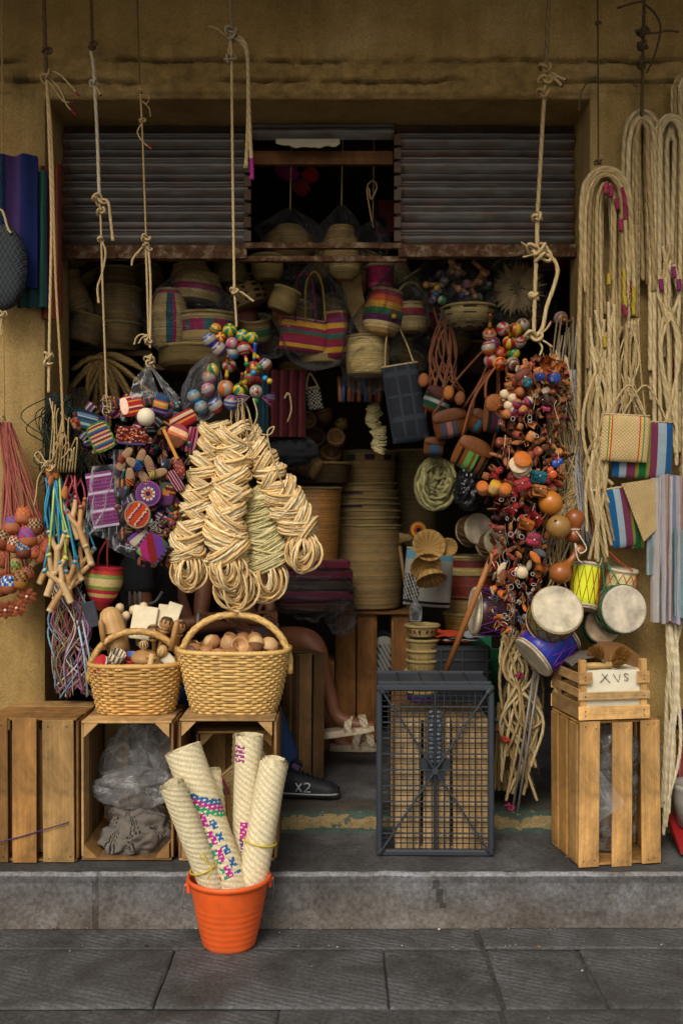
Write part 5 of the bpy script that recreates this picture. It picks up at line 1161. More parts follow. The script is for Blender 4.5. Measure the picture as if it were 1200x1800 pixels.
# ---------------------------------------------------------------- leather gourd pouches at the far left
def pot_mesh(s_, c, b):
    m = MB(); m.lathe([(.001, -.032), (.018, -.031), (.027, -.026), (.031, -.014), (.0315, -.002), (.030, .008), (.029, .014), (.027, .024), (.022, .033), (.012, .037), (.001, .038)], lambda i, j: (H(b[(i + j) % len(b)], .7) if 4 <= i <= 7 else H(c, .68)), 20, wob=.12); return m
KN = P(6, 742, 3.80)
m = MB(); m.tube(wpath([(4, Z0), (5, 300), (6, 560), (8, 745)], 3.86), .004, SI2, 6); knot(m, KN, .03, .003, SIS); tag(obj('suspension_rope', m, M_ROPE), 'thin cord holding the leather pouches at the far left', 'cord')
pots = [(24, 924, 1.15, 'b8683a', ['5a5a9a', '9a3a6a', '5a4a8a'], 'purple-banded'), (50, 944, 1.15, 'b8683a', ['8a2a6a', '5a5a9a', 'b02a5a'], 'magenta-banded'), (2, 950, 1.1, 'a8552c', ['4a2a1a', 'c9a070'], 'checked'), (25, 958, .95, 'a8552c', ['6a2a2a', 'd0b090'], 'beaded'), (42, 908, 1.05, 'b0623a', ['c9703a', 'a8552c'], 'plain orange'), (64, 925, .95, 'a05a34', ['d0a070', '4a2a1a'], 'cream-dotted'), (70, 944, .95, 'a05a34', ['8a3a2a', 'd0a070'], 'rust-dotted'), (84, 962, .95, 'b04f2c', ['b04f2c', '8a3a22'], 'red clay'), (3, 982, 1.0, 'b0623a', ['8a3a22', 'b0623a'], 'dull orange'), (43, 968, .95, '8a3f24', ['1f4f8a', '2f6fae', 'd0b090'], 'blue-banded'), (61, 970, .85, 'a8552c', ['7a2a2a', 'a8552c'], 'small rust'), (29, 996, .95, 'b98a5a', ['5a8a3a', '7fae4a', '8a2a2a'], 'green-banded'), (8, 1000, .9, 'a8552c', ['5a8a3a', '6a9a3a'], 'green-striped'), (16, 1028, 1.05, 'a05a34', ['1f3f7a', '2f5fae', 'd0d0d0'], 'navy-banded'), (38, 1020, 1.05, 'c08030', ['c08030', '8a5a20', '4a2a18'], 'yellow fringed'), (50, 1008, .8, 'a8552c', ['c08030', '7a2a5a'], 'small gold-banded'), (2, 1035, .95, 'a8552c', ['8a3a6a', 'a8552c'], 'plum-banded'), (74, 978, .8, 'b0623a', ['b0623a', 'a05030'], 'small orange')]
for px, py, s_, c, b, nm in pots:
    Y = 3.80 + R.uniform(-.03, .02); t = thing('leather_pouch', f'{nm} round leather pouch on long straps at the far left', 'pouch', P(px, py, Y), (rad(R.uniform(-15, 15)), rad(R.uniform(-22, 22)), R.uniform(0, 6)), 'leather pouches on straps at the far left'); t.scale = (s_,) * 3
    obj('body', pot_mesh(1, c, b), M_LEATHER, t)
    iv = t.matrix_basis.inverted() if False else (Matrix.Translation(t.location) @ t.rotation_euler.to_matrix().to_4x4() @ Matrix.Scale(s_, 4)).inverted()
    for k in range(2):
        p0 = P(px + R.uniform(-6, 6), py - 12, Y); p2 = KN + V((R.uniform(-.02, .03), R.uniform(-.01, .01), 0)); p1 = p0.lerp(p2, .5) + V((R.uniform(-.012, .02), 0, 0))
        m = MB(); m.tube([iv @ x for x in spline([p0, p1, p2], 8)], .0035, H('8f4a3c'), 5); obj('strap', m, M_LEATHER, t)
for i, (px, py) in enumerate(((48, 1048), (30, 1068), (10, 1072))):
    t = thing('leather_flower', ('topmost', 'middle', 'leftmost')[i] + ' cut leather flower below the leather pouches', 'flower', P(px, py, 3.79), (rad(20), rad(R.uniform(-20, 20)), 0), 'leather flowers at the far left')
    for k in range(9):
        m = MB(); m.pillow(.02, .035, .004, H('8a4526'), 4, 5, rc=.5); o = obj('petal', m, M_LEATHER, t, (.022 * math.sin(k * 2 * PI / 9), -.002 * (k % 2), .022 * math.cos(k * 2 * PI / 9)), rot=(0, k * 2 * PI / 9, 0))
    m = MB(); m.ball((0, -.004, 0), .006, H('d0c0b0'), 8, 6); obj('stud', m, M_METAL, t)
# ---------------------------------------------------------------- slingshots
def sling(label, px, py, rot, Y, s_, band, bands_to, group='slingshots hanging by the left pier'):
    t = thing('slingshot', label, 'slingshot', P(px, py, Y), (rad(R.uniform(-8, 8)), rad(rot), rad(R.uniform(-35, 35))), group); t.scale = (s_,) * 3
    w_ = H(R.choice(('b98f5a', 'c2a070', 'ab8150')))
    m = MB(); e = R.uniform(-.006, .006); m.tube(spline([(e, 0, -.088), (0, 0, -.04), (0, 0, .002)], 5), lambda q: .0125 - .001 * q, lambda i, j: (H('d2b688') if i == 0 else w_), 9); obj('handle', m, M_TURNED, t)
    for sx in (-1, 1):
        m = MB(); m.tube(spline([(0, 0, -.012), (sx * .016, 0, .02), (sx * .03, .002, .062)], 5), lambda q: .0105 - .0025 * q, w_, 8); fk = obj('fork', m, M_TURNED, t)
        m = MB(); m.tube([(sx * .028, 0, .05), (sx * .0295, 0, .058)], .0108, band, 8); obj('lashing', m, M_PLASTIC, fk)
    iv = (Matrix.Translation(t.location) @ t.rotation_euler.to_matrix().to_4x4() @ Matrix.Scale(s_, 4)).inverted()
    for sx in (-1, 1):
        b1 = P(bands_to[0] + R.uniform(-8, 8), bands_to[1] + R.uniform(-5, 8), Y + .01); a1 = V((sx * .03, 0, .06)); b2 = iv @ b1
        m = MB(); m.tube(spline([a1, a1.lerp(b2, .5) + V((R.uniform(-.015, .015), R.uniform(-.02, .0), 0)), b2], 7), .004, band, 6); obj('rubber_band', m, M_PLASTIC, t)
    return t
BB, GY, RD = H('2a86a8'), H('a9b84a'), H('9a3a44')
sl_ = [(101, 962, 0, BB, (96, 838), 'upright, front left'), (112, 966, 4, GY, (98, 840), 'upright beside the front left one, yellow-green band'), (122, 988, -38, BB, (104, 842), 'tilted right at the front'), (88, 985, 22, BB, (92, 838), 'leaning left'), (106, 1020, -28, BB, (100, 842), 'lowest, pointing right'), (121, 1014, 2, BB, (108, 842), 'low upright'), (134, 1010, 30, BB, (106, 846), 'leaning left at the lower right'), (150, 955, -28, RD, (128, 838), 'red-banded, right edge'), (138, 922, -20, RD, (132, 836), 'red-banded, upper right'), (126, 905, -12, RD, (126, 834), 'red-banded, upper middle'), (64, 985, 40, BB, (88, 842), 'far left, by the leather pouches'), (146, 985, 18, BB, (112, 846), 'pale thin, right side'), (95, 1005, 12, GY, (100, 840), 'yellow-green banded, behind'), (112, 1036, 34, BB, (102, 842), 'hanging lowest of all, leaning left'), (141, 905, -8, RD, (136, 836), 'red-banded, behind the others')]
for i, (px, py, rt, bc, to, nm) in enumerate(sl_): sling(f'wooden fork slingshot, {nm}', px, py, rt, 3.80 + .022 * (i % 4) - .03, R.uniform(.95, 1.12), bc, to)
for i, (px, py, rt) in enumerate(((87, 828, 10), (98, 830, -15), (116, 866, 4), (92, 845, 25))):
    m = MB(); m.pillow(.03, .05, .008, H('a8622f'), 6, 6, rc=.4, bend=.006); tag(obj('leather_patch', m, M_LEATHER, None, P(px, py, 3.765), rot=(0, rad(rt), rad(20 * i))), ('leftmost', 'upper right', 'lowest', 'middle')[i] + ' leather sling patch above the slingshots', 'patch', 'sling patches')
m = MB()
for c in ((86, 815), (92, 818), (84, 822)): knot(m, P(*c, 3.77), .03, .0035, SIS)
m.tube(wpath([(84, 815), (70, 812), (62, 800), (70, 795), (80, 812)], 3.77), .003, SIS, 5); m.tube(wpath([(80, 822), (68, 840), (64, 870), (60, 890)], 3.77), .003, SIS, 5)
tag(obj('cord_knot', m, M_ROPE), 'pale cord knot with a loop above the slingshots', 'knot')
# dark netting behind the ropes
def strands(name, label, cat, n, fn, r, cols, mat, group=None, part='strand', sides=5, twist=False, stuff=False):
    """n strands as parts of one hank; fn(k) gives world points"""
    p = fn(0)[0]; t = thing(name, label, cat, p, group=group); one = MB()
    for k in range(n):
        pts = spline(fn(k), 6); rr = r() if callable(r) else r; m = one if stuff else MB(); c = cols(k) if callable(cols) else R.choice(cols)
        if twist: m.tube(dense(pts, rr * .9), rr, lambda i, j: tuple(q * (1 + .14 * nz(i * .05, k)) for q in c), 7, twist=(.15, 3, rr * 4.2))
        else: m.tube(pts, rr, c, sides)
        if not stuff: sub(part, m, mat, t)
    if stuff: o = sub(part, one, mat, t); o['kind'] = 'stuff'
    return t
strands('fish_net', 'dark green tangled netting behind the left ropes', 'net', 120, lambda k: [P(95 + R.gauss(8, 14), 690 + R.uniform(0, 20), 3.84), P(100 + R.gauss(8, 22), 750 + R.uniform(-20, 20), 3.80 + R.uniform(0, .08)), P(105 + R.gauss(8, 20), 800 + R.uniform(-10, 30), 3.80 + R.uniform(0, .08)), P(105 + R.gauss(0, 16), 850 + R.uniform(-30, 10), 3.84)], .0022, [H('1f2a26'), H('262f24'), H('15201f'), H('3a3a2a')], M_ROPE, part='mesh_cords', stuff=True)
strands('cord_loops', 'pale cords with loops hanging from the left rope', 'cord', 9, lambda k: [P(88 + k * 5, 700 + 6 * k, 3.76), P(90 + k * 4 + R.uniform(-8, 8), 740 + R.uniform(-10, 10), 3.74), P(84 + k * 5 + R.uniform(-10, 14), 790 + R.uniform(0, 30), 3.75), P(96 + k * 5, 760 + R.uniform(0, 30), 3.73), P(92 + k * 5, 830, 3.76)], .003, [SIS, SI2], M_ROPE, part='cord')
# mixed cords below the slingshots
CC = [SIS, SI2, H('8a7a5a'), H('9a8a78'), H('6a5a48'), H('8a6a90'), H('a04a5a'), H('c0b8b0'), H('7a5038'), H('6f8a9a')]
strands('cord_hank', 'long hank of mixed cords hanging below the slingshots', 'cords', 60, lambda k: [P(R.uniform(88, 150), 1040 + R.uniform(-20, 20), 3.86), P(R.uniform(84, 165), 1100, 3.84 + R.uniform(-.02, .05)), P(R.uniform(90, 170), 1160, 3.84 + R.uniform(-.02, .05)), P(R.uniform(96, 172), 1200 + R.uniform(0, 28), 3.86)], lambda: R.uniform(.0018, .004), CC, M_ROPE, part='cord')
for i, (px, c) in enumerate(((148, '8fa5b5'), (157, '8a97a0'))):
    m = MB(); m.tube([P(px - 12, 1090, 3.83), P(px, 1150, 3.825), P(px + 7, 1222, 3.82)], .004, H(c), 8); tag(obj('thin_rod', m, M_METAL), ('left', 'right')[i] + ' thin pale rod among the mixed cords', 'rod')
m = MB(); m.box((0, 0, 0), (.05, .012, .10), H('4a4d57'), ch=.004); tag(obj('grey_pouch', m, M_CLOTH, None, P(160, 1080, 3.84), rot=(0, rad(-14), 0), smooth=False), 'dark grey flat pouch beside the striped basket bag', 'pouch')
# red woven bag-basket
t = thing('striped_basket', 'small round red basket bag with green and straw stripes', 'basket', P(181, 1035, 3.92), (0, rad(6), 0)); RS = ['c9643a', 'b5402f', 'a8222f', 'b02438', 'c9a868', 'b02438', '7a8a3a', 'c9b078', 'c9b078', '7f8f45', 'b5402f', 'a8222f']
prof = []
for k in range(37):
    u = k / 36; r = (.004 + .072 * math.sin(PI * .5 * min(1, u * 1.25)) ** .8) * (1 - .22 * max(0, u - .75) * 4 * .25); prof.append((r + (.0012 if k % 2 else -.0008), -.09 + .18 * u))
m = MB(); m.lathe(prof, lambda i, j: jit(H(RS[min(11, i // 3)]), .1), 30, wob=.05); obj('body', m, M_STRAW, t)
for sx in (-1, 1): m = MB(); m.tube(spline([(sx * .02, -.04, .085), (sx * .015, -.05, .14), (sx * .0, 0, .2)], 6), .004, H('a03030'), 5); obj('strap', m, M_CLOTH, t)
# ---------------------------------------------------------------- textiles at the upper left
def hanging_cloth(name, label, x0, x1, y0, y1, Y, cols, folds=3, amp=.02, cat='shawl', bottom=0, group=None, mat=None, seed=0):
    m = MB(); n, v = 60, 30
    def fn(a, b):
        p = P(x0 + (x1 - x0) * a, y0 + (y1 - y0) * b + bottom * math.sin(a * 7 + seed), Y); p.y += amp * math.sin(a * folds * 2 * PI + .8 * b + seed) + .006 * nz(a * 6, b * 5, seed); return p
    m.grid(n, v, fn, lambda i, j: cols(i / n, j / v), su=S(x1 - x0, Y), sv=S(y1 - y0, Y))
    m.grid(n, v, lambda a, b: V(fn(a, b)) + V((0, .012, 0)), lambda i, j: cols(i / n, j / v), su=S(x1 - x0, Y), sv=S(y1 - y0, Y))
    return tag(obj(name, m, mat or M_CLOTH), label, cat, group)
def c_sh(u, v):
    if .2 < u < .38: return H('1f4a4f') if (int(v * 40) + int(u * 60)) % 3 else H('1d2250')
    return H(('3a2348', '2a2250', '1c2050', '46305f', '463068', '1f2a5f', '1c2a5f')[min(6, int(u * 7))])
hanging_cloth('folded_shawl', 'dark purple and indigo striped shawl on the left pier', -30, 64, 272, 505, 3.86, c_sh, 2.2, .015)
hanging_cloth('folded_shawl', 'green striped shawl end behind the purple one', 30, 82, 300, 540, 3.895, lambda u, v: H('1f5a3a') if int(u * 22) % 3 else H('2f3f6f'), 3, .012)
hanging_cloth('red_cloth', 'narrow red cloth hanging in the left corner of the bay', 72, 108, 290, 560, 3.93, lambda u, v: H('5a1f18') if int(u * 12) % 3 else H('7a3a1c'), 2, .008, 'cloth')
def black_bag():
    m = MB(); c = P(2, 470, 3.80)
    m.M = Matrix.Translation(c); m.pillow(.20, .33, .09, lambda u, v: jit(H('23262a') if int(u * 22 + .5 * int(v * 40)) % 2 else H('34383c'), .12), 22, 40, rc=.35); m.M = None; return m
t = thing('woven_bag', 'charcoal woven plastic bag cut by the left edge', 'bag', P(2, 560, 3.80)); sub('body', black_bag(), M_PALM, t)
m = MB(); m.tube(wpath([(-20, 420), (-10, 380), (4, 370), (14, 400), (20, 410)], 3.76), .005, SIS, 6); sub('handle', m, M_ROPE, t)
m = MB(); m.tube(wpath([(8, 550), (4, 560), (2, 580), (4, 590)], 3.74), .004, SIS, 6); knot(m, P(6, 552, 3.74), .02, .003, SIS); sub('cord', m, M_ROPE, t)
# ================================================================ hanging goods, right side
# ---- leather key-ring charms
LB = {'tan': 'b06a34', 'brown': '7d4526', 'dark brown': '4a2818', 'orange': 'c56a1f', 'red': '9a1f24', 'rust': '96432a', 'cream': 'c9b08c', 'teal': '1a6f80', 'yellow': 'd09a22', 'purple': '4a2a66', 'pink': 'a8324f', 'blue': '1f3f8a', 'grey': '5f6068'}
LB = {k: H(v, .8) for k, v in LB.items()}
CH = {}
def charm_mesh(kind, c):
    key = (kind, c)
    if key in CH: return CH[key]
    m = MB(); k = LB[c]; d = mixc(k, (.02, .01, .005), .5)
    if kind == 'sandal':
        m.pillow(.022, .058, .007, k, 6, 10, rc=.35)
        for z in (.008, .018): m.tube([(-.010, 0, z), (0, -.011, z), (.010, 0, z)], .0028, d, 5)
    elif kind == 'barrel':
        m.lathe([(.001, .004), (.011, .002), (.0125, -.016), (.016, -.0155), (.0175, -.004), (.0165, .008), (.0125, .016), (.009, .017), (.001, .018)], lambda i, j: (d if i < 2 else (mixc(k, LB['cream'], .3) if i == 5 and j % 3 else k)), 14)
    elif kind == 'pouch':
        m.pillow(.04, .038, .022, k, 8, 8, rc=.2); m.M = Matrix.Translation((0, -.006, .007)); m.pillow(.041, .024, .014, d, 6, 5, rc=.3); m.M = None; m.ball((0, -.0145, -.001), .003, H('b8b0a0'), 6, 5)
    elif kind == 'box':
        m.box((0, 0, 0), (.044, .022, .032), k, ch=.004); m.box((0, -.0005, .006), (.0455, .0235, .003), d, ch=.001); m.ball((0, -.012, .004), .0028, H('b8b0a0'), 6, 5)
    elif kind == 'cap':
        m.lathe([(.017, -.02), (.018, -.012), (.0185, .012), (.017, .016), (.001, .017)], lambda i, j: k if i != 1 else mixc(k, (1, 1, 1), .12), 16)
    elif kind == 'ball':
        m.ball((0, 0, 0), .0185, lambda i, j: LB['pink'] if i < 3 else (LB['purple'] if i == 3 else k), 14, 10)
    elif kind == 'disc':
        m.lathe([(.001, -.003), (.026, -.003), (.0275, 0), (.026, .003), (.001, .003)], k, 20)
    elif kind == 'oval':
        m.pillow(.024, .05, .01, k, 6, 10, rc=.4)
    elif kind == 'boot':
        m.box((0, .0, .01), (.016, .02, .034), k, ch=.005); m.box((0, -.012, -.012), (.017, .042, .014), k, ch=.005); m.box((0, -.012, -.0205), (.018, .044, .004), d, ch=.001)
    elif kind == 'saddle':
        m.grid(12, 8, lambda a, b: V((.03 * (a - .5), .016 * math.cos(PI * (b - .5)) - .012 * (2 * a - 1) ** 2, .02 * math.sin(PI * (b - .5)))), lambda i, j: k if (i + j) % 5 else d); m.tube([(0, -.016, 0), (0, -.02, .012)], .004, d, 6)
    else:
        for i in range(5):
            a = R.uniform(-1, 1); m.tube(spline([(R.uniform(-.012, .012), R.uniform(-.008, .008), .015), (R.uniform(-.014, .014), R.uniform(-.012, .012), 0), (R.uniform(-.016, .016), R.uniform(-.012, .012), -.02)], 3), .0028, R.choice((k, d, LB['cream'])), 4)
    me = mesh(kind + '_charm', m); me.materials.append(M_LEATHER); CH[key] = me; return me
ER = [(622, 935, 985), (650, 902, 1000), (700, 878, 1000), (760, 880, 988), (812, 862, 990), (852, 842, 985), (900, 866, 962), (950, 862, 962), (1000, 858, 955), (1050, 862, 950), (1112, 866, 926)]
zones = [(622, 690, [('pouch', 'rust'), ('boot', 'tan'), ('saddle', 'brown'), ('pouch', 'cream'), ('box', 'tan'), ('barrel', 'rust')]),
  (690, 745, [('pouch', 'dark brown'), ('pouch', 'rust'), ('saddle', 'tan'), ('boot', 'pink'), ('barrel', 'tan')]),
  (745, 808, [('barrel', 'tan'), ('boot', 'brown'), ('barrel', 'rust'), ('sandal', 'tan'), ('saddle', 'brown'), ('barrel', 'brown'), ('bits', 'tan'), ('boot', 'tan')]),
  (808, 870, [('sandal', 'rust'), ('sandal', 'brown'), ('box', 'red'), ('cap', 'orange'), ('pouch', 'red'), ('box', 'tan'), ('disc', 'tan'), ('oval', 'orange')]),
  (870, 912, [('sandal', 'brown'), ('sandal', 'tan'), ('sandal', 'dark brown'), ('disc', 'tan'), ('bits', 'purple'), ('box', 'red')]),
  (912, 990, [('sandal', 'dark brown'), ('sandal', 'rust'), ('sandal', 'brown'), ('oval', 'tan'), ('bits', 'grey'), ('pouch', 'rust'), ('sandal', 'brown')]),
  (990, 1050, [('oval', 'brown'), ('oval', 'cream'), ('bits', 'red'), ('bits', 'orange'), ('barrel', 'orange'), ('bits', 'blue'), ('oval', 'red')]),
  (1050, 1115, [('bits', 'tan'), ('bits', 'purple'), ('bits', 'brown'), ('oval', 'orange'), ('bits', 'grey'), ('sandal', 'rust'), ('bits', 'red')])]
q = random.Random(33); done = []
DN = {'sandal': 'sandal', 'barrel': 'barrel', 'pouch': 'flap pouch', 'box': 'box', 'cap': 'cup', 'disc': 'disc', 'oval': 'oval tag', 'boot': 'boot', 'saddle': 'saddle', 'bits': 'strap tassel', 'ball': 'ball'}
for k in range(20000):
    py = q.uniform(628, 1112); x0, x1 = envelope(ER, py); px = q.uniform(x0, x1)
    lv = 0 if len(done) < 190 else 1
    if len(done) >= 300: break
    if all(l != lv or math.hypot(px - a, py - b) > 12.2 for a, b, l in done):
        done.append((px, py, lv)); kind, c = q.choice(next(z[2] for z in zones if z[0] <= py <= z[1] + .01))
        t_ = (px - (x0 + x1) / 2) / ((x1 - x0) / 2); Y = 3.80 - (.055 * math.sqrt(max(0, 1 - t_ * t_)) if lv == 0 else -.01) + q.uniform(-.015, .015)
        o = obj('leather_charm', charm_mesh(kind, c), None, None, P(px, py, Y), rot=(q.uniform(-.9, .9), q.uniform(-1.5, 1.5), q.uniform(-1.0, 1.0))); f_ = q.uniform(.68, 1.0); o.scale = (f_ * q.uniform(.75, 1.15), f_ * q.uniform(.8, 1.1), f_ * q.uniform(.8, 1.2))
        hz_ = ('near the top', 'in the upper half', 'at mid height', 'in the lower half', 'near the bottom')[min(4, int((py - 620) / 100))]; side = 'left edge' if t_ < -.4 else ('right edge' if t_ > .4 else 'centre')
        if lv: side = 'back'
        tl_ = 'leaning left' if o.rotation_euler[1] > .5 else ('leaning right' if o.rotation_euler[1] < -.5 else 'hanging straight')
        tag(o, f'{c} leather {DN[kind]} {hz_} of leather bunch, {side}, {tl_}', 'charm', 'leather charms in the right bunch')
def big(kind, c, px, py, rot, s_, label, Y=3.72):
    o = obj('leather_charm', charm_mesh(kind, c), None, None, P(px, py, Y), rot=tuple(rad(a) for a in rot)); o.scale = (s_,) * 3; return tag(o, label, 'charm', 'leather charms in the right bunch')
for i, (px, py, c) in enumerate(((886, 693, 'cream'), (900, 700, 'cream'), (908, 709, 'tan'), (893, 713, 'cream'), (928, 705, 'cream'), (913, 689, 'tan'), (901, 722, 'cream'), (918, 720, 'tan'), (890, 728, 'tan'))):
    big('ball', c, px, py, (R.uniform(0, 180), R.uniform(0, 180), 0), 1.0, ('leftmost', 'upper', 'smiling', 'lower left', 'right', 'topmost', 'lowest middle', 'lower right', 'bottom left')[i] + ' two-tone leather ball of the cluster on the leather bunch', 3.735 - .008 * (i % 3))
for i in range(4): big('disc', 'cream' if i else 'orange', 908 + 3 * i if i else 918, 812 + 5 * i if i else 807, (62, 12 - 8 * i, 0), 1.35 - .1 * (i == 0), ('orange leather coaster on top of the pale stack', 'upper pale leather coaster in the stack', 'middle pale leather coaster in the stack', 'lowest pale leather coaster in the stack')[i], 3.70 + .012 * i)
big('box', 'teal', 945, 838, (10, 8, 15), 1.35, 'teal leather box charm beside the coasters', 3.71)
big('box', 'red', 918, 851, (10, -20, -10), 1.35, 'upright red leather box charm left of the teal one', 3.71)
big('box', 'tan', 946, 863, (-10, 8, 15), 1.35, 'tan leather satchel charm under the teal box', 3.70)
big('cap', 'orange', 848, 858, (60, -30, 0), 1.25, 'orange leather cup at the far left of the bunch', 3.73); big('cap', 'yellow', 869, 856, (40, 20, 0), 1.2, 'bright yellow leather cup beside the orange ones', 3.71); big('cap', 'orange', 887, 861, (75, 10, 0), 1.25, 'orange leather cup facing front beside the yellow one', 3.70)
big('box', 'orange', 924, 921, (12, 22, 10), 1.3, 'orange leather wallet charm at mid bunch', 3.71); big('box', 'red', 938, 912, (0, 38, 20), 1.4, 'flat red leather wallet right of the orange one', 3.725)
big('pouch', 'pink', 937, 948, (0, 12, 0), 1.35, 'glossy pink leather fish pouch on the leather bunch', 3.70)
big('oval', 'orange', 940, 980, (0, -38, 0), 1.15, 'bright orange oval tag on the right edge', 3.70); big('oval', 'grey', 948, 971, (0, -60, 0), 1.1, 'grey oval tag behind the bright orange one', 3.715)
big('oval', 'cream', 881, 999, (0, 32, 0), 1.05, 'pinkish oval tag left of the thread spool', 3.70); big('oval', 'brown', 883, 1012, (0, 10, 0), 1.05, 'brown oval tag with pale writing left of the spool', 3.69)
big('saddle', 'orange', 965, 652, (0, 20, 0), 2.4, 'large tan leather loop at the top of the bunch', 3.73); big('pouch', 'rust', 920, 664, (0, -34, 0), 1.7, 'rust leather pouch with a teal patch, upper left of the bunch', 3.72); big('pouch', 'teal', 926, 672, (0, -34, 0), .9, 'teal patch pouch on the rust one', 3.69)
big('box', 'blue', 948, 662, (0, -12, 0), .8, 'blue beaded box near the top of the bunch', 3.71); big('barrel', 'blue', 974, 665, (80, 80, 0), 1.3, 'silver and blue beaded roll near the top right', 3.715)
# thread spool
t = thing('thread_spool', 'wooden spool with teal and plum thread on the leather bunch', 'spool', P(915, 1006, 3.695), (rad(90), rad(78), 0), 'leather charms in the right bunch')
for z in (-.026, .026): m = MB(); m.lathe([(.001, z - .003), (.021, z - .003), (.021, z + .003), (.001, z + .003)], H('c9b08c'), 16); obj('flange', m, M_TURNED, t)
m = MB(); m.lathe([(.0145 + .0008 * (i % 2), -.023 + .046 * i / 24) for i in range(25)], lambda i, j: H(('2a7f86', '2a7f86', '1f5a66', '5a2a4a')[min(3, i // 6)]), 16); obj('thread', m, M_CLOTH, t)
# tiny guitar
for nm, c, px, py, rt in (('blue', '1c3f8f', 982, 812, 60), ('orange', 'b8481c', 968, 828, -30)):
    t = thing('toy_guitar', f'tiny {nm} toy guitar at the right of the leather bunch', 'guitar', P(px, py, 3.715), (0, rad(rt), 0)); m = MB()
    m.ball((0, 0, -.014), .016, H(c), 14, 8, sy=.4); m.ball((0, 0, .006), .0125, H(c), 14, 8, sy=.42); obj('body', m, M_PAINT, t)
    m = MB(); m.box((0, -.004, .034), (.006, .004, .04), H('2a1a12'), ch=.001); m.box((0, -.004, .057), (.011, .004, .012), H('2a1a12'), ch=.001); obj('neck', m, M_PAINT, t)
    m = MB(); m.tube([(0, -.0075, -.004), (0, -.0078, -.0035)], .004, H('e0d0b0'), 8); obj('sound_hole', m, M_PAINT, t)
t = thing('charm_chains', 'tangled metal key rings and chains down the leather bunch', 'key ring', P(920, 930, 3.72))
for k in range(46):
    py = R.choice((R.uniform(860, 960), R.uniform(980, 1110), R.uniform(640, 780))); x0, x1 = envelope(ER, py); c = P(R.uniform(x0 + 20, x1 - 15), py, 3.715); e = Euler((R.uniform(0, 3), R.uniform(0, 3), 0)).to_matrix(); m = MB(); rr = R.uniform(.005, .010)
    m.tube([c + e @ V((rr * math.cos(a), rr * math.sin(a), 0)) for a in [2 * PI * i / 14 for i in range(14)]], .0013, H('a09c94'), 5, closed=True); sub('ring', m, M_METAL, t)
t = thing('charm_strings', 'thin leather strings tangled over the leather charm bunch', 'string', P(930, 860, 3.72))
for k in range(70):
    py = R.uniform(640, 1080); x0, x1 = envelope(ER, py); x = R.uniform(x0 + 8, x1 - 8); m = MB(); Yk = 3.735 + R.uniform(-.02, .02)
    m.tube(wpath([(x, py), (x + R.uniform(-9, 9), py + 12), (x + R.uniform(-10, 10), py + 26 + R.uniform(0, 16))], Yk, 5), R.uniform(.0010, .0018), R.choice((H('2a1a12'), H('8a6a44'), H('5a2a1a'), SIS, H('16141a'))), 4); sub('string', m, M_LEATHER, t)
# pale thin cords falling behind the leather bunch
strands('cord_hank', 'pale thin cords hanging behind the leather charms', 'cords', 46, lambda k: [P(955 + R.uniform(-10, 40), 610 + R.uniform(0, 60), 3.86), P(985 + R.uniform(-20, 40), 760, 3.86 + R.uniform(-.03, .03)), P(1000 + R.uniform(-20, 34), 850, 3.86), P(1000 + R.uniform(-40, 20), 900 + R.uniform(-20, 60), 3.85)] + ([P(985 + R.uniform(-50, 20), 1000 + R.uniform(0, 60), 3.87)] if k % 2 else []), lambda: R.uniform(.002, .0042), [SIS, SI2, H('8f7d5c'), H('7a684a')], M_ROPE, part='cord')
strands('cane_bundle', 'slanting bundle of thin canes behind the thick knotted rope', 'canes', 14, lambda k: [P(980 + k * 3 + R.uniform(-6, 6), 560 + R.uniform(-20, 30), 3.98), P(965 + k * 4, 680, 3.95), P(960 + k * 3, 800, 3.93)], .004, [H('7a6a4a'), H('5a4a34'), H('8a7a60')], M_TURNED, part='cane')
for i, x in enumerate((1008, 1015)):
    m = MB(); m.tube([P(x + 8, 545, 3.88), P(x, 640, 3.88)], .0035, H('a8a49a'), 6); tag(obj('pale_rod', m, M_METAL), ('left', 'right')[i] + ' pale rod of the pair beside the right reveal', 'rod')
m = MB(); m.tube([P(1013, 640, 3.88), P(1012, 900, 3.93)], .012, H('1c1a1a'), 8); tag(obj('black_strap', m, M_PLASTIC), 'black strap hanging beside the right reveal', 'strap')
strands('grey_twine', 'pale grey cords beside the black strap', 'cords', 6, lambda k: [P(1005 + R.uniform(-4, 6), 650, 3.86), P(1008 + R.uniform(-4, 10), 760, 3.85), P(1015 + R.uniform(-8, 16), 860, 3.85), P(1035 + R.uniform(-10, 8), 960, 3.85)], .004, [H('8a8a8f'), H('a09a90'), SIS], M_ROPE, part='cord')
# ---- gourds
def gourd(label, px, py, Y, prof, rot, c='9a5f24', mouth=True):
    t = thing('dried_gourd', label, 'gourd', P(px, py, Y), tuple(rad(a) for a in rot), 'dried gourds beside the leather charms'); m = MB(); m.lathe(prof, lambda i, j: H(c), 24, wob=.04); obj('body', m, M_GOURD, t)
    if mouth: m = MB(); m.ball((0, 0, prof[-1][1] - .001), .007, H('2a1a0e'), 10, 6, sz=.3); obj('mouth_hole', m, M_TURNED, t)
    return t
M_GOURD = attr_mat('gourd_skin', 0.32, 'plain', 0.35, 14, 0.12, 0.2, 0.5)
sph = lambda r, k=1.0: [(.001, -r * k)] + [(r * math.cos(a), r * k * math.sin(a)) for a in [-PI / 2 + PI * i / 12 for i in range(1, 12)]] + [(.006, r * k * .995)]
gourd('upper round orange brown gourd at the right of the leather bunch', 967, 884, 3.73, sph(.045), (20, 30, 0), 'a8651f'); gourd('speckled olive brown round gourd below the upper one', 981, 926, 3.71, sph(.0455, .98), (50, -40, 0), '8f6a34')
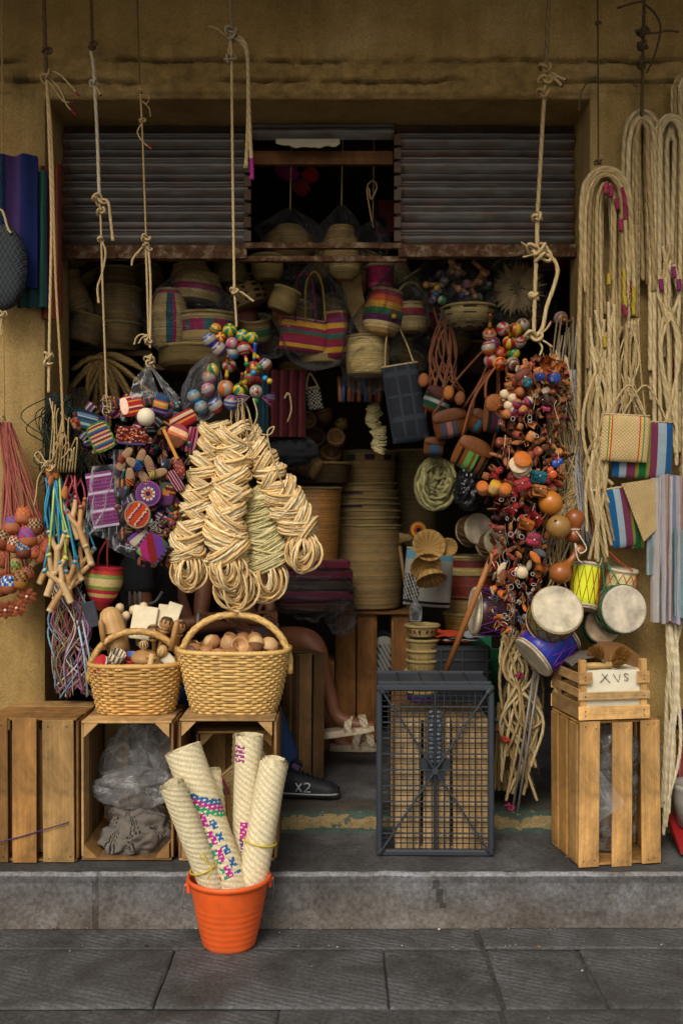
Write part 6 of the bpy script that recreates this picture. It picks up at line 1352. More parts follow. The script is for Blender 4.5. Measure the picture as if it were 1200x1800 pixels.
dbl = [(.001, -.045), (.018, -.043), (.028, -.03), (.029, -.015), (.020, -.001), (.017, .004), (.022, .010), (.033, .024), (.037, .044), (.033, .062), (.018, .076), (.005, .08)]
gourd('double-bellied gourd tied with white cord', 1008, 932, 3.75, dbl, (-8, 6, 0), '8a4a22'); m = MB(); m.tube([P(1008, 932, 3.75) + V((.021 * math.cos(a), .021 * math.sin(a), .003)) for a in [2 * PI * i / 20 for i in range(20)]], .003, H('c9bfa8'), 6, closed=True); m.tube(wpath([(1012, 934, 3.72), (1022, 948, 3.71), (1030, 965, 3.71), (1018, 972, 3.71), (1010, 955, 3.71), (1014, 980, 3.71), (1022, 990, 3.71)], 3.71), .0028, H('c9bfa8'), 5); tag(obj('white_tie', m, M_ROPE), 'white cord tied round the waist of the double gourd', 'cord')
btl = [(.001, -.042), (.022, -.039), (.037, -.022), (.041, -.002), (.036, .016), (.024, .030), (.015, .042), (.012, .06), (.013, .08), (.018, .098), (.022, .112), (.018, .124), (.004, .13)]
gourd('long-necked bottle gourd pointing up to the right', 985, 1006, 3.72, btl, (-10, 42, 0), '8f5222', False)
# ---- drums
def drum(label, px, py, Y, d, L, rot, body, cord, scallop=None, head='b5a88e', rimc=None):
    r = S(d, Y) / 2; t = thing('hide_drum', label, 'drum', P(px, py, Y), tuple(rad(a) for a in rot), 'hide drums hung at the right'); h = L / 2
    m = MB(); m.lathe([(r * .96, -h), (r * .975, -h * .5), (r * .98, 0), (r * .975, h * .5), (r * .96, h)], (lambda i, j: H(body)) if not scallop else (lambda i, j: H(scallop) if (3 < j < 29) else H(body)), 32, wob=.02); obj('shell', m, M_PAINT if not scallop else M_PAPER, t)
    for z, sg in ((h, 1), (-h, -1)):
        m = MB(); c = H(head)
        def col(i, j): return tuple(q * (1 + .5 * nz(math.cos(i * .196) * j * .14, math.sin(i * .196) * j * .14, px) + .25 * nz(math.cos(i * .196) * j * .4, math.sin(i * .196) * j * .4, px)) for q in c)
        m.grid(32, 16, lambda a, b: V((r * min(1, b * 1.12) * math.cos(2 * PI * a), sg * r * min(1, b * 1.12) * math.sin(2 * PI * a), z + sg * .003 - (sg * .016 * max(0, (b - .88) / .12) + sg * .002 * nz(a * 30, 1) * (b > .95)))), col, cu=True); hh_ = obj('hide_head', m, M_HIDE, t)
        m = MB(); m.tube([V((r * 1.012 * math.cos(2 * PI * i / 40), r * 1.012 * math.sin(2 * PI * i / 40), z - sg * .006)) for i in range(40)], .0028, H(rimc or 'a08a68'), 6, closed=True); obj('lacing_ring', m, M_ROPE, hh_)
    m = MB(); n = 12; pts = [V((r * 1.0 * math.cos(2 * PI * i / n), r * 1.0 * math.sin(2 * PI * i / n), (h - .012) * (1 if i % 2 else -1))) for i in range(n + 1)]
    fine = []
    for a, b in zip(pts, pts[1:]):
        for k in range(5): p = a.lerp(b, k / 5); f = r * 1.0 / math.hypot(p.x, p.y); fine.append(V((p.x * f, p.y * f, p.z)))
    m.tube(fine, .0014, H(cord), 5); m.tube([V((p.x, p.y, -p.z)) for p in fine], .0014, H(cord), 5); obj('zigzag_cord', m, M_ROPE, t); return t
drum('large pale hide drum with green side, face to the street', 973, 1082, 3.68, 88, .12, (62, 4, 0), '7f8548', '8a2a2a')
drum('bright blue drum lying on its side with purple lacing', 962, 1132, 3.76, 84, .16, (128, 0, -74), '1c2f8f', '8a3aa8')
drum('maroon drum with purple lacing behind the leather bunch', 862, 1076, 3.98, 84, .14, (86, 0, -84), '2e1517', '74388a')
drum('small yellow drum with scalloped paper side', 1027, 1031, 3.80, 50, .17, (10, 12, 100), '6d5a44', 'a8401c', 'c6d02e')
drum('small cream drum with red lacing above the round drum', 1090, 1020, 3.86, 56, .09, (8, 4, 20), 'c9bd84', 'b8401c')
drum('round hide drum with green rim at the right pier', 1089, 1071, 3.78, 84, .07, (84, 0, 12), '6d5a44', '2a6a44', None, 'bdb09a', '2a5f42')
drum('smaller round hide drum tucked behind the green-rimmed one', 1054, 1100, 3.86, 64, .06, (80, 0, 8), '6d5a44', '2a6a44', None, '9a8468', '2a4f3a')
for lab, c, pts in (('green cord from the ropes down to the round drum', '2a7a4f', [(1036, 845), (1044, 900), (1056, 970), (1062, 1040), (1068, 1060)]), ('red cord from the ropes down to the yellow drum', 'a8401c', [(1036, 850), (1042, 910), (1048, 945), (1040, 975), (1030, 992)]), ('cream cord beside the green one above the drums', 'c9b88c', [(1074, 850), (1062, 900), (1054, 945), (1058, 975), (1052, 1000)]), ('green cord slanting to the cream drum', '2a8a6a', [(1058, 965), (1072, 1000), (1090, 1030)]), ('red cord slanting to the cream drum', 'a8401c', [(1060, 958), (1085, 985), (1112, 1004)]), ('brown rope strand above the yellow drum', '8a4a30', [(1034, 850), (1038, 900), (1044, 960), (1050, 994)])):
    m = MB(); m.tube(wpath(pts, 3.79), .0026, H(c), 5); tag(obj('drum_cord', m, M_ROPE), lab, 'cord')
# ---- rope hanks on the right pier
RC = [H('a9946a'), H('9a8257'), H('b29d74'), H('8c754d')]
def hank(label, cx, ytop, halfw, n, Y, ends, r, seed, tips=('7d2440', '9c862a'), inner=.18):
    q = random.Random(seed); t = thing('rope_hank', label, 'rope', P(cx, ytop, Y), group='rope hanks on the right pier')
    for k in range(n):
        f = inner + (1 - inner) * k / (n - 1); w_ = halfw * f; top = ytop + (1 - f) * halfw * .9 + q.uniform(-3, 3); yy = Y + q.uniform(-.035, .035)
        e0 = q.uniform(*ends); e1 = q.uniform(*ends); s0, s1 = q.uniform(-10, 10), q.uniform(-10, 10)
        pts = [(cx - w_ * .95 + s0, e0), (cx - w_ + s0 * .7, (e0 + top) / 2 + 60), (cx - w_ + q.uniform(-3, 3), top + halfw * 2.2), (cx - w_ * .88, top + halfw * .8), (cx - w_ * .5, top + halfw * .18), (cx, top), (cx + w_ * .5, top + halfw * .18), (cx + w_ * .88, top + halfw * .8), (cx + w_ + q.uniform(-3, 3), top + halfw * 2.2), (cx + w_ + s1 * .7, (e1 + top) / 2 + 60), (cx + w_ * .95 + s1, e1)]
        c = jit(q.choice(RC), .12, q); tc = H(q.choice(tips)); path = dense(wpath(pts, yy, 8), r * .85); N = len(path); tip = q.random() < .4; mid = q.randrange(N) if q.random() < .25 else -99
        m = MB(); m.tube(path, r * q.uniform(.85, 1.1), lambda i, j: (tc if (tip and i > N - 14) or abs(i - mid) < 7 else tuple(x * (1 + .12 * nz(i * .06, k)) for x in c)), 7, twist=(.16, 3, r * 4.2)); sub('strand', m, M_ROPE, t)
    return t
hank('front hank of pale rope draped over the thin cord', 1064, 297, 45, 17, 3.79, (480, 800), .0085, 1)
hank('tall rear hank of pale rope at the right pier', 1128, 196, 33, 11, 3.84, (480, 720), .0095, 2)
hank('far right hank of rope, cut by the edge of the picture', 1178, 205, 26, 9, 3.82, (520, 900), .0095, 3)
hank('highest rope hank in the top right corner', 1205, 130, 22, 5, 3.86, (450, 820), .0095, 4)
strands('loose_ropes', 'loose rope tails hanging below the front hank', 'rope', 16, lambda k: [P(R.uniform(1028, 1100), 560 + R.uniform(-30, 60), 3.77), P(R.uniform(1022, 1085), 720, 3.76), P(R.uniform(1022, 1070), 830 + R.uniform(-20, 20), 3.76), P(R.uniform(1030, 1080), 880 + R.uniform(-30, 110), 3.77)], .0068, RC, M_ROPE, twist=True)
strands('loose_ropes', 'thin twine fanning down to the woven bags', 'rope', 14, lambda k: [P(1110 + R.uniform(-8, 16), 560, 3.79), P(1105 + R.uniform(-20, 26), 640, 3.78), P(R.uniform(1062, 1140), 735, 3.77)], .004, RC + [H('7a5a80')], M_ROPE, part='twine')
strands('loose_ropes', 'far right rope tails with magenta whippings', 'rope', 8, lambda k: [P(1165 + R.uniform(-10, 30), 420 + R.uniform(0, 60), 3.78), P(1160 + R.uniform(-6, 36), 520, 3.77), P(1175 + R.uniform(-20, 24), 610, 3.77), P(1170 + R.uniform(-16, 26), 740 + R.uniform(-20, 90), 3.78)], .0075, RC, M_ROPE, twist=True)
for px, py in ((1076, 330), (1080, 355), (1068, 395), (1108, 500), (1085, 470), (1178, 470), (1184, 488), (1166, 520)): pass
for i, (px, py, c) in enumerate(((1074, 335, '7d2440'), (1082, 358, '7d2440'), (1090, 395, '7d2440'), (1066, 330, '8a2a3a'), (1070, 490, '9c862a'), (1096, 545, '7d2440'), (1062, 600, '9c862a'), (1160, 500, '6d2450'), (1182, 478, '6d2450'), (1192, 500, '6d2450'), (1098, 530, '9c862a'), (1058, 790, '7d2440'))):
    m = MB(); a = P(px, py - 9, 3.755); b = P(px + R.uniform(-4, 4), py + 11, 3.755); m.tube(dense([a, b], .004), .0088, H(c), 7, twist=(.1, 1, .006)); tag(obj('thread_whipping', m, M_ROPE), ('magenta', 'crimson', 'pink', 'dull red', 'yellow', 'rose', 'gold', 'purple', 'violet', 'plum', 'amber', 'cerise')[i] + ' thread whipping on a rope of the right hanks', 'whipping')
# ---- woven bags and towels on the right pier
def flat_bag(name, label, px, py, w_, h_, Y, col, rot, cat='bag', th=.03, mat=None, n=34, rc=.03, group='woven bags on the right pier', handle=True):
    t = thing(name, label, cat, P(px, py, Y), tuple(rad(a) for a in rot), group); m = MB(); m.pillow(S(w_, Y), S(h_, Y), th, col, n, n, rc=rc); obj('body', m, mat or M_PALM, t)
    if handle:
        W = S(w_, Y) / 2; Hh = S(h_, Y) / 2; m = MB(); m.tube(spline([(-W * .8, 0, Hh * .9), (-W * .5, -.01, Hh * 1.6), (0, 0, Hh * 2.2), (W * .5, .01, Hh * 1.6), (W * .8, 0, Hh * .9)], 6), .004, SIS, 6); obj('handle', m, M_ROPE, t)
    m = MB(); m.tube([(-S(w_, Y) / 2 * .96, -th * .12, S(h_, Y) / 2 * .96), (S(w_, Y) / 2 * .96, -th * .12, S(h_, Y) / 2 * .96)], .004, SIS, 6); obj('hem', m, M_ROPE, t); return t
def ix(u, v):
    for c, x in (('a83a3a', .2), ('4a7a4a', .12), ('c9a040', .16), ('a83a3a', .78), ('4a7a4a', .86), ('c9a040', .82)):
        if abs(u - x) < .014: return H(c)
    return H('b59a68')
ST = ['1f5a8a', '1f5a8a', '9fb0b8', '9fb0b8', '7a3550', '7a3550', '8a8a3a', '1f6a34', '1f6a34', '8a8a3a', '7a3550', '7a3550', '9fb0b8', '9fb0b8', '1f5a8a', '1f5a8a']
flat_bag('sisal_bag', 'cream sisal bag with thin red and green stripes', 1098, 770, 84, 84, 3.73, ix, (4, 3, 0))
flat_bag('striped_bag', 'upper blue white and plum striped woven bag behind the cream one', 1128, 790, 106, 102, 3.77, stripe(ST, 1, 'u'), (2, 2, 0), mat=M_CLOTH)
flat_bag('striped_bag', 'lower folded striped woven bag with blue edge', 1095, 908, 58, 108, 3.78, stripe(ST[:9], 1, 'u'), (0, -8, 12), mat=M_CLOTH, handle=False)
flat_bag('striped_bag', 'striped woven bag end behind the sisal flap', 1128, 912, 70, 104, 3.80, stripe(ST[4:], 1, 'u'), (0, -4, 0), mat=M_CLOTH, handle=False)
m = MB(); a, b, c, d = P(1092, 850, 3.745), P(1172, 838, 3.745), P(1166, 918, 3.74), P(1131, 952, 3.74)
m.grid(20, 20, lambda u, v: (a * (1 - u) + b * u) * (1 - v) + (d * (1 - u) + c * u) * v + V((0, .006 * nz(u * 3, v * 3), 0)), H('a38a5c'), su=.18, sv=.2); m.grid(20, 20, lambda u, v: (a * (1 - u) + b * u) * (1 - v) + (d * (1 - u) + c * u) * v + V((0, .008 + .006 * nz(u * 3, v * 3), 0)), H('a38a5c'), su=.18, sv=.2)
tag(obj('sisal_flap', m, M_PALM), 'plain sisal bag hung by a corner over the striped bags', 'bag', 'woven bags on the right pier')
hanging_cloth('towel', 'white towel with thin grey and pink lines at the right edge', 1146, 1190, 838, 1092, 3.74, lambda u, v: H('c9c2bc') if int(u * 26) % 5 else H('a89a98'), 2.2, .015, 'towel', 2, 'towels at the right edge', seed=1)
hanging_cloth('towel', 'pale towel with orange and violet stripes at the right edge', 1162, 1212, 835, 1096, 3.715, lambda u, v: H(('b8b4b8', 'b58a78', '9a96a8', 'b8b4b8', 'a88078', '8a90a8')[int(u * 12) % 6]), 2.0, .018, 'towel', 2, 'towels at the right edge', seed=3)
hanging_cloth('towel', 'pale blue striped towel lowest at the right edge', 1182, 1235, 930, 1085, 3.695, lambda u, v: H(('7fa0a8', '9fb5b8', '6f929a', 'a8b8b8')[int(u * 16) % 4]), 2.5, .012, 'towel', 2, 'towels at the right edge', seed=5)
hanging_cloth('towel', 'grey green towel edge left of the white towel', 1138, 1156, 845, 1010, 3.755, lambda u, v: H('7f8f90') if int(u * 8) % 3 else H('9aa8a5'), 1.2, .008, 'towel', 1, 'towels at the right edge', seed=7)
# ---- ropes, brooms and rods low on the right
strands('loose_ropes', 'braided ropes hanging low between the lattice crate and right crate', 'rope', 22, lambda k: [P(875 + R.uniform(0, 75), 1110 + R.uniform(-10, 20), 3.90), P(878 + R.uniform(0, 76), 1180, 3.88 + R.uniform(-.02, .05)), P(878 + R.uniform(0, 76), 1260, 3.88 + R.uniform(-.02, .05)), P(878 + R.uniform(0, 66), 1320 + R.uniform(-40, 90), 3.90)], .0062, RC, M_ROPE, twist=True)
strands('dark_twine', 'thin dark cords among the low braided ropes', 'cords', 26, lambda k: [P(880 + R.uniform(0, 75), 1130, 3.95), P(880 + R.uniform(0, 75), 1230, 3.93), P(885 + R.uniform(0, 65), 1330 + R.uniform(-40, 70), 3.95)], .0032, [H('6a5638'), H('7a6544'), H('4a3c28')], M_ROPE, part='cord')
for i, x in enumerate((0, 9)):
    m = MB(); m.tube([P(938 + x, 1180, 3.84), P(900 + x, 1425, 3.86)], .005, H('6f6a64'), 8); tag(obj('grey_rod', m, M_METAL), ('left', 'right')[i] + ' grey rod leaning among the low ropes', 'rod')
for i, (px, c) in enumerate(((895, '7d2440'), (888, 'a8402a'), (912, '7d2440'))):
    m = MB(); knot(m, P(px, (1418, 1300, 1188)[i], 3.86), .018, .004, H(c)); tag(obj('thread_whipping', m, M_ROPE), ('magenta knot at the bottom of the low ropes', 'rust knot halfway down the low ropes', 'pink knot near the top of the low ropes')[i], 'whipping')
def broom(label, px, y0, y1, Y):
    t = thing('straw_broom', label, 'broom', P(px, y1, Y), group='straw brooms by the low ropes')
    m = MB()
    for k in range(110):
        a = R.uniform(-1, 1); m.tube([P(px + a * 6, y0, Y + R.uniform(-.01, .01)), P(px + a * 9, (y0 + y1) / 2, Y + R.uniform(-.02, .02)), P(px + a * 15, y1 + R.uniform(-12, 6), Y + R.uniform(-.03, .03))], .0016, jit(H('8a7040'), .3), 3, cap=False)
    o = sub('bristles', m, M_FIBRE, t); o['kind'] = 'stuff'
    for yy, c in ((y0 + 30, '2a5a6a'), (y0 + 48, '7a2a3a')):
        m = MB(); m.tube([P(px, yy, Y) + V((.024 * math.cos(a), .026 * math.sin(a), 0)) for a in [2 * PI * i / 18 for i in range(18)]], .004, H(c), 5, closed=True); sub('binding', m, M_ROPE, t)
    return t
broom('straw broom with blue binding right behind the lattice crate', 880, 1235, 1385, 3.97); broom('shorter straw broom beside the first one', 898, 1255, 1370, 4.0)
strands('loose_ropes', 'white braided ropes hanging down the right edge', 'rope', 9, lambda k: [P(1172 + R.uniform(-4, 26), 1095, 3.76), P(1175 + R.uniform(-10, 22), 1200, 3.75), P(1172 + R.uniform(-12, 24), 1320, 3.74), P(1162 + R.uniform(-2, 24), 1400 + R.uniform(0, 80), 3.74)], .0068, [H('c2b394'), H('b0a07c')], M_ROPE, twist=True)
t = thing('dustpan', 'red plastic dustpan at the bottom right corner', 'dustpan', P(1195, 1500, 3.72)); m = MB()
a, b, c, d = P(1166, 1432, 3.88), P(1215, 1425, 3.86), P(1250, 1500, 3.66), P(1196, 1502, 3.64)
m.grid(8, 8, lambda u, v: (a * (1 - u) + b * u) * (1 - v) + (d * (1 - u) + c * u) * v, H('8a1a1c')); m.grid(8, 3, lambda u, v: (a * (1 - u) + d * u) + V((-.002, 0, .05 * v * (1 - .8 * u))), H('8a1a1c')); sub('pan', m, M_PLASTIC, t)
m = MB(); m.tube([P(1190, 1430, 3.87), P(1196, 1300, 3.93)], .012, H('7a1a1c'), 8); sub('handle', m, M_PLASTIC, t)
m = MB(); m.lathe([(.07, 0), (.085, .1), (.09, .14), (.095, .15), (.09, .16), (.08, .15)], H('9a968c'), 24); tag(obj('white_pot', m, M_PLASTIC, None, P(1222, 1450, 3.80)), 'whitish plastic pot cut by the right edge', 'pot')
m = MB(); crumple(m, P(1166, 1340, 3.88), .045, .03, .065, (.5, .3, .4), 4, .3, 2); tag(obj('pink_bag', m, M_MILK), 'pinkish plastic bag on the wall right of the bright crate', 'bag')
m = MB(); crumple(m, P(1196, 1265, 3.86), .03, .03, .04, H('3a2050'), 7, .3, 2); tag(obj('purple_flower', m, M_CLOTH), 'small purple cloth flower at the right edge', 'flower')
# ================================================================ inside the shop
STR = H('a08a58'); STD = H('7d683c')
def coil_basket(name, label, base, prof, col, rot=(0, 0, 0), seg=36, cat='basket', group=None, ridge=.004, n=26, mat=None, wob=.02, handle=None, open_top=True):
    """prof: list of (radius, z) in metres, smoothed and ridged like coiled palm"""
    t = thing(name, label, cat, base, tuple(rad(a) for a in rot), group); L = [0]
    for a, b in zip(prof, prof[1:]): L.append(L[-1] + math.hypot(b[0] - a[0], b[1] - a[1]))
    out = []
    for k in range(2 * n + 1):
        s_ = L[-1] * k / (2 * n); i = max(i for i in range(len(L)) if L[i] <= s_ + 1e-9); i = min(i, len(prof) - 2); u = (s_ - L[i]) / max(1e-9, L[i + 1] - L[i])
        out.append((prof[i][0] + (prof[i + 1][0] - prof[i][0]) * u + (ridge / 2 if k % 2 else -ridge / 2), prof[i][1] + (prof[i + 1][1] - prof[i][1]) * u))
    RJ = [R.uniform(.72, 1.22) * (1 if q % 2 else .8) for q in range(2 * n + 2)]
    f = (lambda i, j: tuple(x * RJ[min(i, 2 * n)] for x in jit(col(i / (2 * n), j / seg), .12))) if callable(col) else (lambda i, j: tuple(x * RJ[min(i, 2 * n)] for x in jit(col, .14)))
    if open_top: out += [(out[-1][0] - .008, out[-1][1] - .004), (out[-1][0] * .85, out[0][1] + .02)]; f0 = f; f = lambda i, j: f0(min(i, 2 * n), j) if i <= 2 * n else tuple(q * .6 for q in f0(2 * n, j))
    m = MB(); m.lathe(out, f, seg, wob=wob, cap1=not open_top); obj('body', m, mat or M_STRAW, t)
    if open_top:
        m = MB(); r, z = prof[-1]; m.tube([(r * math.cos(2 * PI * i / 40), r * math.sin(2 * PI * i / 40), z) for i in range(40)], .007, jit(STR, .1), 7, closed=True, twist=(.14, 3, .04)); obj('rim', m, M_STRAW, t)
    if handle:
        m = MB(); r, z = prof[-1]; m.tube([(r * math.cos(a), 0, z + handle * math.sin(a)) for a in [PI * i / 20 for i in range(21)]], .006, STR, 6); obj('handle', m, M_STRAW, t)
    return t
def plainc(c): return lambda v, u: c
# ---- tall stack of palm baskets on a crate at the back
YK = 5.3; k = YK / F_PX
def px2(a): return a * k
bz = P(0, 1068, YK).z; bx = P(645, 0, YK).x
def tall(v, u):
    return H('8a7848') if v < .75 else H('9a8054')
coil_basket('tall_palm_basket', 'tall square-shouldered palm basket at the bottom of the back stack', (bx, YK, bz), [(px2(50), 0), (px2(58), .01), (px2(63), .12), (px2(64), .25), (px2(61), .38), (px2(58), .42)], H('95794c'), n=46, ridge=.004, mat=M_PALM, seg=44, group='stacked palm baskets at the back')
for i in range(7):
    z = bz + .40 + .036 * i; w_ = (58, 57, 56, 56, 55, 54, 52)[i]
    coil_basket('palm_basket', ('lowest', 'second', 'third', 'fourth', 'fifth', 'sixth', 'topmost')[i] + ' nested palm basket rim in the back stack', (bx + R.uniform(-.006, .006), YK + R.uniform(-.006, .006), z), [(px2(w_ - 3), 0), (px2(w_), .02), (px2(w_ + R.uniform(0, 2)), .036)], (lambda v, u: H('4a2440') if 1 < 2 and .55 < u < .72 and v > .4 else H('9c8252')) if i in (3, 5) else H('9c8252'), n=5, mat=M_STRAW, group='stacked palm baskets at the back', rot=(R.uniform(-1.5, 1.5), R.uniform(-1.5, 1.5), 0))
coil_basket('palm_basket', 'palm basket with dark green and plum zigzag on top of the back stack', (bx + .01, YK, bz + .655), [(px2(42), 0), (px2(46), .02), (px2(48), .10), (px2(50), .165)], lambda v, u: (H('2a4a38') if .5 < u < .68 else H('3a1f38')) if .72 < v < .9 and int(u * 90) % 2 and .5 < u < .95 else H('95794c'), n=20, group='stacked palm baskets at the back')
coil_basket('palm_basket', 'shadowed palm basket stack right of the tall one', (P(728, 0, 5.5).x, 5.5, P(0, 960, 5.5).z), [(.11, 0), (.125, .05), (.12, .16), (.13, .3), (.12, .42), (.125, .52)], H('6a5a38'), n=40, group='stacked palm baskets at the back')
# crate under it
def boards(name, label, x0, x1, z0, z1, Y, n, cols, gap=.008, group='crates inside the shop', d=.3):
    t = thing(name, label, 'crate', ((x0 + x1) / 2, Y, z0), group=group); bw = (x1 - x0) / n
    for i in range(n): plank(t, 'board', (-(x1 - x0) / 2 + bw * (i + .5), 0, (z1 - z0) / 2), (bw - gap, .012, z1 - z0), jit(R.choice(cols), .2))
    for sx in (-1, 1): plank(t, 'side_board', (sx * (x1 - x0) / 2, d / 2 + .008, (z1 - z0) / 2), (.012, d, z1 - z0), jit(R.choice(cols), .2))
    plank(t, 'top_board', (0, d / 2 + .01, z1 - z0 - .006), (x1 - x0 - .014, d, .01), jit(R.choice(cols), .2)); return t
DKW = [H('7a5228'), H('86592c'), H('6a4622')]
boards('old_crate', 'dark wooden crate under the tall palm baskets', P(592, 0, 5.15).x, P(660, 0, 5.15).x, .085, bz - .004, 5.15, 2, DKW, group='crates inside the shop')
boards('old_crate', 'dark crate right of the gap under the palm baskets', P(690, 0, 5.15).x, P(720, 0, 5.15).x, .085, bz - .004, 5.15, 1, DKW)
m = MB(); m.box((bx, YK, bz - .012), (.46, .36, .012), H('6a4622')); tag(obj('shelf_board', m, M_WOOD, smooth=False), 'board across the dark crates carrying the palm baskets', 'board')
def zig(u, v): return H('16181c') if (int(u * 14 + v * 26) % 3 == 0 and v < .8) or v > .92 else H('a8a49c')
t = thing('zigzag_bag', 'grey and black zigzag bag in the gap between the dark crates', 'bag', P(674, 1165, 5.22)); m = MB(); m.pillow(.11, .34, .05, zig, 20, 34); obj('body', m, M_CLOTH, t)
# seat crate between the two people
crate('wooden_crate', 'narrow weathered crate standing beside the sneaker', (P(529, 0, 4.44).x, 4.47, .083), rad(28), .125, .19, .56, [(-.06, .0), (.008, .06)], cols=[H('7a5c38'), H('6d5030'), H('84653e')], gus=False, right=3, group='crates inside the shop')
boards('old_crate', 'plain boards of a crate behind the bare legs', P(470, 0, 4.9).x, P(585, 0, 4.9).x, .085, .52, 4.95, 3, DKW)
# ---- left of the stack: wicker hamper, tipped baskets, textiles, plastic
coil_basket('wicker_hamper', 'dark orange wicker hamper behind the fibre skeins', (P(545, 0, 5.0).x, 5.0, P(0, 1000, 5.0).z), [(.13, 0), (.14, .1), (.15, .3), (.155, .40)], H('9a6a34'), n=36, ridge=.004, mat=M_WICKER, group='baskets inside the shop')
coil_basket('tipped_basket', 'small palm basket lying on its side on the wicker hamper', (P(560, 828, 4.95)), [(.05, 0), (.06, .03), (.065, .1), (.075, .15)], lambda v, u: H('1f1a16') if .5 < v < .62 and int(u * 40) % 2 else H('95794c'), rot=(60, 0, -110), n=14, group='baskets inside the shop')
for i, (px, py, w_, h_, c) in enumerate(((545, 1010, 150, 16, '5a1a2a'), (545, 1028, 150, 16, '3a3028'), (545, 1046, 150, 18, '64203a'), (545, 1066, 150, 16, '4a2a20'), (545, 992, 140, 16, '6a2030'))):
    m = MB(); m.box((0, 0, 0), (S(w_, 4.9), .2, S(h_, 4.9)), H(c), ch=.012); tag(obj('folded_textile', m, M_CLOTH, None, P(px, py, 4.9)), ('wine red folded cloth under the top one', 'dark brown folded cloth in the middle of the pile', 'plum folded cloth near the bottom of the pile', 'brown folded cloth at the bottom of the pile', 'red folded cloth on top of the pile')[i] + ' by the hamper', 'cloth', 'folded cloths in plastic')
m = MB(); crumple(m, P(552, 1040, 4.83), .18, .09, .14, (1, 1, 1), 6, .35, 2.4); tag(obj('plastic_bag', m, M_BAG), 'large crumpled clear bag over the folded cloths', 'bag')
m = MB(); crumple(m, P(600, 1082, 4.8), .07, .06, .09, (1, 1, 1), 9, .4, 2.4); tag(obj('plastic_bag', m, M_BAG), 'trailing end of crumpled clear plastic right of the cloths', 'bag')
m = MB(); crumple(m, P(513, 792, 4.7), .115, .08, .075, H('2c2c30'), 3, .25, 1.8); tag(obj('grey_sack', m, M_CLOTH), 'dark grey sack below the red cloth', 'sack')
hanging_cloth('red_cloth', 'dark red cloth hanging behind the painted rattles', 470, 537, 650, 768, 4.6, lambda u, v: H('5c0f14') if int(u * 16) % 4 else H('3a0a10'), 4, .015, 'cloth')
hanging_cloth('teal_cloth', 'narrow dark teal cloth left of the red one', 448, 472, 640, 760, 4.58, lambda u, v: H('17353f') if int(u * 6) % 3 else H('2a5a66'), 1.5, .01, 'cloth')
m = MB(); m.tube(wpath([(505, 690), (500, 700), (508, 692), (512, 720), (505, 742)], 4.56), .004, SIS, 5); tag(obj('pale_tie', m, M_ROPE), 'pale cord loop on the dark red cloth', 'cord')
flat_bag('patterned_purse', 'small black and white patterned purse right of the red cloth', 552, 700, 26, 40, 4.7, lambda u, v: H('a8a090') if (int(u * 8) + int(v * 12)) % 2 else H('14120f'), (0, -10, 0), 'purse', .02, M_CLOTH, 14, group='things hanging inside')
for i, (px, py, s_) in enumerate(((540, 740, .05), (570, 730, .045), (555, 770, .055), (590, 770, .05), (545, 810, .05), (580, 800, .06), (525, 775, .045), (600, 745, .035))):
    m = MB(); m.lathe([(.001, -s_), (s_ * .6, -s_ * .8), (s_, -.1 * s_), (s_ * .9, .5 * s_), (s_ * .75, .6 * s_), (s_ * .7, .3 * s_), (.001, -.4 * s_)], H(('5a4024', '6a4a28', '4a3420', '7a5a34')[i % 4]), 18); tag(obj('wooden_bowl', m, M_TURNED, None, P(px, py, 5.0 + .05 * (i % 3)), rot=(R.uniform(.4, 1.6), R.uniform(-.8, .8), 0)), ('upper left', 'upper right', 'middle', 'right', 'lower left', 'lower right', 'leftmost', 'smallest')[i] + ' dim wooden bowl in the heap behind the skeins', 'bowl', 'dim wooden bowls')
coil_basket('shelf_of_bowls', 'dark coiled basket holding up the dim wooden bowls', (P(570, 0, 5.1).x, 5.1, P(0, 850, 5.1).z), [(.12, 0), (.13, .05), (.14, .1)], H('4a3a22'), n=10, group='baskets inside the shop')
# ---- things hanging from the ceiling in the middle
def cord_up(px, py, Y, label, c=SI2, r=.003):
    p = P(px, py, Y); m = MB(); m.tube([p, V((p.x + .005, p.y, (p.z + 3.15) / 2)), V((p.x, p.y, 3.16))], r, c, 5); return tag(obj('ceiling_cord', m, M_ROPE), label, 'cord')
def bagmesh_basket(nm, lab, px, py, Y, prof, col, rot=(0, 0, 0), **kw): return coil_basket(nm, lab, P(px, py, Y), prof, col, rot, group='baskets hung inside', **kw)
WPB = ['7a1f3a', 'c9962a', '8a2040', '8a1f24', '2a5a4a', '8a1f3a', 'c9962a', '7a2a5a']
flat_bag('striped_tote', 'magenta and gold striped straw tote in a clear bag', 535, 590, 86, 60, 4.5, stripe(WPB, 1), (0, 6, 12), 'bag', .06, M_STRAW, 18, group='bags hung inside', handle=False)
flat_bag('striped_tote', 'narrow magenta and green striped straw tote beside the first', 592, 588, 44, 84, 4.52, stripe(WPB, 1.2), (0, -4, 0), 'bag', .06, M_STRAW, 18, group='bags hung inside', handle=False)
for i, x in enumerate((535, 552)): m = MB(); m.tube(wpath([(x - 16, 565), (x - 14, 500), (x, 478), (x + 14, 500), (x + 20, 565)], 4.47), .005, H('a8842a') if i else H('8a2040'), 6); tag(obj('tote_handle_loop', m, M_STRAW), ('crimson', 'golden')[i] + ' loop above the striped straw totes', 'loop')
bag('plastic_bag', 'large clear bag round the striped straw totes', 553, 555, 120, 195, 4.48, .10, 5, group='clear bags hung inside')
bagmesh_basket('straw_basket', 'pale woven straw basket seen from below in the middle', 646, 660, 4.5, [(.086, 0), (.094, .01), (.097, .06), (.096, .12), (.092, .168)], H('b8a066'), n=22, mat=M_PALM, ridge=.003)
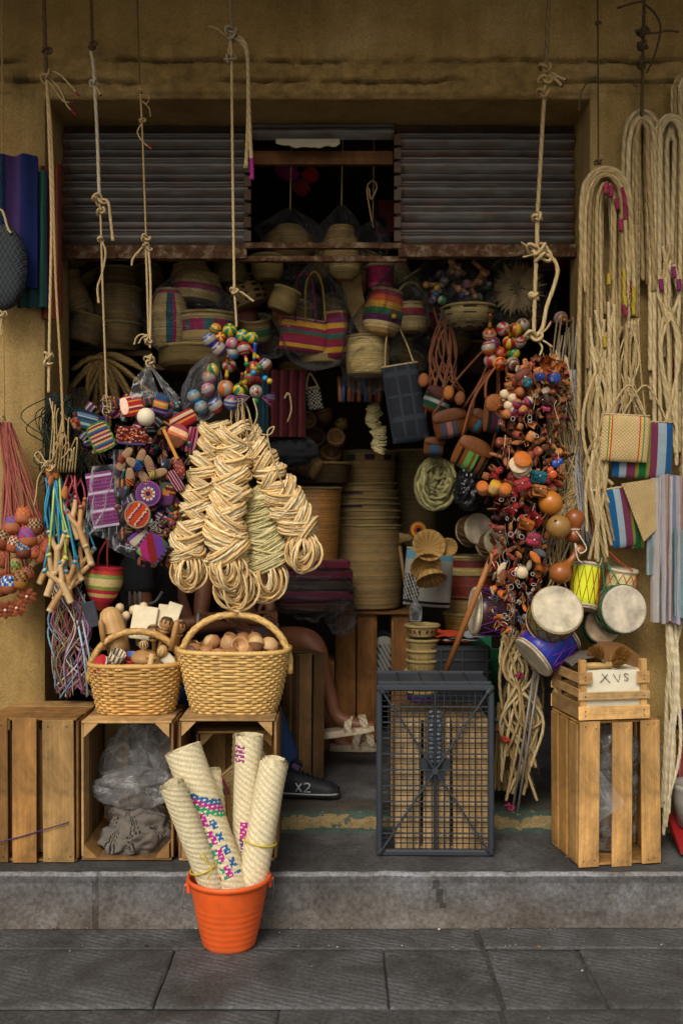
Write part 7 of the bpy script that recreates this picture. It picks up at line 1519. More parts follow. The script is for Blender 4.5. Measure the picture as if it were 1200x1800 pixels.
bagmesh_basket('straw_basket', 'second straw basket behind the clear tote bag', 570, 640, 4.62, [(.10, 0), (.115, .03), (.11, .09)], H('a8925c'), n=12, mat=M_PALM)
m = MB(); m.grid(10, 20, lambda a, b: P(600 + 34 * a + 50 * b * b, 482 + 130 * b, 4.52) + V((0, .02 * math.sin(a * 3), 0)), H('9c8252'), su=.08, sv=.3); tag(obj('palm_flap', m, M_PALM), 'long folded palm flap above the pale straw basket', 'palm')
bag('plastic_bag', 'clear bag hanging round the pale straw basket', 648, 610, 96, 170, 4.5, .11, 8, group='clear bags hung inside')
RB = ['97743f', '97743f', 'b09a6a', '4a2040', '2a5a34', 'a87a1f', 'a84a1f', '8a2a3a']
bagmesh_basket('rainbow_basket', 'straw basket with orange green and plum bands', 667, 592, 4.42, [(.03, 0), (.065, .012), (.085, .05), (.088, .10), (.08, .15), (.066, .2)], lambda v, u: H(RB[min(7, int(v * 8))]), n=24, rot=(0, 10, 0))
bagmesh_basket('magenta_basket', 'magenta straw basket above the rainbow one', 668, 508, 4.5, [(.05, 0), (.06, .03), (.058, .1)], lambda v, u: H('8a1f4a') if v > .2 else H('a84a6a'), n=14)
bagmesh_basket('banded_basket', 'small straw basket with a red band in a clear bag', 722, 584, 4.45, [(.055, 0), (.068, .012), (.072, .06), (.07, .09), (.066, .12)], lambda v, u: H('8a1f2a') if .58 < v < .78 else (H('2a3a2a') if .5 < v <= .58 else H('a08a5a')), n=18, handle=.1)
bag('plastic_bag', 'clear bag over the rainbow and banded baskets', 700, 530, 104, 140, 4.42, .1, 11, group='clear bags hung inside')
m = MB(); m.ball((0, 0, 0), .012, PB['yellow'], 10, 8); m.ball((.0, 0, .018), .01, PB['red'], 10, 8); tag(obj('pompom', m, M_CLOTH, None, P(692, 556, 4.33)), 'small yellow and red pompom between the banded baskets', 'pompom')
# more goods crowding the space under the ceiling
q = random.Random(55); AD = ['dim brown', 'pale straw', 'plum-banded', 'orange-banded', 'green-banded', 'ridged tan', 'dark', 'rosy']; spots = [(455, 505), (486, 470), (520, 640), (615, 500), (640, 470), (700, 480), (735, 500), (745, 560), (770, 590), (690, 620), (600, 560), (480, 600), (450, 580), (800, 600), (840, 640), (430, 560), (262, 490), (250, 590), (165, 480), (395, 560), (900, 470), (930, 560), (960, 500), (985, 480), (720, 640), (580, 470), (660, 640), (505, 560)]
for i, (px, py) in enumerate(spots):
    Y = 4.62 + .14 * (i % 3); r = S(q.uniform(24, 38), Y); h = r * q.uniform(1.0, 1.7); bc = (H('7a6238'), H('a08a58'), H('8a7244'), H('8a7244'), H('8a7244'), H('97804c'), H('4a3a24'), H('8a5a48'))[i % 8]; band = (None, None, H('4a1f3a'), H('a8581f'), H('2a5a3a'), None, None, H('8a2a4a'))[i % 8]
    coil_basket('hung_basket', f'{AD[i % 8]} straw basket hanging {("deep inside", "midway inside", "farther back")[i % 3]}, {("left", "middle", "right")[min(2, px // 400)]} part, {("just under the shutter", "at bag height", "below the clear bags")[0 if py < 510 else (1 if py < 590 else 2)]}', P(px, py + 20, Y), [(r * .6, 0), (r * .95, h * .2), (r, h * .6), (r * .9, h)], (lambda v, u, b_=band, c_=bc: b_ if b_ and .4 < v < .7 else c_), (q.uniform(-25, 25), q.uniform(-35, 35), q.uniform(0, 360)), n=12, group='straw baskets crowding the ceiling')
for i, (px, py) in enumerate(((470, 590), (520, 500), (625, 560), (735, 610), (770, 480), (850, 470), (945, 540), (240, 540), (395, 590))):
    bag('plastic_bag', ('first', 'second', 'third', 'fourth', 'fifth', 'sixth', 'seventh', 'eighth', 'ninth')[i] + ' small clear bag among the dim baskets under the ceiling', px, py, 66, 84, 4.56, .07, 60 + i, group='small clear bags inside')
# dolls and toys bag, lattice basket, palm disc
q = random.Random(8)
for i in range(26):
    px, py = q.uniform(752, 858), q.uniform(468, 530); kind = i % 3; c = q.choice(list(PB.values())); m = MB()
    if kind == 0: m.ball((0, 0, 0), .02, lambda a, b: c if (a // 2) % 2 else PB['white'], 14, 8)
    elif kind == 1: m.tube([(0, 0, -.04), (0, 0, .03)], .011, H('9a6a3c'), 8); m.ball((0, 0, .04), .017, H('9a6a3c'), 10, 8)
    else: m.ball((0, 0, 0), .016, c, 12, 8); m.ball((0, 0, .024), .011, PB['white'], 10, 8)
    o = obj('small_toy', m, M_PAINT, None, P(px, py, 4.42 + q.uniform(-.04, .04)), rot=(q.uniform(0, 3), q.uniform(0, 3), 0)); tag(o, ('striped painted ball', 'turned wooden peg', 'round painted doll')[kind] + f' in the toy bag, {("upper", "lower")[py > 500]} {("left", "middle", "right")[min(2, int((px - 752) / 36))]}', 'toy', 'toys in the clear bag')
bag('plastic_bag', 'clear bag full of small painted toys under the right shutter', 805, 510, 125, 90, 4.42, .09, 14, group='clear bags hung inside')
coil_basket('lattice_basket', 'shallow openwork straw basket below the toy bag', P(824, 578, 4.4), [(.05, 0), (.09, .02), (.11, .06), (.115, .09)], lambda v, u: H('2a2016') if int(v * 14) % 3 == 0 and int(u * 60) % 2 else H('a8925c'), n=16, group='baskets hung inside')
bag('plastic_bag', 'clear bag round the openwork basket', 822, 555, 100, 70, 4.4, .1, 15, group='clear bags hung inside')
t = thing('palm_disc', 'big pale palm leaf disc in a clear bag behind the thick rope', 'palm', P(908, 508, 4.45), (rad(8), 0, rad(-8))); q = random.Random(4)
for i in range(46):
    a = 2 * PI * i / 46 + q.uniform(-.05, .05); m = MB(); l_ = S(52, 4.45) * q.uniform(.85, 1.05)
    m.pillow(.022, l_, .004, jit(H('a08a62'), .2, q), 2, 5, rc=.6); obj('leaf', m, M_STRAW, t, (math.cos(a) * l_ * .5, -.01 - .004 * q.random() * 4, math.sin(a) * l_ * .5), rot=(q.uniform(-.15, .15), PI / 2 - a, 0))
m = MB(); m.lathe([(.10, -.004), (.001, .006)], H('97805a'), 20); obj('hub', m, M_STRAW, t, (0, .006, 0), rot=(rad(90), 0, 0))
bag('plastic_bag', 'clear bag round the palm leaf disc', 908, 508, 108, 118, 4.45, .05, 17, M_BAG, group='clear bags hung inside')
for i, (px, py, c, k_) in enumerate(((860, 588, ('brown', 'orange', 'white'), 2), (884, 578, ('red', 'white', 'white'), 0), (905, 580, ('orange', 'yellow', 'white'), 0), (866, 604, ('purple', 'brown', 'yellow'), 2), (895, 602, ('yellow', 'red', 'white'), 0), (858, 612, ('red', 'orange', 'white'), 1), (878, 622, ('orange', 'red', 'yellow'), 0), (862, 634, ('red', 'white', 'white'), 0), (878, 640, ('red', 'orange', 'yellow'), 2), (902, 622, ('green', 'yellow', 'red'), 0), (912, 600, ('red', 'white', 'white'), 1), (900, 640, ('brown', 'red', 'white'), 1), (985, 560, ('red', 'brown', 'white'), 1), (918, 572, ('brown', 'white', 'white'), 2))):
    rattle(('banded brown', 'red white striped', 'orange starred', 'purple banded', 'yellow red', 'red orange', 'orange ray', 'low red white', 'lowest red', 'green yellow', 'right red white', 'bottom right brown', 'lone far right', 'uppermost brown')[i] + ' rattle in the dim bunch behind the leather charms', px, py, 4.1 - .02 * (i % 3), c, k_, (R.uniform(0, 2), R.uniform(-.8, .8), 0), 'brown' if i % 4 == 0 else None, 1.05, 'dim rattles behind the leather charms')
# leather shoulder bags with straps
def sbag(label, px, py, w_, h_, Y, col, rot, up, flapc='5a3010'):
    t = thing('shoulder_bag', label, 'bag', P(px, py, Y), (0, rad(rot), rad(8)), 'leather shoulder bags inside'); m = MB(); W, Hh = S(w_, Y), S(h_, Y)
    m.pillow(W, Hh, .06, col, 26, 14, rc=.08); obj('body', m, M_CLOTH, t)
    m = MB(); m.M = Matrix.Translation((0, -.026, Hh * .27)); m.pillow(W * 1.02, Hh * .5, .02, H(flapc), 8, 6, rc=.3); m.M = None; obj('flap', m, M_LEATHER, t)
    iv = (Matrix.Translation(t.location) @ Euler((0, rad(rot), rad(8))).to_matrix().to_4x4()).inverted(); m = MB()
    for sx in (-1, 1): a = V((sx * W * .46, 0, Hh * .4)); b = iv @ P(up[0] + sx * 6, up[1], Y); m.tube(spline([a, a.lerp(b, .5) + V((sx * .02, 0, 0)), b], 6), .006, H('6a3614'), 6)
    obj('strap', m, M_LEATHER, t); return t
LS = ['7a4416', '7a4416', '16120e', '7a4416', '5f9a4a', '5f9a4a', '7a4416', '5f9a4a', '16120e', '7a4416', '16120e', '7a4416']
sbag('leather shoulder bag with bright green woven stripes', 828, 800, 64, 58, 4.15, stripe(LS, 1, 'u'), 26, (870, 650), '6a3a12')
sbag('leather shoulder bag with grey and pink stripes', 790, 745, 60, 50, 4.35, stripe(['6a3a18', '4a4a55', 'a86a5a', '4a4a55', '6a3a18', '6a3a18'], 1, 'u'), -12, (860, 610))
sbag('brown leather pouch with green and white band', 768, 705, 50, 46, 4.4, stripe(['7a4416', '1f4a34', 'a8a8a0', '1f4a34', '7a4416', '7a4416'], 1), 22, (785, 560), '4a1a14')
sbag('small blue-sided leather pouch low behind the green one', 762, 785, 36, 32, 4.4, stripe(['6a3a18', '33506a', '33506a', '6a3a18'], 1, 'u'), 4, (772, 640))
sbag('upright leather bag with plum and blue stripes beside the charms', 866, 728, 34, 66, 4.05, stripe(['7a4416', '16181f', '4a1f2a', '4a1f2a', '2a4a66', '16181f'], 1, 'u'), 4, (880, 640), '7a4416')
sbag('small leather pouch with a blue tab', 836, 740, 34, 40, 4.2, stripe(['6a3a18', '6a3a18', '2a6a8a', '6a3a18'], 1, 'u'), 28, (868, 650))
for i, (px, py) in enumerate(((788, 690), (744, 668), (808, 700))):
    m = MB(); m.pillow(.045, .06, .02, H(('a8641f', '8a4a20', '6a3a18')[i]), 8, 8, rc=.35); tag(obj('leather_tongue', m, M_LEATHER, None, P(px, py, 4.3), rot=(0, rad(8), 0)), ('bright tan', 'ribbed brown', 'dark brown')[i] + ' leather purse hanging among the shoulder bags', 'purse', 'small leather purses inside')
strands('leather_straps', 'brown leather straps falling among the shoulder bags', 'straps', 12, lambda k: [P(775 + R.uniform(-15, 25), 540, 4.4), P(770 + R.uniform(-20, 40), 620, 4.4), P(770 + R.uniform(-15, 50), 690, 4.38)], .005, [H('5a3014'), H('6a3a18')], M_LEATHER, part='strap')
t = flat_bag('dark_plaid_bag', 'dark blue plaid woven bag hanging in the middle', 712, 708, 66, 140, 4.4, lambda u, v: H('2a3038') if int(u * 12) % 4 == 0 or int(v * 18) % 5 == 0 else H('181c24'), (0, -9, 0), 'bag', .07, M_PALM, 30, group='bags hung inside')
for i in range(9):
    px = 596 + i * 9; c = ('8a5a34', '2a4a7a', '7a4a2a', '5a2a2a')[i % 4]; m = MB(); m.tube([P(px, 662, 4.7), P(px + R.uniform(-4, 4), 706, 4.68)], .011, H(c), 8); tag(obj('flute', m, M_PAINT), f'{("first", "second", "third", "fourth", "fifth", "sixth", "seventh", "eighth", "ninth")[i]} wooden flute from the left in the hanging row', 'flute', 'row of flutes under the straw basket')
skein('small chain of pale coils above the palm basket stack', [(655, 715), (656, 745)], 4.75, 6, 's', 's', 15, 1.0, 1.0, 0, 'small coil chains inside'); skein('lower small chain of pale coils above the palm basket stack', [(668, 755), (664, 790)], 4.73, 6, 's', 's', 15, 1.0, 1.0, 0, 'small coil chains inside')
# greenish palm coil bundle on the right
t = thing('palm_coil', 'large greenish palm leaf coil hanging inside on the right', 'coil', P(768, 850, 4.5), group='palm coils inside'); q = random.Random(12)
for i in range(40):
    a0 = q.uniform(-1.3, 1.3); r = S(q.uniform(14, 44), 4.5); cx = q.uniform(-.012, .012); tl = q.uniform(-.4, .4)
    pts = [V((cx + r * .8 * math.sin(th) + .03 * math.sin(a0) * math.cos(th), -.05 * math.cos(th) * math.sin(tl) + q.uniform(-.004, .004) - .03 * q.random(), -r * math.cos(th) - r + .10)) for th in [2 * PI * k / 24 for k in range(24)]]
    e = Euler((0, a0 * .6, q.uniform(-.5, .5))).to_matrix(); m = MB(); m.tube([e @ p for p in pts], .0085, jit(H('7d774c'), .35, q), 5, closed=True); obj('leaf_strand', m, M_FIBRE, t)
m = MB(); crumple(m, P(822, 860, 4.4), .055, .05, .09, H('101012'), 5, .4, 2.4); tag(obj('black_bag', m, plastic_mat('black_film', (.01, .01, .012), .85, .2)), 'shiny black plastic bag beside the palm coil', 'bag')
drum('dim hide drum standing on the wicker baskets inside', 833, 932, 4.55, 54, .1, (82, 0, 20), '4a3a2a', '8a6a3a', None, '9a8c78'); drum('smaller dim hide drum half hidden behind the leather charms', 862, 955, 4.5, 44, .08, (80, 0, 26), '4a3a2a', '8a6a3a', None, '8a8268')
# wicker baskets stacked on the right
zb_ = P(0, 1152, 4.75).z
for i, (y0, y1, w_, c) in enumerate(((1150, 1112, 80, '8a6a38'), (1114, 1078, 86, '86642f'), (1082, 1046, 80, '8f7040'), (1052, 1008, 96, '6a2a1c'), (1018, 978, 100, '9a7a48'))):
    Y = 4.75; h_ = S(y0 - y1, Y)
    coil_basket('stacked_basket', ('bottom', 'second', 'third', 'red-brown fourth', 'top') + () and ('bottom', 'second lowest', 'middle', 'red brown', 'top straw-coloured')[i] + ' wicker basket in the stack on the right inside', (P(822, 0, Y).x + .004 * i, Y, P(0, y0, Y).z), [(S(w_ - 12, Y) / 2, 0), (S(w_ - 4, Y) / 2, h_ * .4), (S(w_, Y) / 2, h_)], (lambda v, u: H('5a1c18') if .55 < v < .85 else H('97804c')) if i == 4 else H(c), n=8, mat=M_WICKER, group='stacked wicker baskets inside')
# shells of husk, fans and the zigzag bag
for i, (px, py, rx, s_) in enumerate(((752, 962, 70, 1.0), (745, 990, 120, .95), (755, 1010, 150, .95), (787, 962, 85, .55))):
    m = MB(); m.lathe([(.001, -.02), (.03, -.016), (.058, .004), (.072, .03), (.068, .032), (.05, .012), (.001, -.008)], lambda a, b: jit(H('9a7840') if b % 2 else H('846434'), .1), 30); o = obj('woven_bowl', m, M_STRAW, None, P(px, py, 4.3), rot=(rad(rx), rad(R.uniform(-20, 20)), 0)); o.scale = (s_,) * 3; tag(o, ('ribbed straw bowl facing front', 'middle tilted straw bowl', 'lowest upturned straw bowl', 'small grey straw bowl')[i] + ' on the zigzag bag', 'bowl', 'straw bowls inside')
flat_bag('zigzag_bag', 'grey bag with black zigzag and blue edge under the straw bowls', 752, 1015, 84, 104, 4.5, lambda u, v: H('16181c') if v < .12 and int(v * 60) % 2 else (H('16181c') if u < .35 and .1 < v < .55 and int(u * 30 + v * 16) % 2 else (H('5a8a9a') if v > .8 else H('9a968c'))), (0, 4, -10), 'bag', .06, M_CLOTH, 40, group='bags hung inside', handle=False)
m = MB(); m.lathe([(.001, 0), (.012, .002), (.024, .001), (.036, .003), (.042, 0)], lambda i, j: H(('16181c', 'a8401c', 'b08a1f', '8a1220')[i]), 20); tag(obj('felt_disc', m, M_CLOTH, None, P(735, 932, 4.6), rot=(rad(85), 0, rad(10))), 'red yellow and black round woven disc above the straw bowls', 'disc')
m = MB()
for i in range(40): a = R.uniform(-.25, .25); p0 = P(735, 945, 4.7); m.tube([p0, p0 + V((-.09, R.uniform(-.01, .01), .09 * math.tan(a)))], .002, H('7a6238'), 3)
o = tag(obj('whisk_broom', m, M_FIBRE), 'short straw whisk pointing left beside the basket stack', 'broom')
m = MB(); m.tube([P(702, 960, 4.9), P(718, 1070, 4.9)], .009, H('7a5a34'), 8); tag(obj('wooden_rod', m, M_TURNED), 'thin wooden rod beside the tall palm basket', 'rod')
# black crate, papers, coil baskets, green board, wooden pole
t = thing('black_crate', 'black plastic crate behind the grey lattice crate', 'crate', (P(800, 0, 4.2).x, 4.36, .085)); w_ = S(124, 4.2); zt_ = P(0, 1136, 4.2).z - .085
m = MB(); m.box((0, 0, zt_ / 2), (w_, .3, zt_), H('16171b'), ch=.006); obj('body', m, M_PLASTIC, t, smooth=False)
for z in (zt_ - .015, zt_ - .06, zt_ - .11): m = MB(); m.box((0, -.152, z), (w_ + .006, .012, .012), H('24262c'), ch=.003); obj('rib', m, M_PLASTIC, t, smooth=False)
for x in (-.45, -.2, .1, .45): m = MB(); m.box((x * w_, -.154, zt_ - .09), (.01, .01, .16), H('24262c'), ch=.002); obj('rib', m, M_PLASTIC, t, smooth=False)
for i, (px, py, c) in enumerate(((800, 1132, 'b04a1f'), (820, 1128, '8a8f94'), (812, 1135, 'a8a49c'), (785, 1130, 'a8381c'))):
    m = MB(); m.grid(12, 8, lambda a, b: P(px - 32 + 64 * a, py, 4.2) + V((0, .22 * b, .012 + .005 * i + .01 * nz(a * 6 + i, b * 6))), H(c)); tag(obj('paper_sheet', m, M_PAPER), ('orange crumpled wrapper', 'grey film sheet', 'white paper sheet', 'red orange net')[i] + ' on the black crate', 'paper')
for i in range(7):
    y = 1215 - i * 18 if i < 6 else 1100; coil_basket('coil_basket', ('lowest purple-banded', 'second', 'third', 'fourth', 'fifth', 'sixth', 'topmost open')[i] + ' small coiled basket in the stack by the black crate', (P(742 if i < 6 else 744, 0, 4.25).x + R.uniform(-.006, .006), 4.25, P(0, y + 18, 4.25).z), [(.052, 0), (.062, .02), (.066 if i < 6 else .07, .045)], (lambda v, u: H('4a2a66') if v < .6 else H('2a5a6a')) if i == 0 else ((lambda v, u: H('5a2420') if .3 < v < .6 and int(u * 40) % 2 else H('a8905c')) if i == 6 else H('9c8450')), n=6, ridge=.006, group='coiled baskets by the black crate')
m = MB(); m.box(P(745, 1250, 4.26) , (.15, .12, .02), H('5a4024')); tag(obj('small_shelf', m, M_WOOD, smooth=False), 'small board carrying the coiled baskets', 'board')
m = MB(); m.box((P(741, 0, 4.26).x, 4.26, P(0, 1258, 4.26).z / 2 + .04), (.12, .10, P(0, 1258, 4.26).z - .09), H('4a3420')); tag(obj('wooden_block', m, M_WOOD, smooth=False), 'wooden block under the coiled baskets', 'block')
m = MB(); m.lathe([(.025, 0), (.028, .02), (.028, .06), (.012, .08), (.012, .095)], H('6a5a80'), 16); tag(obj('glass_jar', m, M_FILM, None, P(730, 1092, 4.3)), 'small clear jar with purple cap above the coiled baskets', 'jar')
m = MB(); m.box(P(842, 1125, 4.6), (.11, .012, .28), H('0f5a3a')); tag(obj('green_board', m, M_PLASTIC, smooth=False), 'bright green board behind the wooden pole', 'board')
m = MB(); m.box(P(868, 1190, 4.45), (.05, .03, .25), H('0a4a2a')); tag(obj('green_cloth', m, M_CLOTH, smooth=False), 'dark green cloth right of the black crate', 'cloth')
m = MB(); m.tube([P(779, 1190, 3.985), P(866, 972, 3.80)], .0115, H('8f5a2c'), 12); m.tube([P(866, 972, 3.80), P(868, 966, 3.797)], .0118, H('7a4a24'), 12); tag(obj('wooden_pole', m, M_TURNED), 'slanting orange brown wooden pole behind the lattice crate', 'pole')
# ---- upper left shelf
for x0, x1, py, Y, lab in ((112, 275, 628, 4.63, 'upper'), (262, 420, 652, 4.58, 'lower')):
    a, b = P(x0, py, Y), P(x1, py, Y); m = MB(); m.box(((a.x + b.x) / 2, Y + .05, a.z), (b.x - a.x, .34, .025), H('4a3420')); tag(obj('shelf_board', m, M_WOOD, smooth=False), f'dark {lab} shelf board holding bagged baskets at the left', 'shelf')
    m = MB(); m.box(((a.x + b.x) / 2, Y + .2, a.z - .12), (b.x - a.x, .02, .22), H('3a281a')); tag(obj('back_panel', m, M_WOOD, smooth=False), f'dark panel under the {lab} left shelf', 'panel')
def shelf_basket(lab, px, yb, w_, h_, Y, col, top=1.0, rot=(0, 0, 0), n=20, nm='bagged_basket', **kw):
    r = S(w_, Y) / 2; h = S(h_, Y); return coil_basket(nm, lab, P(px, yb, Y), [(r * .85, 0), (r, h * .2), (r * 1.0, h * .6), (r * top, h)], col, rot, n=n, group='baskets on the left shelf', **kw)
shelf_basket('lower brown basket of the pair stacked in a clear bag', 206, 618, 84, 46, 4.53, H('8a7244'), 1.0); shelf_basket('middle brown basket stacked in a clear bag', 208, 572, 82, 62, 4.53, H('8a7244'), 1.0); shelf_basket('top ridged basket lid of the bagged stack', 206, 510, 72, 36, 4.53, H('7d683c'), .85)
bag('plastic_bag', 'clear bag round the brown basket stack on the left shelf', 206, 545, 110, 150, 4.50, .12, 21, group='clear bags on the left shelf')
shelf_basket('pale rolled basket leaning at the left end of the shelf', 150, 558, 44, 80, 4.48, H('9c8252'), 1.0, (0, -24, 0)); shelf_basket('squat bagged basket at the left end of the shelf', 146, 602, 60, 48, 4.43, H('8a7244'), .9, (0, 14, 0))
bag('plastic_bag', 'clear bag round the squat basket at the left end', 146, 578, 74, 74, 4.42, .1, 23, group='clear bags on the left shelf')
PKB = lambda v, u: (H('8a1f4a') if int(u * 24) % 3 else H('2f5a5a')) if .45 < v < .8 else H('a8905c')
shelf_basket('jar-shaped basket with pink rim on the left shelf', 298, 612, 70, 100, 4.38, lambda v, u: H('8a2a4a') if v > .9 else ((H('8a1f4a') if int(u * 30) % 4 < 2 else H('1f4a55')) if int(u * 12) % 3 == 0 else H('a08a58')), .62)
shelf_basket('straw hat with a pink band on the left shelf', 345, 530, 86, 46, 4.43, lambda v, u: H('8a1f4a') if .3 < v < .55 else H('a8905c'), .8, (0, 6, 0)); shelf_basket('upper plain straw hat on the left shelf', 338, 500, 70, 34, 4.43, H('9c8252'), .75, (0, -8, 0))
shelf_basket('wide straw basket with a pink and teal band', 365, 616, 100, 60, 4.40, PKB, 1.05); shelf_basket('low wide straw basket at the bottom of the left shelf', 345, 648, 130, 34, 4.38, H('7d683c'), 1.0)
bag('plastic_bag', 'large clear bag over the pink-banded baskets', 335, 550, 150, 170, 4.36, .14, 25, group='clear bags on the left shelf')
m = MB(); m.box((0, 0, 0), (.05, .01, .16), H('a8925c'), ch=.002); tag(obj('palm_strip', m, M_PALM, None, P(352, 488, 4.5), rot=(0, rad(-28), 0)), 'pale palm strip slanting over the straw hats', 'palm')
shelf_basket('openwork straw hat hanging right of the left shelf', 438, 540, 76, 50, 4.55, lambda v, u: H('2a2016') if int(v * 10) % 2 and int(u * 50) % 2 else H('95794c'), .7, (0, -22, 0)); shelf_basket('small straw basket beside the openwork hat', 492, 548, 50, 40, 4.38, H('7d683c'), .9, (0, 20, 0)); shelf_basket('dim straw hat under the rusty bar', 405, 500, 60, 40, 4.48, H('6a5a38'), .8)
# braided palm bundle under the left shelf
t = thing('palm_braids', 'bundle of thick brown palm braids under the left shelf', 'palm', P(185, 640, 4.5)); q = random.Random(3)
for i, (x, y) in enumerate(((128, 650), (118, 690), (140, 730), (165, 745), (190, 750), (215, 735), (240, 715), (262, 690), (258, 655), (232, 640), (150, 700), (205, 700))):
    for s_ in range(3):
        m = MB(); p0 = P(182 + q.uniform(-8, 8), 628 + q.uniform(-6, 6), 4.48); p2 = P(x + q.uniform(-5, 5), y, 4.46 + q.uniform(-.04, .03)); mid = p0.lerp(p2, .5) + V((q.uniform(-.02, .02), -.03, .015))
        m.tube(dense(spline([p0, mid, p2], 8), .006), lambda u: .012 * (1 - .35 * u), jit(H('8a7040'), .25, q), 7, twist=(.2, 3, .06)); sub('braid', m, M_FIBRE, t)
strands('dried_grass', 'dry dark grass hanging at the left edge of the bay', 'grass', 50, lambda k: [P(R.uniform(118, 150), 680, 4.3), P(R.uniform(115, 175), 760, 4.28), P(R.uniform(120, 190), 830 + R.uniform(-30, 40), 4.28)], .0025, [H('3a3020'), H('2a2a20'), H('4a3a24')], M_FIBRE, part='blades', stuff=True)
# ---- the dark gap above: bags on strings
for i, (px, py, w_, h_, sd) in enumerate(((510, 410, 110, 90, 31), (600, 408, 66, 100, 33), (655, 420, 60, 70, 35))):
    bag('plastic_bag', ('leftmost', 'middle', 'rightmost')[i] + ' clear bag hanging in the dark gap above the bay', px, py, w_, h_, 4.45, .1, sd, group='clear bags in the dark gap')
    cord_up(px, py - h_ / 2 + 4, 4.45, ('left', 'middle', 'right')[i] + ' string holding a clear bag in the dark gap')
coil_basket('hat_basket', 'straw hat inside the middle clear bag in the dark gap', P(600, 470, 4.45), [(.07, 0), (.085, .04), (.08, .12), (.05, .18)], H('95794c'), n=20, group='baskets hung inside', open_top=False); coil_basket('hat_basket', 'brown basket inside the left clear bag in the dark gap', P(508, 460, 4.5), [(.08, 0), (.12, .05), (.11, .11), (.05, .16)], H('7a6238'), n=18, group='baskets hung inside', open_top=False)
coil_basket('hat_basket', 'straw basket under the rusty bar at the left', P(470, 492, 4.45), [(.05, 0), (.07, .03), (.07, .1)], H('7d683c'), n=10, group='baskets hung inside'); coil_basket('hat_basket', 'small pale basket hanging right below the rusty bar', P(606, 492, 4.4), [(.03, 0), (.06, .02), (.075, .08)], H('a8925c'), n=10, group='baskets hung inside')
m = MB(); m.box(P(678, 385, 4.7), (.10, .06, .17), H('6a0f14'), ch=.02); tag(obj('red_cushion', m, M_CLOTH), 'dark red woven cushion at the right of the dark gap', 'cushion')
for i, (px, py, c) in enumerate(((510, 305, 'a01a6a'), (545, 308, 'b0241c'), (530, 330, '8a2a1c'), (498, 300, '8a1f6a'))):
    m = MB(); crumple(m, P(px, py, 4.6), .035, .03, .035, H(c), i, .5, 4, 20, 14); tag(obj('cloth_flower', m, M_CLOTH), ('magenta', 'red', 'rust', 'purple')[i] + ' cloth flower high in the dark gap', 'flower', 'cloth flowers in the dark gap')
m = MB(); m.tube(wpath([(648, 330), (652, 350), (662, 330), (656, 318), (645, 330), (650, 370), (656, 400)], 4.42), .004, SI2, 5); tag(obj('looped_string', m, M_ROPE), 'looped pale string in the dark gap', 'string')
# ================================================================ the two people sitting behind the baskets
def solid(name, c, rough=.8, bump=.2, scale=60, amt=.25):
    m, n, l, b = new_mat(name); tc = n.new('ShaderNodeTexCoord'); no = nd(n, 'ShaderNodeTexNoise', Scale=scale, Detail=4.0); l.new(tc.outputs['Object'], no.inputs['Vector'])
    v = math_(n, l, 'ADD', math_(n, l, 'MULTIPLY', no.outputs[0], 2 * amt), 1 - amt); vm = nd(n, 'ShaderNodeVectorMath', operation='SCALE'); vm.inputs[0].default_value = c; l.new(v, vm.inputs['Scale']); l.new(vm.outputs[0], b.inputs['Base Color'])
    bp = nd(n, 'ShaderNodeBump', Strength=bump, Distance=.002); l.new(no.outputs[0], bp.inputs['Height']); l.new(bp.outputs[0], b.inputs['Normal']); b.inputs['Roughness'].default_value = rough; return m
SKIN1 = solid('brown_skin', H('7d4f34'), .5, .25, 22, .3); TEE = solid('black_tee', H('1b1c1f'), .9, .4, 25); JEANS = solid('blue_denim', H('1f3a66'), .9, .4, 90); SHORT = solid('mauve_cloth', H('5a4650'), .9, .3, 40); HAIR = solid('black_hair', H('120e0c'), .5, .6, 120); TOP = solid('dark_top', H('26242a'), .9, .3, 30)
def skinned(name, nodes, edges, mat, parent, root=0, sub_=2):
    """nodes: list of (pos, radius); one continuous skin"""
    me = bpy.data.meshes.new(name); me.from_pydata([tuple(p) for p, r in nodes], edges, []); o = bpy.data.objects.new(name, me); COL.objects.link(o); me.materials.append(mat)
    sk = o.modifiers.new('skin', 'SKIN'); sk.use_smooth_shade = True
    if not me.skin_vertices: 
        import bmesh
        bm = bmesh.new(); bm.from_mesh(me); bm.verts.layers.skin.verify(); bm.to_mesh(me); bm.free()
    for i, (p, r) in enumerate(nodes):
        d = me.skin_vertices[0].data[i]; d.radius = (r, r) if isinstance(r, (int, float)) else r; d.use_root = i == root
    sb = o.modifiers.new('smooth', 'SUBSURF'); sb.levels = sub_; sb.render_levels = sub_
    o.parent = parent; o.location = -V(parent.location); return o
def chain(nodes, edges, pts, start=None):
    prev = start
    for p, r in pts:
        nodes.append((V(p), r)); i = len(nodes) - 1
        if prev is not None: edges.append((prev, i))
        prev = i
    return prev
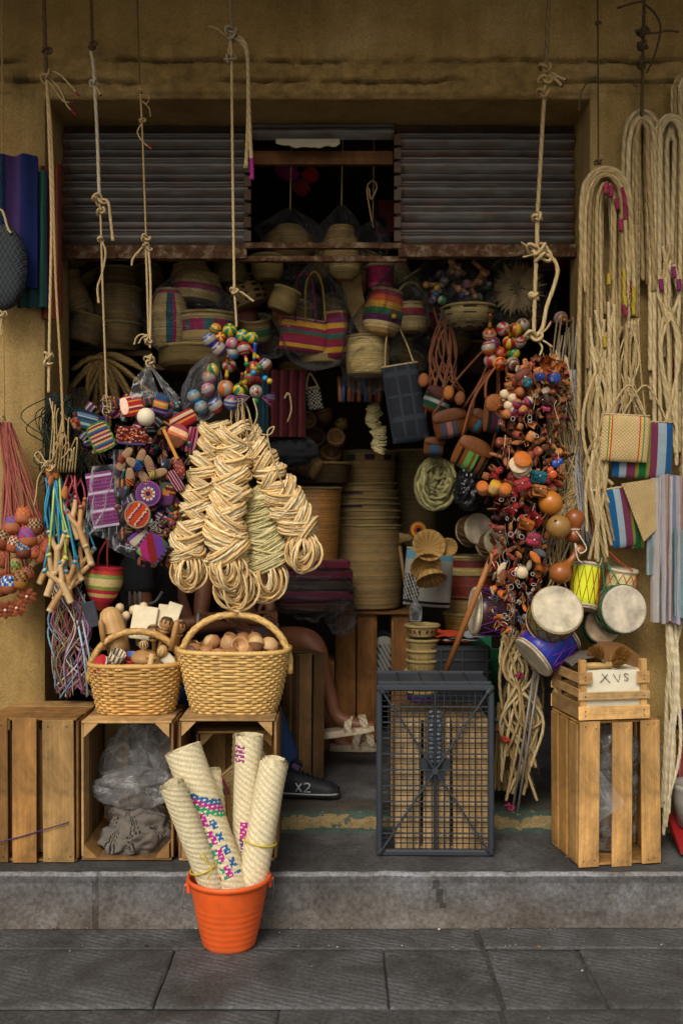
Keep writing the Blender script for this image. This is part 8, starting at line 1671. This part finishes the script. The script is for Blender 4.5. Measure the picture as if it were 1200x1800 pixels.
def add_hand(nodes, edges, wrist_i, w, fwd, out, down, s_=1.0, curl=.5):
    """palm and five fingers; fwd = finger direction, out = thumb side, down = palm side"""
    w, fwd, out, down = V(w), V(fwd).normalized(), V(out).normalized(), V(down).normalized()
    pc = w + fwd * .045 * s_; nodes.append((pc, (.030 * s_, .017 * s_))); pi = len(nodes) - 1; edges.append((wrist_i, pi))
    for k, (o_, L) in enumerate(((.028, .068), (.010, .078), (-.008, .072), (-.025, .056))):
        b = pc + fwd * .035 * s_ + out * o_ * s_; d1 = (fwd + down * curl * .5).normalized(); d2 = (fwd * .6 + down * curl).normalized(); d3 = (fwd * .2 + down * curl * 1.4).normalized()
        chain(nodes, edges, [(b, .0095 * s_), (b + d1 * L * .42 * s_, .0088 * s_), (b + d1 * L * .42 * s_ + d2 * L * .33 * s_, .008 * s_), (b + d1 * L * .42 * s_ + d2 * L * .33 * s_ + d3 * L * .25 * s_, .0068 * s_)], pi)
    t0 = w + fwd * .025 * s_ + out * .028 * s_; chain(nodes, edges, [(t0, .0115 * s_), (t0 + (fwd * .6 + out * .6 + down * .3).normalized() * .032 * s_, .0098 * s_), (t0 + (fwd * .9 + out * .5 + down * .4).normalized() * .06 * s_, .0075 * s_)], pi)
def head(parent, c, face, mat, name='hair'):
    """nose, ears and hair added on the head ball"""
    c = V(c); f = V(face).normalized(); s_ = f.cross(V((0, 0, 1))).normalized(); m = MB()
    def fn(a, b):
        t = PI * (b - .5); ph = 2 * PI * a; d = V((math.cos(t) * math.cos(ph), math.cos(t) * math.sin(ph), math.sin(t))); k = 1.0 if d.dot(f) < .35 or d.z > .55 else .86
        return c + V((0, 0, .02)) + V((d.x * .098 * k, d.y * .098 * k, d.z * .115 * k)) * (1 + .03 * noise.noise(d * 9))
    m.grid(36, 24, fn, (.01, .01, .01), cu=True); sub(name, m, HAIR, parent)
    for nm, off, r, cc in (('eye', .034, .011, (.02, .015, .01)), ('eye', -.034, .011, (.02, .015, .01))):
        m = MB(); m.ball(c + f * .088 + s_ * off + V((0, 0, .0)), r, cc, 10, 8); sub(nm, m, M_PAINT, parent)
    m = MB(); m.ball(c + f * .1 + V((0, 0, -.02)), .016, H('8a5a3c'), 12, 8, sz=1.6); sub('nose', m, M_SKIN, parent)
    m = MB(); m.ball(c + f * .09 + V((0, 0, -.058)), .022, H('7a4038'), 12, 8, sz=.35); sub('mouth', m, M_SKIN, parent)
    for sg in (-1, 1): m = MB(); m.ball(c + s_ * sg * .085 + V((0, 0, -.005)), .026, H('8a5a3c'), 12, 8, sx=.7, sy=.7, sz=1.3); sub('ear', m, M_SKIN, parent)
# ---- person in black T-shirt, jeans and sneaker
p1 = thing('person', 'seated person in black striped T-shirt, blue jeans and black sneaker, behind the baskets', 'person', (P(255, 0, 4.4).x, 4.4, .083))
hip = P(265, 1215, 4.42); chest = P(262, 1045, 4.42); neck = P(268, 965, 4.40); hd = P(275, 905, 4.38)
shR, shL = P(240, 985, 4.24), P(285, 985, 4.58); elR, wrR = P(255, 1112, 4.16), P(350, 1092, 4.12); elL, wrL = P(330, 1100, 4.5), P(398, 1100, 4.36)
kneeR, ankR = P(432, 1170, 4.22), P(512, 1352, 4.17); kneeL, ankL = P(420, 1175, 4.5), P(440, 1330, 4.42)
N = [(hip, .12)]; E = []
c_ = chain(N, E, [((hip + chest) / 2, .115), (chest, (.14, .11)), (neck - V((0, 0, .03)), .065), (neck, .052), (hd - V((0, 0, .03)), .07), (hd + V((0, 0, .05)), (.085, .08))], 0)
ci = 2
r1 = chain(N, E, [(shR, .062), (shR.lerp(elR, .5), .05), (elR, .042), (elR.lerp(wrR, .4), .040), (wrR, .026)], ci); add_hand(N, E, r1, wrR, wrR - elR, V((0, -1, .3)), V((0, 0, -1)), 1.0, .5)
l1 = chain(N, E, [(shL, .062), (shL.lerp(elL, .5), .05), (elL, .042), (elL.lerp(wrL, .4), .040), (wrL, .026)], ci); add_hand(N, E, l1, wrL, wrL - elL, V((0, 1, .3)), V((0, 0, -1)), 1.0, .5)
for kn, an, sx in ((kneeR, ankR, -.09), (kneeL, ankL, .09)): chain(N, E, [(hip + V((.06, sx, -.02)), .085), (kn, .06), (kn.lerp(an, .4), .052), (an, .038)], 0)
skinned('body', N, E, SKIN1, p1)
N = [(hip + V((0, 0, .02)), .135)]; E = []
chain(N, E, [((hip + chest) / 2, .132), (chest, (.158, .128)), (neck - V((0, 0, .035)), .08)], 0)
chain(N, E, [(shR, .078), (shR.lerp(elR, .42), .07), (shR.lerp(elR, .5), .068)], 2); chain(N, E, [(shL, .078), (shL.lerp(elL, .42), .07), (shL.lerp(elL, .5), .068)], 2); skinned('t_shirt', N, E, TEE, p1)
N = [(hip, .14)]; E = []
for kn, an, sx in ((kneeR, ankR, -.09), (kneeL, ankL, .09)): chain(N, E, [(hip + V((.06, sx, -.02)), .105), (hip.lerp(kn, .6) + V((0, sx * .3, 0)), .088), (kn, .078), (kn.lerp(an, .4), .072), (kn.lerp(an, .75), .064), (an, .062)], 0)
skinned('jeans', N, E, JEANS, p1); head(p1, hd + V((0, 0, .03)), (1, -.35, -.15), SKIN1)
for k in range(3):
    m = MB(); a = P(227 + 9 * k, 1040, 4.12); b = P(229 + 9 * k, 1074, 4.10); m.box((a + b) / 2, (.010, .006, (a - b).length), H('a8a8a4'), ch=.002); sub('sleeve_stripe', m, M_CLOTH, p1)
m = MB(); m.tube(wpath([(262, 1062, 4.10), (275, 1056, 4.09), (286, 1040, 4.10)], 4.1), .006, H('7a7a78'), 6); sub('sleeve_hem', m, M_CLOTH, p1)
m = MB(); m.tube([wrR + V((0, .032 * math.cos(a), .034 * math.sin(a))) for a in [2 * PI * i / 24 for i in range(24)]], .006, H('b8b4ac'), 8, closed=True); sub('bracelet', m, M_METAL, p1)
def sneaker(par, heel, d, lab=True):
    heel = V(heel); d = V((d[0], d[1], 0)).normalized(); s_ = d.cross(V((0, 0, 1))).normalized(); L = .268; sh = []
    def sec(t):      # half width, height of the upper
        w_ = .034 + .014 * math.sin(PI * min(1, t * 1.1) * .75) - (.016 * max(0, (t - .85) / .15) ** 2); h = .095 - .012 * t if t < .35 else .091 - .055 * ((t - .35) / .65) ** .8
        return w_ * (1 - .0 * t) * (1 if t > .06 else .75 + 4 * t), h * (1 if t < .95 else .75)
    m = MB()
    def up(a, b):
        w_, h = sec(a); ph = PI * b; return heel + d * (L * a) + s_ * (-math.cos(ph) * w_ * (1 if math.sin(ph) < .7 else .9)) + V((0, 0, .022 + h * math.sin(ph) ** .7))
    m.grid(24, 14, up, H('17181b')); par = sub('sneaker', m, M_LEATHER, par)
    m = MB(); m.grid(28, 8, lambda a, b: heel + d * (L * (a * 1.03 - .015)) + s_ * ((-1 + 2 * (b * 2 if b <= .5 else 2 - b * 2)) * (sec(min(1, max(0, a)))[0] + .006) * (1 if 0 < a < 1 else .5)) + V((0, 0, .002 if b > .5 else .026)), H('3a3b3e'), cv=True); sub('sole', m, M_PLASTIC, par)
    m = MB(); m.tube([heel + d * (L * a) + (s_ if s_.y < 0 else -s_) * (sec(a)[0] + .0065) + V((0, 0, .026)) for a in [k / 24 for k in range(25)]], .0038, H('8f8f8c'), 5); sub('sole_edge', m, M_PLASTIC, par)
    m = MB()
    for k in range(6):
        t_ = .36 + .075 * k; w_, h = sec(t_); m.tube([heel + d * (L * t_) + s_ * (-.026 + .002 * k) + V((0, 0, .026 + h * .86)), heel + d * (L * (t_ + .01)) + V((0, 0, .03 + h)), heel + d * (L * (t_ + .03)) + s_ * (.026 - .002 * k) + V((0, 0, .026 + h * .86))], .0035, H('0d0d0f'), 5)
    sub('laces', m, M_CLOTH, par)
    m = MB(); fs = s_ if s_.y < 0 else -s_
    for t0, t1, v0, v1 in ((.62, .74, .075, .03), (.12, .2, .1, .032), (.3, .36, .1, .03)): m.tube([heel + d * (L * t0) + fs * (sec(t0)[0] * .75) + V((0, 0, v0)), heel + d * (L * t1) + fs * (sec(t1)[0] + .001) + V((0, 0, v1))], .0016, H('3f4044'), 4)
    sub('stitching', m, M_CLOTH, par)
    m = MB(); m.box(heel + d * (L * .33) + V((0, 0, .128)), (.05, .05, .05), H('22222a'), rot=Euler((0, rad(28), 0)).to_matrix(), ch=.008); m.box(heel + d * (L * .335) + V((0, -.027, .13)), (.034, .004, .022), H('6a5a8a'), rot=Euler((0, rad(28), 0)).to_matrix(), ch=.003); sub('tongue', m, M_CLOTH, par)
    m = MB()   # side mark X2
    def sd(u, v): return heel + d * (L * u) - s_ * (-1) * 0 + V((0, 0, .03 + v)) + (s_ if s_.y < 0 else -s_) * (sec(u)[0] + .0015 - max(0, v - .03) * .12)
    for a in ([(.36, .004), (.45, .038)], [(.36, .038), (.45, .004)], [(.49, .034), (.51, .039), (.56, .039), (.58, .033), (.57, .024), (.49, .005), (.59, .005)]): m.tube([sd(*p) for p in a], .0032, H('b8bcc4'), 5)
    o = sub('side_mark', m, M_PAINT, par); o['label'] = 'pale X2 mark on the sneaker side'
sneaker(p1, (P(482, 0, 4.15).x, 4.16, .083), (1, -.12)); sneaker(p1, (ankL.x - .05, ankL.y + .05, .083), (1, .05))
# ---- person with bare legs and sandals
p2 = thing('person', 'seated person with bare crossed legs and beige sandals, behind the fibre skeins', 'person', (P(430, 0, 4.8).x, 4.8, .083))
hip = P(425, 1150, 4.82); chest = P(405, 1010, 4.80); neck = P(408, 930, 4.78); hd = P(415, 872, 4.76)
shR, shL = P(368, 955, 4.66), P(440, 955, 4.92); elR, wrR = P(352, 1088, 4.56), P(440, 1092, 4.42); elL, wrL = P(470, 1050, 4.86), P(474, 1050, 4.60)
kneeR, ankR = P(552, 1128, 4.56), P(588, 1252, 4.56); kneeL, ankL = P(520, 1158, 4.86), P(590, 1296, 4.95)
N = [(hip, .12)]; E = []
chain(N, E, [((hip + chest) / 2, .105), (chest, (.125, .10)), (neck - V((0, 0, .03)), .06), (neck, .048), (hd - V((0, 0, .03)), .068), (hd + V((0, 0, .05)), (.083, .08))], 0)
r1 = chain(N, E, [(shR, .055), (shR.lerp(elR, .5), .045), (elR, .038), (elR.lerp(wrR, .4), .036), (wrR, .023)], 2); add_hand(N, E, r1, wrR, (1, -.25, .05), (0, 0, 1), (0, -.3, -1), .95, .5)
l1 = chain(N, E, [(shL, .055), (shL.lerp(elL, .5), .045), (elL, .038), (elL.lerp(wrL, .5), .034), (wrL, .024)], 2); add_hand(N, E, l1, wrL, (.1, -.35, -1), (-1, -.2, 0), (-.2, -1, -.2), .95, .35)
def foot(N, E, ai, an, d, sole):
    an = V(an); d = V(d).normalized(); chain(N, E, [(an + d * .03 + V((0, 0, -.035)), .036), (an + d * .10 + V((0, 0, -.058)), (.036, .026)), (an + d * .16 + V((0, 0, -.068)), (.034, .016)), (an + d * .19 + V((0, 0, -.072)), (.024, .012))], ai)
a1 = chain(N, E, [(hip + V((.08, -.08, .03)), .09), (hip.lerp(kneeR, .55) + V((0, -.02, .03)), .078), (kneeR + V((-.03, 0, .012)), .062), (kneeR + V((.012, 0, -.03)), .058), (kneeR.lerp(ankR, .32) + V((-.014, 0, 0)), .058), (kneeR.lerp(ankR, .72), .037), (ankR, .033)], 0); foot(N, E, a1, ankR, (.95, -.15, .10), 0)
a2 = chain(N, E, [(hip + V((.08, .07, -.01)), .09), (hip.lerp(kneeL, .55), .078), (kneeL, .06), (kneeL.lerp(ankL, .35), .055), (kneeL.lerp(ankL, .8), .036), (ankL, .032)], 0); foot(N, E, a2, ankL, (.98, -.1, 0), 0)
skinned('body', N, E, SKIN1, p2)
N = [(hip + V((0, 0, .02)), .135)]; E = []; chain(N, E, [((hip + chest) / 2, .122), (chest, (.14, .115)), (neck - V((0, 0, .035)), .07)], 0); chain(N, E, [(shR, .066), (shR.lerp(elR, .3), .06)], 2); chain(N, E, [(shL, .066), (shL.lerp(elL, .3), .06)], 2); skinned('top', N, E, TOP, p2)
N = [(hip, .14)]; E = []
for kn, off in ((kneeR, V((.08, -.08, .03))), (kneeL, V((.08, .07, -.01)))): chain(N, E, [(hip + off, .108), (hip.lerp(kn, .45) + V((0, 0, .02)), .098), (hip.lerp(kn, .6) + V((0, 0, .02)), .09)], 0)
skinned('shorts', N, E, SHORT, p2); head(p2, hd + V((0, 0, .03)), (.8, -.6, -.2), SKIN1)
def sandal(par, an, d, tilt):
    an = V(an); d = V(d).normalized(); e = d.to_track_quat('X', 'Z').to_matrix(); BE = H('b5a488'); c0 = an + d * .065 + V((0, 0, -.092))
    if tilt == 0: c0.z = .083 + .02
    m = MB(); L = .24
    def w_(t): return .036 + .010 * math.sin(PI * (.15 + .75 * t)) - .02 * max(0, t - .88) / .12 * .9 - .012 * max(0, .1 - t) / .1
    ring = [(-1, -1), (-1, .6), (-.9, 1), (.9, 1), (1, .6), (1, -1)]
    m.grid(24, 6, lambda a, b: c0 + e @ V((L * (a - .5), ring[round(b * 6) % 6][0] * w_(a), ring[round(b * 6) % 6][1] * .013 * (1 + .25 * (1 - a)))), BE, cv=False)
    m.grid(24, 2, lambda a, b: c0 + e @ V((L * (a - .5), (2 * b - 1) * w_(a) * .97, .0135 * (1 + .25 * (1 - a)))), BE); m.grid(2, 6, lambda a, b: c0 + e @ V((L * .5, ring[round(b * 6) % 6][0] * w_(1) * a, ring[round(b * 6) % 6][1] * .016)), BE)
    par = sub('sandal', m, M_LEATHER, par)
    for x in (.02, .07):
        m = MB(); m.grid(14, 4, lambda a, b: c0 + e @ V((x + .034 * (b - .5) + .03 * (a - .5) * (1 if x < .05 else -1), -math.cos(PI * a) * .046, .012 + .052 * math.sin(PI * a) ** .8)), lambda i, j: BE if (i + j) % 3 else H('8a7a60')); sub('sandal_strap', m, M_LEATHER, par)
    for x in (-.005, .03): m = MB(); m.tube([c0 + e @ V((x + .006 * math.cos(a), -.049, .008 + .006 * math.sin(a))) for a in [2 * PI * i / 14 for i in range(14)]], .0016, H('6a5a44'), 5, closed=True); sub('sandal_ring', m, M_METAL, par)
sandal(p2, ankR, (.95, -.15, .16), 1); sandal(p2, ankL + V((.03, 0, 0)), (.98, -.1, 0), 0)

# ---- tell apart things whose look and place read alike: by height or by order from the left
by = {}
for o in list(COL.objects):
    if o.parent is None and 'label' in o and 'category' in o: by.setdefault(o['label'], []).append(o)
ORD = ['first', 'second', 'third', 'fourth', 'fifth', 'sixth', 'seventh', 'eighth', 'ninth', 'tenth']
for lab, os_ in by.items():
    n = len(os_)
    if n < 2 or n > 10: continue
    if n <= 3:
        os_.sort(key=lambda o: -o.location.z); ws = {2: ['upper one', 'lower one'], 3: ['highest', 'middle one', 'lowest']}[n]
    else:
        os_.sort(key=lambda o: o.location.x); ws = [ORD[k] + ' from left' for k in range(n)]
    for o, w_ in zip(os_, ws):
        s_ = lab + ', ' + w_
        if len(s_.split()) <= 16: o['label'] = s_
